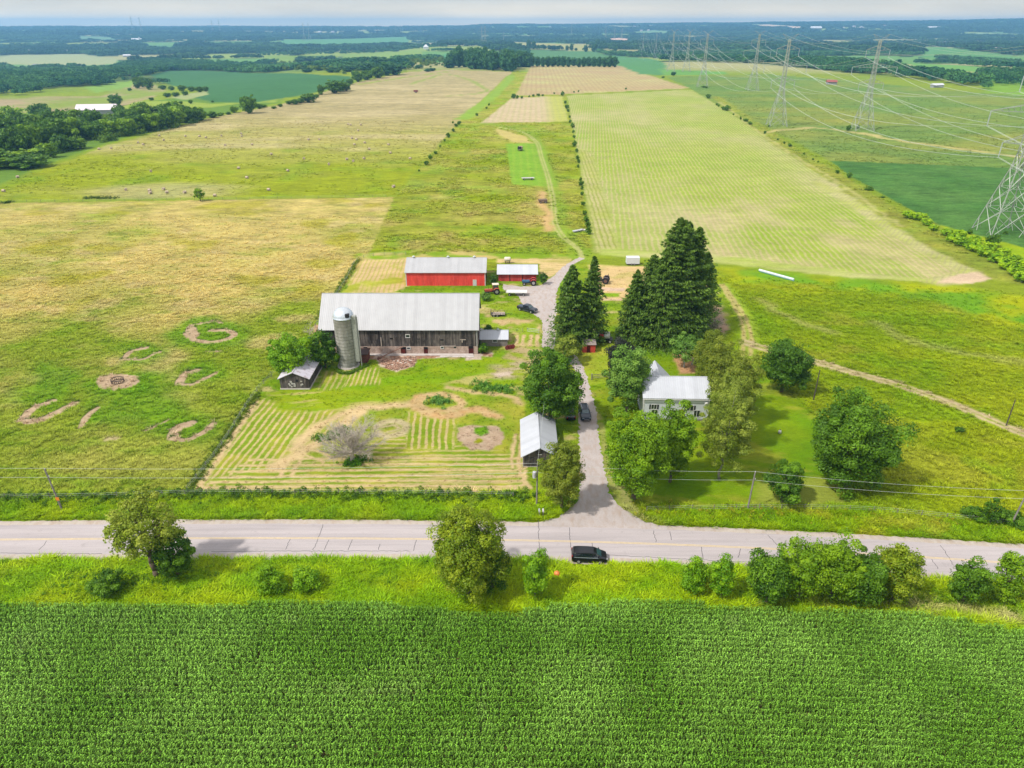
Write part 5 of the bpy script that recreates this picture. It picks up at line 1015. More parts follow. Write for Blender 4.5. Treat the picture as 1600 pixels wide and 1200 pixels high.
for u, v in hamlet:
    x, y = P(u, v)
    if HP is None:
        HP = top('hamlet_house', 'tiny pale house in the hazy distance below the skyline', 'house', (x, y, float(terr(x, y))), 0, 'far off pale houses'); MB().box(-9, 9, -6, 6, -2, 7).build('wall', M_hf[0], HP); MB().prism([(-6.5, 7), (6.5, 7), (0, 11)], -9.5, 9.5, 'x').build('roof', M_hf[1], HP)
    else: copy_thing(HP, (x, y, float(terr(x, y))), random.uniform(-1, 1), random.uniform(.9, 1.7))
# ------------------------------------------------------------------ trees
def quads_from(cen, nrm, size, asp=.6, roll=None, bend=.0):
    n = len(cen); nrm = nrm/np.maximum(np.linalg.norm(nrm, axis=1), 1e-6)[:, None]
    r = RNG.normal(size=(n, 3)) if roll is None else roll
    u = np.cross(nrm, r); u /= np.maximum(np.linalg.norm(u, axis=1), 1e-6)[:, None]; w = np.cross(nrm, u)
    s = np.asarray(size)[:, None] if not np.isscalar(size) else size
    V = np.stack([cen-u*s, cen+w*s*asp, cen+u*s, cen-w*s*asp], 1)
    if bend: V[:, 0, 2] -= bend*np.ravel(s); V[:, 2, 2] -= bend*np.ravel(s)
    return V
def leaf_mesh(name, V, tint, mat):
    n = len(V); return np_mesh(name, V.reshape(-1, 3), np.arange(n*4).reshape(n, 4), dict(tint=('FLOAT', np.repeat(tint, 4))), mat)
def crown_pts(r, rz, ncl, nl, clr, shell=.35, flat=.0, skew=0, low=-.75):
    """clump centres through an uneven ellipsoid, leaves on the outer side of each clump"""
    d = RNG.normal(size=(ncl*3, 3)); d /= np.linalg.norm(d, axis=1)[:, None]; d[:, 2] *= 1.0; d = d[d[:, 2] > low][:ncl]
    lob = 1+.17*np.sin(3*np.arctan2(d[:, 1], d[:, 0])+RNG.random()*6)+.12*np.sin(5*np.arctan2(d[:, 1], d[:, 0])+d[:, 2]*4+RNG.random()*6)
    rad = (1-shell*RNG.random(len(d))**1.5)*lob*RNG.uniform(.8, 1.14, len(d))
    cen = d*rad[:, None]; fac = 1-.16*np.clip(-cen[:, 2], 0, 1); cen = cen*np.array([r-clr*.6, r-clr*.6, rz-clr*.5]); cen[:, :2] *= fac[:, None]
    k = len(cen); m = nl//k; cr = clr*RNG.uniform(.55, 1.35, k)
    e = RNG.normal(size=(k, m, 3)); e[:, :, 2] += .35; e += d[:, None, :]*.45; e /= np.linalg.norm(e, axis=2)[:, :, None]
    P_ = cen[:, None]+e*cr[:, None, None]*(RNG.uniform(.55, 1.08, (k, m, 1)))*np.array([1, 1, .72])
    N_ = e+RNG.normal(size=e.shape)*.45; N_[:, :, 2] += .3
    t = np.clip(RNG.uniform(0, 1, (k, 1))*.65+RNG.uniform(0, .35, (k, m)), 0, 1)
    P_, N_, t = P_.reshape(-1, 3), N_.reshape(-1, 3), t.ravel()
    nf = int(nl*.25); e = RNG.normal(size=(nf, 3)); e[:, 2] = np.where(e[:, 2] < 0, e[:, 2]*.8, e[:, 2]); e /= np.linalg.norm(e, axis=1)[:, None]; lb = 1+.15*np.sin(3*np.arctan2(e[:, 1], e[:, 0])+1)+.1*vnoise(e[:, 0]*9+9, e[:, 2]*9, 1.5, 3)
    Pf = e*np.array([r, r, rz])*(lb*RNG.uniform(.45, .9, nf))[:, None]; Pf[:, :2] *= (1-.2*np.clip(-e[:, 2], 0, 1))[:, None]
    return np.vstack([P_, Pf]), np.vstack([N_, e+RNG.normal(size=e.shape)*.6]), np.r_[t, RNG.uniform(0, .35, nf)], cen  # inner fill leaves get only low tints: crown shade put into the colour
def trunk_mesh(name, h, r, crown_c, tips, mat, zc, lean=(0, 0), nlimb=9):
    m = MB(); p = Vector((0, 0, -.3)); n = 6; q = p
    hc = zc*.95
    for k in range(n):
        f = (k+1)/n; q2 = Vector((lean[0]*f+random.gauss(0, .08), lean[1]*f+random.gauss(0, .08), hc*f)); m.bar(q, q2, r*(1-.5*k/n)*(1.25 if k == 0 else 1), r*(1-.5*(k+1)/n), n=8); q = q2
    top_ = q
    for c in random.sample(list(tips), min(nlimb, len(tips))):
        f = random.uniform(.35, .98); a = Vector((lean[0]*f, lean[1]*f, hc*f)); b_ = Vector(c)+Vector((0, 0, zc)); mid = a.lerp(b_, .5)+Vector((0, 0, .12*(b_-a).length)); m.bar(a, mid, r*.4, r*.25, n=5).bar(mid, b_, r*.25, r*.07, n=5)
    return m
M_bark = plain('bark', C_(116, 100, 84), .95, var=.3, scale=2, bump=.03); M_bark_pale = plain('pale_bark', C_(206, 200, 190), .9, var=.15); M_bark_grey = plain('grey_bark', C_(160, 150, 144), .9, var=.2)
LF = dict(dark=leafmat('leaf_dark_green', C_(49, 97, 29), C_(110, 165, 54)), maple=leafmat('leaf_maple', C_(52, 106, 26), C_(132, 186, 60)), walnut=leafmat('leaf_bright', C_(90, 145, 20), C_(166, 211, 65)), olive=leafmat('leaf_olive', C_(114, 144, 50), C_(186, 203, 110)),
          soft=leafmat('leaf_soft_green', C_(88, 144, 58), C_(160, 207, 106)), purple=leafmat('leaf_purple', C_(38, 46, 38), C_(81, 86, 74)), road=leafmat('leaf_roadside', C_(97, 140, 31), C_(188, 207, 85)), ash=leafmat('leaf_pale_green', C_(124, 158, 48), C_(198, 210, 112)),
          bush=leafmat('leaf_bush', C_(87, 155, 13), C_(172, 225, 52)), spruce=leafmat('needle_spruce', C_(51, 97, 33), C_(135, 176, 81)), cedar=leafmat('needle_cedar', C_(103, 133, 42), C_(173, 186, 93)), blue=leafmat('leaf_far', C_(36, 106, 56), C_(96, 160, 80)), sumac=leafmat('leaf_sumac', C_(103, 172, 22), C_(198, 239, 58)))
def box_tree(u0, v0, u1, v1, clear=.08, vb=None):
    """crown box in the photograph -> base, radius, half height, centre height"""
    uc, vc = (u0+u1)/2, (v0+v1)/2; rz = 5.
    for _ in range(8):
        hc = rz*(1+clear*2); x, y = P(uc, vc, hc); dp = depth(0, y, hc); r = (u1-u0)/2/F*dp; half = (v1-v0)/2/F*dp
        th = math.atan2(H-hc, y); q = half**2-(r*math.sin(th))**2*.8; rz = math.sqrt(max(q, (half*.45)**2))/math.cos(th)
    return x, y, r, rz, hc
def tree(label, box, mat='dark', name='broadleaf_tree', clear=.1, nl=9000, ncl=80, leaf=.3, shell=.35, bark=None, cat='tree', group=None, clr=None, tr=None, asp=.6, low=-.75, extra=None):
    x, y, r, rz, hc = box_tree(*box, clear); z = float(terr(x, y)); t = top(name, label, cat, (x, y, z), 0, group)
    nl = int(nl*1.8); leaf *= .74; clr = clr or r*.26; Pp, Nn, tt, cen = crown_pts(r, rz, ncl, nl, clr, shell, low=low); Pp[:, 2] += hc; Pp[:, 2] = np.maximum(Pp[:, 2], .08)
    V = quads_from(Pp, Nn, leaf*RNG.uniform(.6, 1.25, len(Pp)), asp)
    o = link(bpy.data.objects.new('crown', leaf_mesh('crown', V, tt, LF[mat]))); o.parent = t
    tr = tr or max(.1, r*.07); trunk_mesh('trunk', hc, tr, None, [c for c in cen if c[2] > -rz*.5], None, hc).build('trunk', bark or M_bark, t, smooth=True)
    return t
# roadside
x = tree('maple with open yellowish crown and bare brown limbs left of the road', (163, 770, 282, 878), 'ash', clear=.42, nl=5200, ncl=64, leaf=.26, shell=.5, clr=1.1, tr=.42)
tree('dense dark green bush leaning against the right side of the open roadside maple', (236, 822, 300, 905), 'maple', 'shrub', .0, 4200, 36, .24, cat='bush')
tree('big rounded roadside tree in the middle of the near verge', (673, 797, 787, 934), 'road', clear=.03, nl=20000, ncl=150, leaf=.21, shell=.3, clr=1.15)
tree('leafy suckers massed behind the big rounded roadside tree', (735, 850, 800, 928), 'dark', 'shrub', 0, 3500, 30, .2, cat='bush')
tree('narrow conical green shrub right of the big rounded roadside tree', (813, 864, 858, 936), 'bush', 'shrub', 0, 4200, 40, .18, cat='bush', clr=.7)
tree('low dark bush at the corn edge left of the roadside maple', (140, 888, 192, 932), 'maple', 'shrub', 0, 2600, 26, .2, cat='bush', clr=.7)
tree('left one of two round bright bushes at the corn edge', (396, 884, 447, 931), 'bush', 'shrub', 0, 3000, 30, .18, cat='bush', clr=.7); tree('right one of two round bright bushes at the corn edge', (455, 886, 502, 926), 'bush', 'shrub', 0, 2600, 26, .18, cat='bush', clr=.7)
tree('round bush left of the narrow yellow green one by the road', (1062, 872, 1109, 930), 'bush', 'shrub', 0, 3400, 34, .18, cat='bush', clr=.75); tree('narrow yellow green bush between the round bush and the thicket', (1111, 868, 1149, 937), 'bush', 'shrub', 0, 3400, 30, .18, cat='bush', clr=.65)
for i, (bx, lab) in enumerate((((1168, 862, 1240, 946), 'leftmost tree of the roadside thicket, low and round'), ((1215, 838, 1300, 940), 'tallest tree of the roadside thicket, reaching over the road line'), ((1272, 842, 1345, 940), 'slim topped tree in the middle of the roadside thicket'), ((1310, 862, 1385, 948), 'dark spreading tree right of the middle of the roadside thicket'), ((1368, 852, 1442, 942), 'pale open tree at the right end of the roadside thicket'))):
    tree(lab, bx, ['maple', 'walnut', 'walnut', 'maple', 'road'][i], clear=.03, nl=7500, ncl=70, leaf=.22, shell=.5, clr=.95, group='trees of the roadside thicket')
tree('small ragged tree right of the roadside thicket', (1486, 874, 1545, 944), 'maple', clear=.05, nl=3800, ncl=42, leaf=.2, shell=.5, clr=.75); tree('small tree cut by the right edge beside the road', (1555, 868, 1602, 938), 'walnut', clear=.05, nl=3400, ncl=38, leaf=.2, shell=.5, clr=.75)
# by the drive and the house
tree('feathery cedar tree in front of the garage beside the driveway', (846, 688, 914, 792), 'cedar', 'cedar_tree', .06, 10000, 110, .24, clr=.8, asp=.4)
tree('large dark maple behind the garage roof', (811, 545, 911, 662), 'maple', clear=.06, nl=14000, ncl=110, leaf=.3, shell=.3, clr=1.3)
tree('olive green shrub under the spruce pair above the maple', (864, 520, 905, 566), 'olive', 'shrub', .03, 3500, 34, .28, cat='bush')
tree('dark purple leaved tree left of the house maple', (947, 528, 990, 604), 'purple', clear=.06, nl=6500, ncl=60, leaf=.26, clr=1.)
tree('soft green maple close against the left wall of the house', (949, 540, 1018, 640), 'soft', clear=.06, nl=10000, ncl=90, leaf=.28, clr=1.1)
tree('great bright green walnut in front of the house, left half', (942, 636, 1052, 782), 'walnut', clear=.03, nl=16000, ncl=140, leaf=.25, shell=.5, clr=1.15)
tree('bright green tree in front of the house windows, right of the walnut', (1020, 632, 1088, 752), 'walnut', clear=.04, nl=9500, ncl=90, leaf=.25, shell=.5, clr=1.)
tree('small light green birch with bare white forked limbs behind the house', (1043, 520, 1100, 566), 'soft', 'birch_tree', .25, 3600, 44, .26, bark=M_bark_pale, clr=.9, tr=.2)
for i, (bx, lab, mt) in enumerate((((1084, 518, 1134, 612), 'poplar at the back of the olive tree row beside the house', 'cedar'), ((1096, 532, 1162, 640), 'second poplar from the back in the olive tree row', 'cedar'), ((1122, 552, 1186, 664), 'outer poplar on the lawn side of the olive tree row', 'cedar'), ((1106, 572, 1178, 700), 'third poplar from the back in the olive tree row', 'olive'), ((1094, 608, 1176, 746), 'front poplar of the olive tree row with a bare pale stem', 'olive'))):
    tree(lab, bx, mt, 'poplar_tree', .05, 12000, 120, .22, .45, M_bark_grey, clr=.95, asp=.45, group='olive tree row beside the house', tr=.22)
tree('round dark tree beside the start of the east lane', (1191, 530, 1267, 612), 'dark', clear=.04, nl=10000, ncl=90, leaf=.28, clr=1.2)
tree('very large round green tree standing alone on the right lawn edge', (1270, 622, 1402, 766), 'maple', clear=.02, nl=20000, ncl=170, leaf=.28, shell=.3, clr=1.45)
tree('small round tree on the lawn near the roadside', (1198, 718, 1259, 786), 'maple', clear=.05, nl=5200, ncl=50, leaf=.22, clr=.8)
for bx, lab in (((1505, 790, 1545, 816), 'low bush at the right roadside, left of the tallest one'), ((1537, 778, 1568, 820), 'upright bush near the right edge pole'), ((1562, 797, 1612, 826), 'low bush behind the right edge pole')): tree(lab, bx, 'maple', 'shrub', 0, 1600, 20, .2, cat='bush')
tree('little dark bush alone in the right meadow', (1493, 665, 1509, 677), 'dark', 'shrub', 0, 500, 10, .18, cat='bush')
tree('round bush left of the weathered little shed', (416, 520, 492, 590), 'bush', 'shrub', 0, 8000, 60, .3, cat='bush', clr=1.1); tree('dark bush between the little shed and the silo', (482, 514, 528, 576), 'maple', 'shrub', 0, 5000, 44, .3, cat='bush')
tree('dark shrub in the gap between the two red buildings', (765, 428, 777, 446), 'dark', 'shrub', 0, 900, 14, .26, cat='bush'); tree('dark shrub at the right end of the small red shed', (842, 424, 856, 444), 'dark', 'shrub', 0, 900, 14, .26, cat='bush')
tree('bush in front of the milk house wall', (745, 534, 764, 552), 'maple', 'shrub', 0, 1000, 14, .24, cat='bush'); tree('bush at the back corner of the grey barn', (748, 456, 768, 470), 'soft', 'shrub', 0, 1000, 14, .26, cat='bush'); tree('small bushes behind the milk house', (755, 508, 770, 518), 'dark', 'shrub', 0, 700, 12, .24, cat='bush')
tree('small yellow green tree on the lower edge of the upper left field', (302, 292, 320, 312), 'walnut', clear=.1, nl=1200, ncl=20, leaf=.35)
# bare and dead trees
def bare(name, label, u, vb, vt, wpx, mat, n=15, pale=False, sub=5, cat='tree'):
    x, y = P(u, vb); h_ = hat(x, y, vt)*.85; r = wpx/2/F*depth(0, y, h_/2); t = top(name, label, cat, (x, y, 0)); m = MB(); w = MB()
    m.bar((0, 0, -.2), (.1, 0, h_*.3), r*.085, r*.06, n=8)
    for k in range(n):
        a = k*2.4+random.random(); el = random.uniform(.0, 1.3); L_ = r*random.uniform(.7, 1.)/max(.5, math.cos(el)) if el < .8 else h_*.66*random.uniform(.75, 1.05)
        o = Vector((.1*random.random(), 0, h_*random.uniform(.12, .36))); d = Vector((math.cos(a)*math.cos(el), math.sin(a)*math.cos(el), math.sin(el))); p = o
        for s_ in range(5):
            q = p+d*L_/5; m.bar(p, q, r*.022*(1-s_/6), r*.022*(1-(s_+1)/6), n=5)
            for j in range(sub):
                dd = (d+Vector((random.gauss(0, .55), random.gauss(0, .55), random.gauss(.1, .4)))).normalized(); e = q+dd*L_*random.uniform(.16, .34); w.bar(q, e, .028, .014, n=3)
                for _ in range(3): w.bar(q.lerp(e, random.uniform(.3, .9)), e+Vector((random.gauss(0, .4), random.gauss(0, .4), random.gauss(.1, .3))), .016, .009, n=3)
            d = (d+Vector((random.gauss(0, .12), random.gauss(0, .12), random.gauss(.03, .1)))).normalized(); p = q
    m.build('trunk', mat, t); w.build('twigs', mat, t); return t
M_dead = plain('dead_wood', C_(204, 192, 176), .95, var=.15)
bare('dead_tree', 'bare grey dead tree in the middle of the mown paddock', 551, 722, 642, 96, M_dead, 26, sub=9)
bare('dead_shrub', 'bare pinkish grey shrub at the foot of the big spruces', 1113, 520, 486, 44, M_dead, 12, sub=5, cat='bush'); bare('white_limb_tree', 'bare white forked limbs of the half dead birch behind the house', 1081, 570, 534, 34, M_bark_pale, 9, sub=1)
bare('dead_tree', 'thin leafless grey stem near the garden shed bush', 484, 524, 500, 16, M_dead, 6, sub=2)
# spruces
def spruce(label, u, vb, vt, wpx, n=9500, seed=0, group='tall spruces'):
    n = int(n*1.7)
    x, y = P(u, vb); h_ = hat(x, y, vt); r = wpx/2/F*depth(0, y, h_*.2); t = top('spruce_tree', label, 'spruce', (x, y, 0), 0, group)
    nb = 330; zz = h_*(.03+.95*(np.arange(nb)/nb)**.92); az_ = np.arange(nb)*2.399+RNG.normal(0, .25, nb); f = 1-zz/h_
    bl_ = 1.08*r*(f**.78)*RNG.uniform(.62, 1.14, nb)*(.8+.4*vnoise(zz*9+seed*31, az_*3, 4., seed+3))*(1+.12*np.sin(az_*2+seed)); m = n//nb
    s_ = RNG.uniform(.12, 1, (nb, m))**.75; lat = RNG.normal(0, .13, (nb, m))*bl_[:, None]*(.35+.65*s_)
    up = .14*(1-f)[:, None]; zc = zz[:, None]+bl_[:, None]*s_*(up*1.6-.30*f[:, None])+.16*bl_[:, None]*s_**3-np.abs(RNG.normal(0, .28, (nb, m)))*(f[:, None]+.2)
    X = np.cos(az_)[:, None]*bl_[:, None]*s_-np.sin(az_)[:, None]*lat; Y = np.sin(az_)[:, None]*bl_[:, None]*s_+np.cos(az_)[:, None]*lat
    C = np.stack([X, Y, np.maximum(zc, .1)], -1).reshape(-1, 3); out = np.stack([np.cos(az_)[:, None]*np.ones((1, m)), np.sin(az_)[:, None]*np.ones((1, m)), np.full((nb, m), -.5)], -1).reshape(-1, 3)
    N_ = RNG.normal(size=C.shape)*.6; N_[:, 2] += .75; N_ += out*.35
    V = quads_from(C, N_, .36*RNG.uniform(.6, 1.3, len(C)), .36, roll=np.cross(out, N_)+RNG.normal(0, .25, C.shape))
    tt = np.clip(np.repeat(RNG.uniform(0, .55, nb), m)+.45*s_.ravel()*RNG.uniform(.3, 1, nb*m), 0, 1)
    o = link(bpy.data.objects.new('crown', leaf_mesh('crown', V, tt, LF['spruce']))); o.parent = t; mb = MB().bar((0, 0, -.2), (0, 0, h_*.97), h_*.016, .04, n=8)
    for k in range(0, nb, 3): mb.bar((0, 0, zz[k]), (math.cos(az_[k])*bl_[k]*.85, math.sin(az_[k])*bl_[k]*.85, zz[k]-.2*f[k]*bl_[k]), .06, .02, n=3)
    mb.build('trunk', M_bark, t)
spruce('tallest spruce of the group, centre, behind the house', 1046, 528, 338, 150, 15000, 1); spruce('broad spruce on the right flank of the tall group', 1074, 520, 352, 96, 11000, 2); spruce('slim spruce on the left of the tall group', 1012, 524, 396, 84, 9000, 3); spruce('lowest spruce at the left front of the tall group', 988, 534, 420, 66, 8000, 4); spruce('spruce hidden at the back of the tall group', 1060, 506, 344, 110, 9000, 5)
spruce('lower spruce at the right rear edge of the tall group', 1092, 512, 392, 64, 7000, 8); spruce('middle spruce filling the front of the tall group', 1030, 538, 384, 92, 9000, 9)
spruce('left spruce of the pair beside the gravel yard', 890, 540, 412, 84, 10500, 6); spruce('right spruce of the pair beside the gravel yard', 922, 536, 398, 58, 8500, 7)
# ------------------------------------------------------------------ smaller and farther trees: a few models, copied
PROTO = {}
def proto(kind, r, rz, ncl, nl, leaf, mat, low=-.75, clear=.1):
    Pp, Nn, tt, cen = crown_pts(r, rz, ncl, nl, r*.3, .4, low=low); hc = rz*(1+2*clear); Pp[:, 2] = np.maximum(Pp[:, 2]+hc, .05); V = quads_from(Pp, Nn, leaf*RNG.uniform(.6, 1.3, len(Pp)), .65)
    cm = leaf_mesh('crown', V, tt, LF[mat]); m = MB().bar((0, 0, -.3), (0, 0, hc), r*.09, r*.05, n=6); q = m.build('trunk', M_bark); tm = q.data; bpy.data.objects.remove(q); PROTO.setdefault(kind, []).append((cm, tm, hc+rz, r))
for k_ in range(3): proto('tree', 5., 6., 42, 1900, .62, 'blue', low=-1, clear=-.02); proto('mid', 5., 5.2, 42, 2300, .5, 'maple', low=-1, clear=-.03); proto('bush', 2., 1.7, 16, 420, .36, 'maple', clear=-.05); proto('sumac', 2.4, 1.8, 20, 700, .36, 'sumac', clear=-.05); proto('light', 4.2, 4.6, 34, 1700, .48, 'walnut', low=-1, clear=-.03)
def small(kind, label, cat, x, y, h_, group=None, w=None, name=None):
    cm, tm, hh, rr = random.choice(PROTO[kind]); s = h_/hh; sx = (w/2/rr) if w else s*random.uniform(.85, 1.15)
    t = top(name or ('shrub' if kind in ('bush', 'sumac') else 'broadleaf_tree'), label, cat, (x, y, float(terr(x, y))), random.random()*6.28, group); t.scale = (sx, sx, s)
    for n_, me in (('crown', cm), ('trunk', tm)): o = link(bpy.data.objects.new(n_, me)); o.parent = t
    return t
ORD = 'first second third fourth fifth sixth seventh eighth ninth tenth eleventh twelfth thirteenth fourteenth fifteenth sixteenth seventeenth eighteenth nineteenth twentieth'.split()+['twenty-'+a for a in 'first second third fourth fifth sixth seventh eighth ninth'.split()]+['thirtieth']
def row(kind, label, cat, group, uvh, jig=0):
    base = label; uvh = sorted(uvh, key=lambda q: (-q[1] if max(a[1] for a in uvh)-min(a[1] for a in uvh) > 20 else q[0]))
    for i, (u, v, hp, wp) in enumerate(uvh):
        if len(uvh) > 1: label = base+', '+(ORD[i] if i < 30 else 'last')+(' from the near end' if max(a[1] for a in uvh)-min(a[1] for a in uvh) > 20 else ' from the left')
        x, y = P(u, v); dp = depth(0, y, 0); small(kind, label, cat, x, y, hp/F*dp, group, wp/F*dp)
row('bush', 'dark shrub in the line beside the left lane field edge', 'bush', 'shrubs along the left lane edge', [(u, v, w*.9, w) for u, v, w in ((717, 195, 7), (713, 198, 6), (708, 193, 4), (708, 206, 6), (700, 215, 8), (695, 221, 5), (681, 241, 6), (673, 249, 8), (666, 258, 8), (764, 165, 4), (745, 181, 5), (760, 170, 4), (655, 268, 4), (688, 230, 4))])
row('bush', 'dark shrub in the hedge line left of the striped field', 'bush', 'shrubs of the hedge left of the striped field', [(u, v, w, w) for u, v, w in ((879, 150, 7), (883, 162, 5), (886, 170, 7), (888, 175, 5), (890, 184, 4), (891, 192, 5), (895, 200, 8), (896, 208, 5), (897, 216, 5), (898, 229, 9), (901, 238, 6), (902, 250, 7), (904, 255, 6), (903, 262, 5), (907, 283, 6), (908, 290, 8), (909, 296, 6), (909, 305, 6), (911, 321, 7), (914, 336, 8), (916, 348, 11), (918, 356, 10), (919, 366, 11))])
row('bush', 'tiny shrub between the brown upper field and the tan strip', 'bush', 'shrubs below the brown upper field', [(802, 154, 8, 8), (808, 154, 5, 6), (815, 154, 4, 5), (827, 152, 3, 4), (833, 151, 4, 5), (841, 150, 4, 6), (848, 150, 3, 4), (866, 147, 3, 3), (897, 145, 3, 3), (904, 144, 3, 3), (978, 140, 3, 4), (1036, 122, 3, 5)])
row('bush', 'shrub on the rough bank between striped field and pylon meadow', 'bush', 'shrubs on the bank right of the striped field', [(1104, 138, 3, 5), (1106, 154, 7, 8), (1120, 165, 4, 4), (1123, 167, 4, 4), (1130, 172, 6, 8), (1136, 173, 8, 12), (1146, 180, 3, 3), (1157, 187, 5, 4), (1165, 190, 5, 8), (1172, 195, 5, 8), (1195, 209, 5, 4), (1215, 219, 3, 4), (1225, 225, 4, 4), (1234, 229, 5, 8), (1256, 241, 3, 4), (1270, 250, 3, 4), (1278, 254, 3, 4), (1308, 271, 6, 6), (1327, 278, 9, 10), (1357, 297, 6, 16), (1380, 309, 3, 8)])
row('bush', 'bush at the foot of a pylon leg', 'bush', 'bushes at the pylon feet', [(1325, 204, 9, 8), (1340, 201, 5, 7), (1201, 198, 3, 3), (1515, 366, 8, 9), (1570, 366, 6, 7), (1100, 137, 3, 8)])
row('sumac', 'bright sumac bush in the thicket on the right field bank', 'bush', 'sumac thicket on the right bank', [(u, v, h_, w) for u, v, h_, w in ((1420, 341, 11, 20), (1436, 344, 12, 22), (1448, 352, 10, 18), (1458, 360, 9, 16), (1478, 368, 11, 20), (1488, 378, 13, 24), (1503, 384, 14, 26), (1500, 372, 12, 20), (1520, 392, 15, 26), (1522, 380, 12, 22), (1538, 400, 15, 28), (1545, 390, 12, 22), (1556, 410, 16, 28), (1566, 400, 12, 22), (1573, 420, 16, 28), (1585, 410, 12, 24), (1588, 430, 17, 28), (1600, 420, 14, 24), (1596, 440, 17, 28), (1612, 438, 16, 26), (1628, 446, 16, 26))])
row('mid', 'round dark bush standing beside the nearest pylon', 'bush', None, [(1549, 386, 22, 20)])
# left edge woods
row('mid', 'lone spreading tree on the upper left field edge', 'tree', None, [(389, 177, 27, 26)])
row('mid', 'dark clump tree in the rough beyond the upper left field', 'tree', 'clumps in the rough beyond the upper left field', [(217, 138, 18, 14), (233, 140, 18, 16), (224, 136, 16, 12), (203, 142, 5, 6), (255, 140, 7, 12), (268, 141, 7, 10), (285, 142, 9, 14), (300, 143, 8, 12), (312, 144, 9, 14), (322, 143, 8, 10), (262, 152, 7, 12), (275, 151, 7, 12), (290, 149, 7, 10), (237, 157, 5, 8), (283, 163, 5, 6), (298, 162, 6, 7), (332, 160, 3, 5)])
lw = [(18, 260, 22, 50), (45, 262, 18, 40), (64, 247, 16, 16), (79, 246, 20, 18), (98, 237, 24, 18), (112, 234, 16, 20), (125, 232, 14, 18), (8, 244, 34, 24), (30, 240, 40, 26), (52, 235, 38, 28), (72, 230, 36, 24), (90, 222, 34, 26), (110, 220, 32, 24), (130, 216, 30, 24), (150, 218, 26, 22), (168, 214, 24, 20), (12, 222, 36, 26), (38, 214, 34, 24), (60, 210, 30, 26), (84, 206, 30, 24), (105, 200, 26, 22), (126, 202, 28, 20), (148, 202, 28, 20),
      (190, 208, 22, 20), (200, 212, 24, 20), (215, 207, 26, 22), (228, 204, 22, 20), (240, 204, 24, 20), (252, 201, 22, 20), (263, 199, 24, 18), (276, 196, 26, 22), (290, 192, 24, 20), (302, 190, 20, 18), (314, 188, 18, 16), (194, 196, 24, 18), (208, 190, 18, 16), (222, 186, 24, 20), (240, 184, 16, 16), (262, 184, 20, 20), (275, 182, 22, 18), (188, 184, 18, 14), (332, 184, 9, 12), (366, 176, 9, 10), (64, 184, 20, 22), (182, 166, 16, 14), (20, 196, 26, 24), (-20, 262, 30, 50), (-25, 230, 40, 40), (345, 181, 5, 8), (357, 179, 4, 6)]
for i, (u, v, h_, w) in enumerate(lw):
    x, y = P(u, v); dp = depth(0, y, 0); small('light' if i % 3 == 0 else 'mid', 'leafy tree in the belt along the far left field edge', 'tree', x, y, h_/F*dp*1.15, 'tree belt along the far left field edge', w/F*dp*1.45)
# hedge of the far left field edge, towards the small wood
lw2 = [(405, 170, 8, 8), (412, 168, 5, 8), (428, 170, 4, 6), (438, 167, 5, 6), (452, 163, 6, 8), (462, 163, 8, 12), (470, 161, 8, 10), (483, 160, 14, 18), (495, 153, 6, 6), (502, 148, 16, 9), (524, 146, 20, 20), (532, 143, 17, 16), (541, 142, 12, 12), (547, 132, 9, 9), (560, 128, 15, 12), (556, 124, 14, 10), (575, 125, 16, 14), (590, 122, 18, 18), (604, 118, 20, 16), (618, 117, 18, 18), (600, 104, 14, 20), (588, 101, 12, 12), (575, 112, 14, 20), (560, 110, 10, 14), (545, 112, 10, 16), (640, 106, 10, 12), (635, 100, 9, 10), (655, 107, 6, 10), (668, 112, 5, 8), (675, 111, 5, 8), (470, 98, 10, 16), (485, 97, 9, 18), (505, 97, 10, 20), (518, 96, 9, 14), (500, 110, 8, 16), (520, 113, 8, 18), (480, 113, 7, 14), (530, 104, 8, 16)]
for u, v, h_, w in lw2: x, y = P(u, v); dp = depth(0, y, 0); small('tree' if v < 120 else 'mid', 'dark bushy tree in the hedge beyond the upper left field', 'tree', x, y, h_/F*dp, 'hedge trees beyond the upper left field', w/F*dp*1.35)
rw = [(u, 104+random.uniform(-1, 1), random.uniform(13, 17), random.uniform(10, 13)) for u in range(832, 962, 8)]
for i, (u, v, h_, w) in enumerate(rw): x, y = P(u, v); dp = depth(0, y, 0); small('tree', ORD[i]+' tree from the left in the dark row behind the brown upper field', 'tree', x, y, h_/F*dp, 'tree row behind the brown upper field', w/F*dp)
rw = [(826, 78, 15, 9), (834, 77, 12, 9), (858, 77, 6, 6), (872, 77, 4, 7), (886, 79, 8, 6), (893, 79, 10, 7), (900, 79, 4, 6), (915, 81, 11, 7), (928, 81, 13, 9), (933, 74, 12, 9), (961, 80, 8, 9), (805, 77, 10, 10), (812, 77, 9, 9), (1052, 118, 6, 8)]
rw.sort()
for i, (u, v, h_, w) in enumerate(rw): x, y = P(u, v); dp = depth(0, y, 0); small('tree', ORD[i]+' from the left of the scattered trees on the ridge beyond the small wood', 'tree', x, y, h_/F*dp, 'lone trees beyond the small wood', w/F*dp)
for k in range(66):
    u = 700+random.random()*126; v = 106.5+(u-700)*.055-random.random()*5.5
    if u > 806: v = min(v, 105)
    x, y = P(u, v); dp = depth(0, y, 0); e_ = min(1, (u-694)/22, (836-u)/22); small('tree', 'tall dense tree of the small wood at the top of the lane', 'tree', x, y, (12+15*e_)*random.uniform(.85, 1.12)/F*dp, 'trees of the small wood', random.uniform(14, 19)/F*dp)
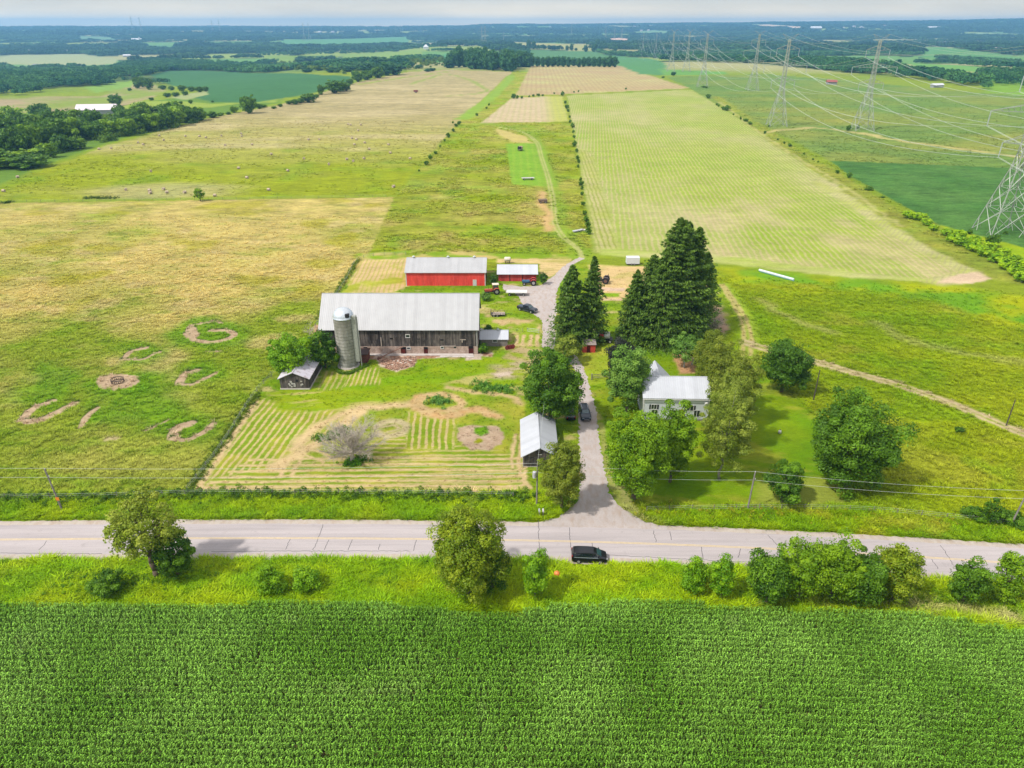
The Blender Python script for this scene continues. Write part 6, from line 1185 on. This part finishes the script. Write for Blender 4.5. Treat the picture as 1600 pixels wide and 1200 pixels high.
# ------------------------------------------------------------------ round bales in the upper left field
m = MB().lathe([(.02, -.65), (.6, -.65), (.66, -.5), (.66, .5), (.6, .65), (.02, .65)], (0, 0, .6), 16, 'y'); BALE = None
bq = [(155, 234), (174, 233), (216, 224), (224, 227), (256, 220), (290, 214), (322, 216), (346, 213), (377, 210), (394, 227), (236, 269), (373, 264), (386, 279), (197, 298), (234, 299), (235, 303), (256, 297), (261, 302), (289, 302), (6, 300), (28, 278), (336, 307), (482, 219), (499, 219), (550, 217), (557, 219), (554, 227), (577, 234), (607, 227), (542, 250), (552, 253), (569, 249), (641, 249), (424, 242), (475, 249), (544, 195), (564, 196), (420, 298), (615, 293), (560, 205), (514, 258), (450, 268), (312, 214), (249, 213), (378, 214), (570, 224), (352, 228), (548, 196), (610, 240)]
bq.sort()
for bi, (u, v) in enumerate(bq):
    x, y = P(u, v); rz = random.random()*3
    if BALE is None: BALE = tag(m.build('hay_bale', plain('weathered_hay', C_(206, 186, 160), .95, var=.3, scale=1.5), None), 'weathered round hay bale lying in the upper left field', 'hay bale', 'round bales in the upper left field'); BALE.location = (x, y, 0); BALE.rotation_euler.z = rz
    else: o = link(BALE.copy()); o.location = (x, y, float(terr(x, y))); o.rotation_euler.z = rz; o['label'] = 'weathered round hay bale lying in the upper left field, '+(ORD[bi]+' from the left' if bi < 25 else ORD[len(bq)-1-bi]+' from the right')
# ------------------------------------------------------------------ scattered growth: corn, grass, weeds, far woods
def scatter(name, x, y, z, cols, scl, variants, label, tilt=0.):
    """one object: instances of a few small meshes on points"""
    me = bpy.data.meshes.new(name); me.vertices.add(len(x)); me.vertices.foreach_set('co', np.ascontiguousarray(np.stack([x, y, z], 1), np.float32).ravel())
    a = me.attributes.new('icol', 'FLOAT_COLOR', 'POINT'); a.data.foreach_set('color', np.ascontiguousarray(np.hstack([cols, np.ones((len(x), 1))]), np.float32).ravel())
    a = me.attributes.new('isc', 'FLOAT', 'POINT'); a.data.foreach_set('value', np.ascontiguousarray(scl, np.float32))
    o = link(bpy.data.objects.new(name, me)); tag(o, label, None, None, 'stuff')
    c = bpy.data.collections.new(name+'_variants')
    for i, vm in enumerate(variants): c.objects.link(bpy.data.objects.new(name+'_variant', vm))
    g = bpy.data.node_groups.new(name, 'GeometryNodeTree'); g.interface.new_socket('Geometry', in_out='INPUT', socket_type='NodeSocketGeometry'); g.interface.new_socket('Geometry', in_out='OUTPUT', socket_type='NodeSocketGeometry')
    N = g.nodes.new; gi = N('NodeGroupInput'); go = N('NodeGroupOutput'); ci = N('GeometryNodeCollectionInfo'); ci.inputs['Collection'].default_value = c; ci.inputs['Separate Children'].default_value = True; ci.inputs['Reset Children'].default_value = True
    ip = N('GeometryNodeInstanceOnPoints'); ip.inputs['Pick Instance'].default_value = True
    ri = N('FunctionNodeRandomValue'); ri.data_type = 'INT'; ri.inputs[4].default_value = 0; ri.inputs[5].default_value = len(variants)-1
    rr = N('FunctionNodeRandomValue'); rr.data_type = 'FLOAT_VECTOR'; rr.inputs[0].default_value = (-tilt, -tilt, 0); rr.inputs[1].default_value = (tilt, tilt, 6.283); rr.inputs['Seed'].default_value = 3
    na = N('GeometryNodeInputNamedAttribute'); na.data_type = 'FLOAT'; na.inputs[0].default_value = 'isc'
    l = g.links.new; l(gi.outputs[0], ip.inputs['Points']); l(ci.outputs[0], ip.inputs['Instance']); l(ri.outputs[2], ip.inputs['Instance Index']); l(rr.outputs[0], ip.inputs['Rotation'])
    l(na.outputs[0], ip.inputs['Scale']); l(ip.outputs[0], go.inputs[0]); md = o.modifiers.new('scatter', 'NODES'); md.node_group = g; return o
def inst_mat(name, rough=.6, trans=.25, lo=.6, hi=1.35):
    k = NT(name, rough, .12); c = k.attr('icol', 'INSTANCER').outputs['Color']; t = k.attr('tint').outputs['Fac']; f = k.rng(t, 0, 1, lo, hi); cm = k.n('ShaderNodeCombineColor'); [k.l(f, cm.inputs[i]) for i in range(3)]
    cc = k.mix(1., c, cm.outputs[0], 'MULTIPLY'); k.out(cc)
    tr = k.n('ShaderNodeBsdfTranslucent'); k.l(cc, tr.inputs[0]); ms = k.n('ShaderNodeMixShader'); ms.inputs[0].default_value = trans
    om = [n for n in k.t.nodes if n.bl_idname == 'ShaderNodeOutputMaterial'][0]; k.l(k.b.outputs[0], ms.inputs[1]); k.l(tr.outputs[0], ms.inputs[2]); k.l(ms.outputs[0], om.inputs[0]); return k.m
M_inst = inst_mat('grass_blades'); M_corn = inst_mat('corn_leaf', .6, .16, .18, 2.0); M_wood_inst = inst_mat('woodland_leaf', .8, .2, .5, 1.35)  # wide corn tint range paints in leaf highlights and dark gaps
def corn_plant():
    V = []; Q = []; T = []; hh = random.uniform(1.75, 2.1); n = 11
    def ribbon(pts_, wid, side, tn):
        b_ = len(V)
        for p, w in zip(pts_, wid): V.append(p-side*w); V.append(p+side*w); T.extend([tn, tn])
        for i in range(len(pts_)-1): Q.append((b_+2*i, b_+2*i+1, b_+2*i+3, b_+2*i+2))
    for a in (0, 1.57): ribbon([Vector((0, 0, 0)), Vector((0, 0, hh))], (.02, .012), Vector((math.cos(a), math.sin(a), 0)), .4)
    for k in range(n):
        f = k/(n-1); z0 = hh*(.15+.8*f); a = k*math.pi+random.gauss(0, .7); d = Vector((math.cos(a), math.sin(a), 0)); s = Vector((-math.sin(a), math.cos(a), 0)); L_ = random.uniform(.36, .58)*(1-.45*abs(f-.45)); up = .45+.5*f
        q = [Vector((0, 0, z0))+d*(L_*t)+Vector((0, 0, L_*(up*1.5*t-(1.5+.5*random.random())*t*t))) for t in (0, .3, .6, 1)]; ribbon(q, (.04, .075, .06, .008), s, random.uniform(.25, 1)*(.45+.55*f))  # lower leaves tinted darker: shade between plants painted into the leaf colour
    return np_mesh('corn_plant', np.array(V), np.array(Q), dict(tint=('FLOAT', np.array(T))), M_corn)
ct = smooth(np.array([P(u, v, 1.7) for u, v in ((-330, 935), (0, 937), (200, 936), (350, 938), (450, 932), (600, 937), (700, 947), (790, 952), (850, 941), (1000, 932), (1150, 940), (1240, 948), (1400, 950), (1500, 960), (1600, 978), (1900, 1010))]))
rows = np.arange(34, 76, .86); xs = []; ys = []
for ry in rows:
    x = np.arange(-98, 98, .165); y = ry-.012*x-.00035*np.maximum(x, 0)**2+RNG.normal(0, .04, len(x)); x = x+RNG.normal(0, .05, len(x)); k = (y < np.interp(x, ct[:, 0], ct[:, 1])) & (y > 38) & (np.abs(x) < (y*CP+H*SP)*.86) & (RNG.random(len(x)) > .04); xs.append(x[k]); ys.append(y[k])
x = np.concatenate(xs); y = np.concatenate(ys); f = fbm(x, y, 9, 91, 3); sc_ = .8*(.95+.1*fbm(x, y, 5, 92))*RNG.uniform(.88, 1.1, len(x)); sc_ *= np.where(vnoise(x, y, 2.5, 95) < .012, .6, 1)
cc = bl(col(80, 132, 40, .7), col(130, 178, 90, .7), np.clip((f-.3)*2, 0, 1)*.6+.2)*RNG.uniform(.75, 1.25, (len(x), 1)); cc = blv(cc, col(176, 192, 120), ss(fbm(x, y, 3.5, 93), .65, .9)*.2)
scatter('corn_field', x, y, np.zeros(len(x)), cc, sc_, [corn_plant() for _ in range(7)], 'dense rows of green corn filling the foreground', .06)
def tuft(n, h_, sp, w, lean=.5, seed=0):
    a = RNG.uniform(0, 6.28, n); r = RNG.uniform(0, sp, n); b_ = np.stack([np.cos(a)*r, np.sin(a)*r, np.zeros(n)], 1); ln = lean*RNG.random(n); d = np.stack([np.cos(a)*ln, np.sin(a)*ln, np.ones(n)], 1)*(h_*RNG.uniform(.5, 1.1, n))[:, None]
    s = np.stack([-np.sin(a), np.cos(a), np.zeros(n)], 1)*w; tip = b_+d*np.array([1.7, 1.7, 1]); V = np.stack([b_-s, b_+s, b_+d*.62+s*.9, b_+d*.62-s*.9, tip+s*.15, tip-s*.15], 1)
    i = np.arange(n)[:, None]*6; return np_mesh('grass_tuft', V.reshape(-1, 3), np.concatenate([i+[0, 1, 2, 3], i+[3, 2, 4, 5]]), dict(tint=('FLOAT', np.repeat(RNG.random(n), 6))), M_inst)
def leafclump(n, r, h_, leaf, mat):
    d = RNG.normal(size=(n, 3)); d /= np.linalg.norm(d, axis=1)[:, None]; d[:, 2] = np.abs(d[:, 2]); p = d*np.array([r, r, h_])*RNG.uniform(.6, 1.05, (n, 1)); V = quads_from(p, d+RNG.normal(0, .5, d.shape)+np.array([0, 0, .4]), leaf*RNG.uniform(.6, 1.3, n), .55)
    return np_mesh('leaf_clump', V.reshape(-1, 3), np.arange(n*4).reshape(n, 4), dict(tint=('FLOAT', np.repeat(RNG.random(n), 4))), mat)
def region(uvs, dens):
    q = pts(*uvs); lo = q.min(0); hi = q.max(0); n = int((hi[0]-lo[0])*(hi[1]-lo[1])*dens); x = RNG.uniform(lo[0], hi[0], n); y = RNG.uniform(lo[1], hi[1], n); k = inpoly(x, y, q); return x[k], y[k]
drvp = drv
def clean(x, y, pad=0.):       # keep growth off the road, drive and buildings
    xi = np.interp(x, cl[:, 0], cl[:, 1]); k = np.abs(y-xi) > 4.7
    k &= ~inpoly(x, y, drvp)
    for o in SC.objects:
        if o.get('category') in ('van', 'car', 'pickup', 'ball', 'tractor', 'trailer', 'wagon'): k &= (np.abs(x-o.location.x) > 2.9) | (np.abs(y-o.location.y) > 1.9)
    for o in SC.objects:
        if o.get('category') in ('barn', 'shed', 'garage', 'house', 'outbuilding', 'silo') and o.location.y < 260:
            for ch in o.children:
                if ch.name.split('.')[0] in ('wall', 'wing_wall'):
                    b_ = np.array([c[:2] for c in ch.bound_box])+np.array(o.location[:2]); k &= ~((x > b_[:, 0].min()) & (x < b_[:, 0].max()) & (y > b_[:, 1].min()) & (y < b_[:, 1].max()))
    return x[k], y[k]
tv = [tuft(18, .36, .3, .03, 1.3) for _ in range(5)]
def grass(name, label, uvs, dens, hmin, hmax, bright=1., var=tv):
    x, y = region(uvs, dens); x, y = clean(x, y); cv = cover(x, y); k = (cv[3] < .3) & (RNG.random(len(x)) < np.clip(cv[4]*1.5-.1, 0, 1)*(1-.9*ss(y, 130, 270))); x = x[k]; y = y[k]; C = cv[0][k]; C = C*(bright*RNG.uniform(.86, 1.16, (len(x), 1))); s = RNG.uniform(hmin, hmax, len(x))*(.6+.9*fbm(x, y, 3, 96)); scatter(name, x, y, terr(x, y), C, s, var, label, .15); return len(x)
grass('verge_grass', 'rank bright grass on the near verge between road and corn', [(-300, 868), (1000, 872), (1900, 905), (1900, 1030), (1500, 985), (1000, 958), (-300, 955)], 9, .9, 1.7, 1.7)
grass('ditch_grass', 'tall grass in the ditch above the road', [(-300, 774), (300, 768), (830, 768), (905, 775), (905, 818), (300, 818), (-300, 820)], 7, .8, 1.5, 1.6)
grass('ditch_grass', 'flowering tall grass along the right roadside', [(970, 790), (1330, 788), (1600, 808), (1900, 835), (1900, 880), (1600, 850), (1200, 830), (1000, 818)], 7, .8, 1.6, 1.5)
grass('meadow_grass', 'tall hay grass of the left meadow', [(-200, 336), (590, 336), (575, 395), (505, 495), (410, 600), (295, 770), (-200, 778)], 2.2, .7, 1.3, 1.5)
grass('meadow_grass', 'rough grass of the right meadow', [(1110, 430), (1190, 434), (1700, 462), (1800, 820), (1330, 788), (1290, 680), (1180, 560), (1150, 500)], 2.2, .7, 1.3, 1.35)
grass('paddock_grass', 'mown grass and hay wisps of the farm paddock', [(300, 768), (405, 615), (500, 500), (560, 415), (900, 415), (1100, 430), (1150, 540), (1000, 790), (830, 768)], 2.8, .35, .65, 1.25)
tb = [tuft(22, .45, 1.0, .09, 1.8) for _ in range(4)]
def tussocks(name, label, uvs, dens, y0, y1):
    x, y = region(uvs, dens); x, y = clean(x, y); cv = cover(x, y); k = (cv[3] < .3) & (cv[4] > .45) & (RNG.random(len(x)) < ss(y, y0-40, y0+40)*(1-.85*ss(y, y0+60, y1))*ss(fbm(x, y, 14, 101), .35, .6)); x = x[k]; y = y[k]
    scatter(name, x, y, terr(x, y), cv[0][k]*(1.35*RNG.uniform(.8, 1.2, (len(x), 1))), RNG.uniform(.5, 1.1, len(x)), tb, label, .15)
tussocks('rough_grass', 'rough tussocks of the lane field beyond the barns', [(575, 400), (925, 400), (886, 160), (720, 190), (618, 308)], .5, 230, 620)
tussocks('rough_grass', 'rough tussocks of the upper left field', [(-200, 312), (618, 305), (718, 190), (330, 184), (60, 268), (-200, 300)], .1, 330, 720)
tussocks('rough_grass', 'rough tussocks of the pylon meadow and field bank', [(1100, 152), (1320, 288), (1560, 436), (1620, 440), (1296, 251), (1700, 268), (1700, 180), (1300, 140)], .2, 230, 700)
wc = [leafclump(46, .5, .8, .13, M_inst) for _ in range(4)]
def weeds(name, label, uvs, w, dens, c1, c2, smin=.6, smax=1.3):
    q = resamp(smooth(pts(*uvs)), 1/dens) if len(uvs) > 1 else pts(*uvs); n = len(q); k = 5; x = np.repeat(q[:, 0], k)+RNG.normal(0, w, n*k); y = np.repeat(q[:, 1], k)+RNG.normal(0, w, n*k); x, y = clean(x, y); C = bl(c1, c2, RNG.random(len(x))); scatter(name, x, y, terr(x, y), C, RNG.uniform(smin, smax, len(x)), wc, label, .2)
weeds('hedge_weeds', 'dark weedy growth along the fence left of the paddock', [(293, 768), (330, 716), (360, 672), (402, 616)], .6, 2.2, col(66, 104, 36), col(124, 150, 60), .3, .85)
weeds('hedge_weeds', 'tall weeds along the fence above the road ditch', [(-120, 781), (150, 780), (300, 773), (600, 775), (830, 778)], .8, 2.2, col(54, 100, 30), col(116, 156, 54), .4, 1.3)
weeds('nettle_patch', 'round patch of tall green nettles in the paddock', [(678, 628), (684, 627), (690, 628), (698, 627)], 1., 4, col(84, 146, 66), col(130, 184, 96)); weeds('nettle_patch', 'long patch of tall weeds below the barn lawn', [(742, 603), (760, 606), (780, 608), (800, 610)], 1.1, 3, col(76, 140, 50), col(124, 178, 84))
weeds('nettle_patch', 'weeds growing around the dead tree', [(498, 688), (512, 682), (528, 680), (540, 672)], .9, 2.4, col(70, 124, 40), col(110, 160, 60)); weeds('nettle_patch', 'green growth at the foot of the dead tree', [(540, 726), (555, 724), (572, 720)], .7, 3, col(60, 130, 30), col(104, 164, 50))
weeds('hedge_weeds', 'weeds around the foot of the silo', [(528, 582), (545, 584), (558, 578), (575, 570)], .35, 3, col(70, 120, 40), col(110, 150, 60), .4, .8)
weeds('hedge_weeds', 'rough growth beside the barn fence', [(497, 498), (515, 474), (530, 450), (545, 428), (560, 406)], .4, 1.4, col(90, 130, 46), col(140, 164, 70), .5, 1.)
weeds('hedge_weeds', 'flowering weeds under the right roadside fence', [(1000, 800), (1160, 800), (1300, 802), (1450, 812), (1600, 826)], .9, 1.2, col(120, 150, 30), col(196, 190, 50), .4, .9)
weeds('hedge_weeds', 'brush around the near side of the roadside thicket', [(90, 915), (200, 912), (280, 905), (330, 895)], 1.2, 2, col(70, 124, 30), col(130, 176, 50), .5, 1.2)
weeds('hedge_weeds', 'brush between the roadside bushes', [(1180, 930), (1300, 935), (1420, 938), (1480, 930), (1540, 935), (1600, 940)], 1.1, 2, col(90, 140, 30), col(150, 180, 60), .5, 1.2)
weeds('hedge_weeds', 'dark scrub along the far edge of the left meadow', [(0, 318), (16, 317)], 1., 1.2, col(60, 96, 30), col(100, 130, 50), .8, 1.6); weeds('hedge_weeds', 'dark scrub along the far edge of the left meadow by the bales', [(135, 310), (182, 310)], .9, .8, col(60, 96, 30), col(100, 130, 50), .8, 1.6)
for nm_, uv_ in (('between the left bushes', [(0, 900), (60, 905), (140, 902), (240, 900), (340, 905), (450, 895), (560, 900), (670, 905)]), ('right of the marker ball', [(860, 915), (930, 905), (1000, 912), (1060, 905)])):
    weeds('verge_weeds', 'scattered broad leaved weeds in the verge '+nm_, uv_, 1.9, 1.1, col(84, 134, 20), col(150, 186, 40), .25, .8)
belt_q = [(-100, 262), (0, 256), (64, 244), (130, 232), (200, 212), (260, 203), (320, 188), (300, 180), (200, 180), (130, 190), (0, 200), (-100, 215)]
x, y = region(belt_q, .012); wm_ = [leafclump(260, 4.5, 4.5, .7, M_inst) for _ in range(4)]; scatter('undergrowth', x, y, terr(x, y), bl(col(66, 110, 34), col(120, 158, 60), RNG.random(len(x))), RNG.uniform(.5, 1.3, len(x)), wm_, 'bushy undergrowth filling the left tree belt', .1)
# far woods
def wood_mesh(n, r, h_, leaf): 
    V = []; m = 5
    c = RNG.normal(0, .42, (m, 2))*r; out = []
    d = RNG.normal(size=(n, 3)); d /= np.linalg.norm(d, axis=1)[:, None]; d[:, 2] = np.abs(d[:, 2])*1.0-.25; i = RNG.integers(0, m, n); p = d*np.array([r*.55, r*.55, h_*.5]); p[:, :2] += c[i]; p[:, 2] += h_*(.45+.08*i/m)
    V = quads_from(p, d+RNG.normal(0, .4, d.shape)+np.array([0, 0, .5]), leaf*RNG.uniform(.6, 1.3, n), .8); t = np.clip(.25*i/m+RNG.uniform(0, .7, n), 0, 1)
    return np_mesh('tree_clump', V.reshape(-1, 3), np.arange(n*4).reshape(n, 4), dict(tint=('FLOAT', np.repeat(t, 4))), M_wood_inst)
def woods(name, label, d0, d1, step, size, hgt, nleaf, leaf, prob=.92, broken=False, dim=1.):
    g = np.arange(-9500, 9500, step); gy = np.arange(900, 13000, step); gx, gy = np.meshgrid(g, gy); x = gx.ravel(); y = gy.ravel(); k = (np.hypot(x, y) > d0) & (np.hypot(x, y) < d1) & (np.abs(x) < y*.86+60); x = x[k]; y = y[k]
    x = x+RNG.uniform(-.5, .5, len(x))*step; y = y+RNG.uniform(-.5, .5, len(y))*step; fo = cover(x, y)[5]; k = fo & (RNG.random(len(x)) < (prob*ss(fbm(x, y, 150, 99, 3), .44, .52) if broken else prob)); x = x[k]; y = y[k]; f = fbm(x, y, 160, 97, 3)
    C = dim*bl(col(36, 104, 56), col(104, 164, 92), np.clip((f-.25)*1.6+RNG.normal(0, .16, len(x)), 0, 1)); scatter(name, x, y, terr(x, y)-.5, C, RNG.uniform(.7, 1.3, len(x)), [wood_mesh(nleaf, size, hgt, leaf) for _ in range(5)], label, .03); print(name, len(x))
woods('far_wood', 'broken woodland beyond the fields', 1250, 2800, 13, 7., 10., 170, 1.5, .95, True)
woods('distant_wood', 'hazy wooded hills towards the horizon', 2800, 6500, 32, 19., 14., 150, 3.4, dim=.62)
woods('horizon_wood', 'blue wooded skyline', 6500, 11600, 70, 42., 18., 130, 7.5, dim=.45)
def belt(name, label, uvs, n, hlo, hhi, c1=col(36, 104, 54), c2=col(94, 156, 80)):
    q = pts(*uvs); lo = q.min(0); hi = q.max(0); x = RNG.uniform(lo[0], hi[0], n*6); y = RNG.uniform(lo[1], hi[1], n*6); k = inpoly(x, y, q); x = x[k][:n]; y = y[k][:n]
    scatter(name, x, y, terr(x, y)-.5, bl(c1, c2, np.clip(fbm(x, y, 50, 98)*1.4-.2+RNG.normal(0, .12, len(x)), 0, 1)), RNG.uniform(hlo, hhi, len(x)), BW, label, .04)
BW = [wood_mesh(260, 6., 12., 1.15) for _ in range(5)]
belt('wood_belt', 'dark wood edge behind the pylon meadow', [(1030, 96), (1200, 100), (1330, 112), (1480, 130), (1540, 142), (1535, 128), (1400, 108), (1200, 88), (1060, 84)], 1500, .8, 1.4)
belt('wood_belt', 'wood above the green soy field', [(190, 128), (240, 118), (270, 110), (400, 112), (400, 102), (250, 96), (180, 105)], 900, .7, 1.2)
belt('wood_belt', 'tree belt left behind the tan field', [(-100, 150), (40, 150), (80, 138), (180, 134), (190, 110), (60, 112), (-100, 120)], 1000, .7, 1.2)
belt('wood_belt', 'scrubby trees right of the far soy field', [(410, 112), (545, 118), (690, 108), (700, 92), (600, 98), (520, 97), (420, 98)], 330, .35, .9, col(70, 120, 60), col(140, 170, 80))
belt('wood_belt', 'dark tree line below the pale far field', [(405, 88), (560, 84), (640, 78), (700, 74), (690, 70), (560, 76), (410, 78)], 700, .6, 1.)
belt('wood_belt', 'scrub at the right end of the pylon meadow', [(1530, 130), (1700, 150), (1700, 130), (1540, 112)], 220, .5, 1.1)
# ------------------------------------------------------------------ haze
m = MB().box(-16500, 16500, -600, 16600, -330, 190); k = bpy.data.materials.new('haze'); k.use_nodes = True; t_ = k.node_tree; t_.nodes.clear(); o_ = t_.nodes.new('ShaderNodeOutputMaterial'); pv = t_.nodes.new('ShaderNodeVolumePrincipled'); pv.inputs['Color'].default_value = (.27, .62, 1., 1); pv.inputs['Density'].default_value = 1.12e-4; pv.inputs['Anisotropy'].default_value = .25; t_.links.new(pv.outputs[0], o_.inputs['Volume'])
hz = tag(m.build('haze', k, None), None, None, kind='stuff')
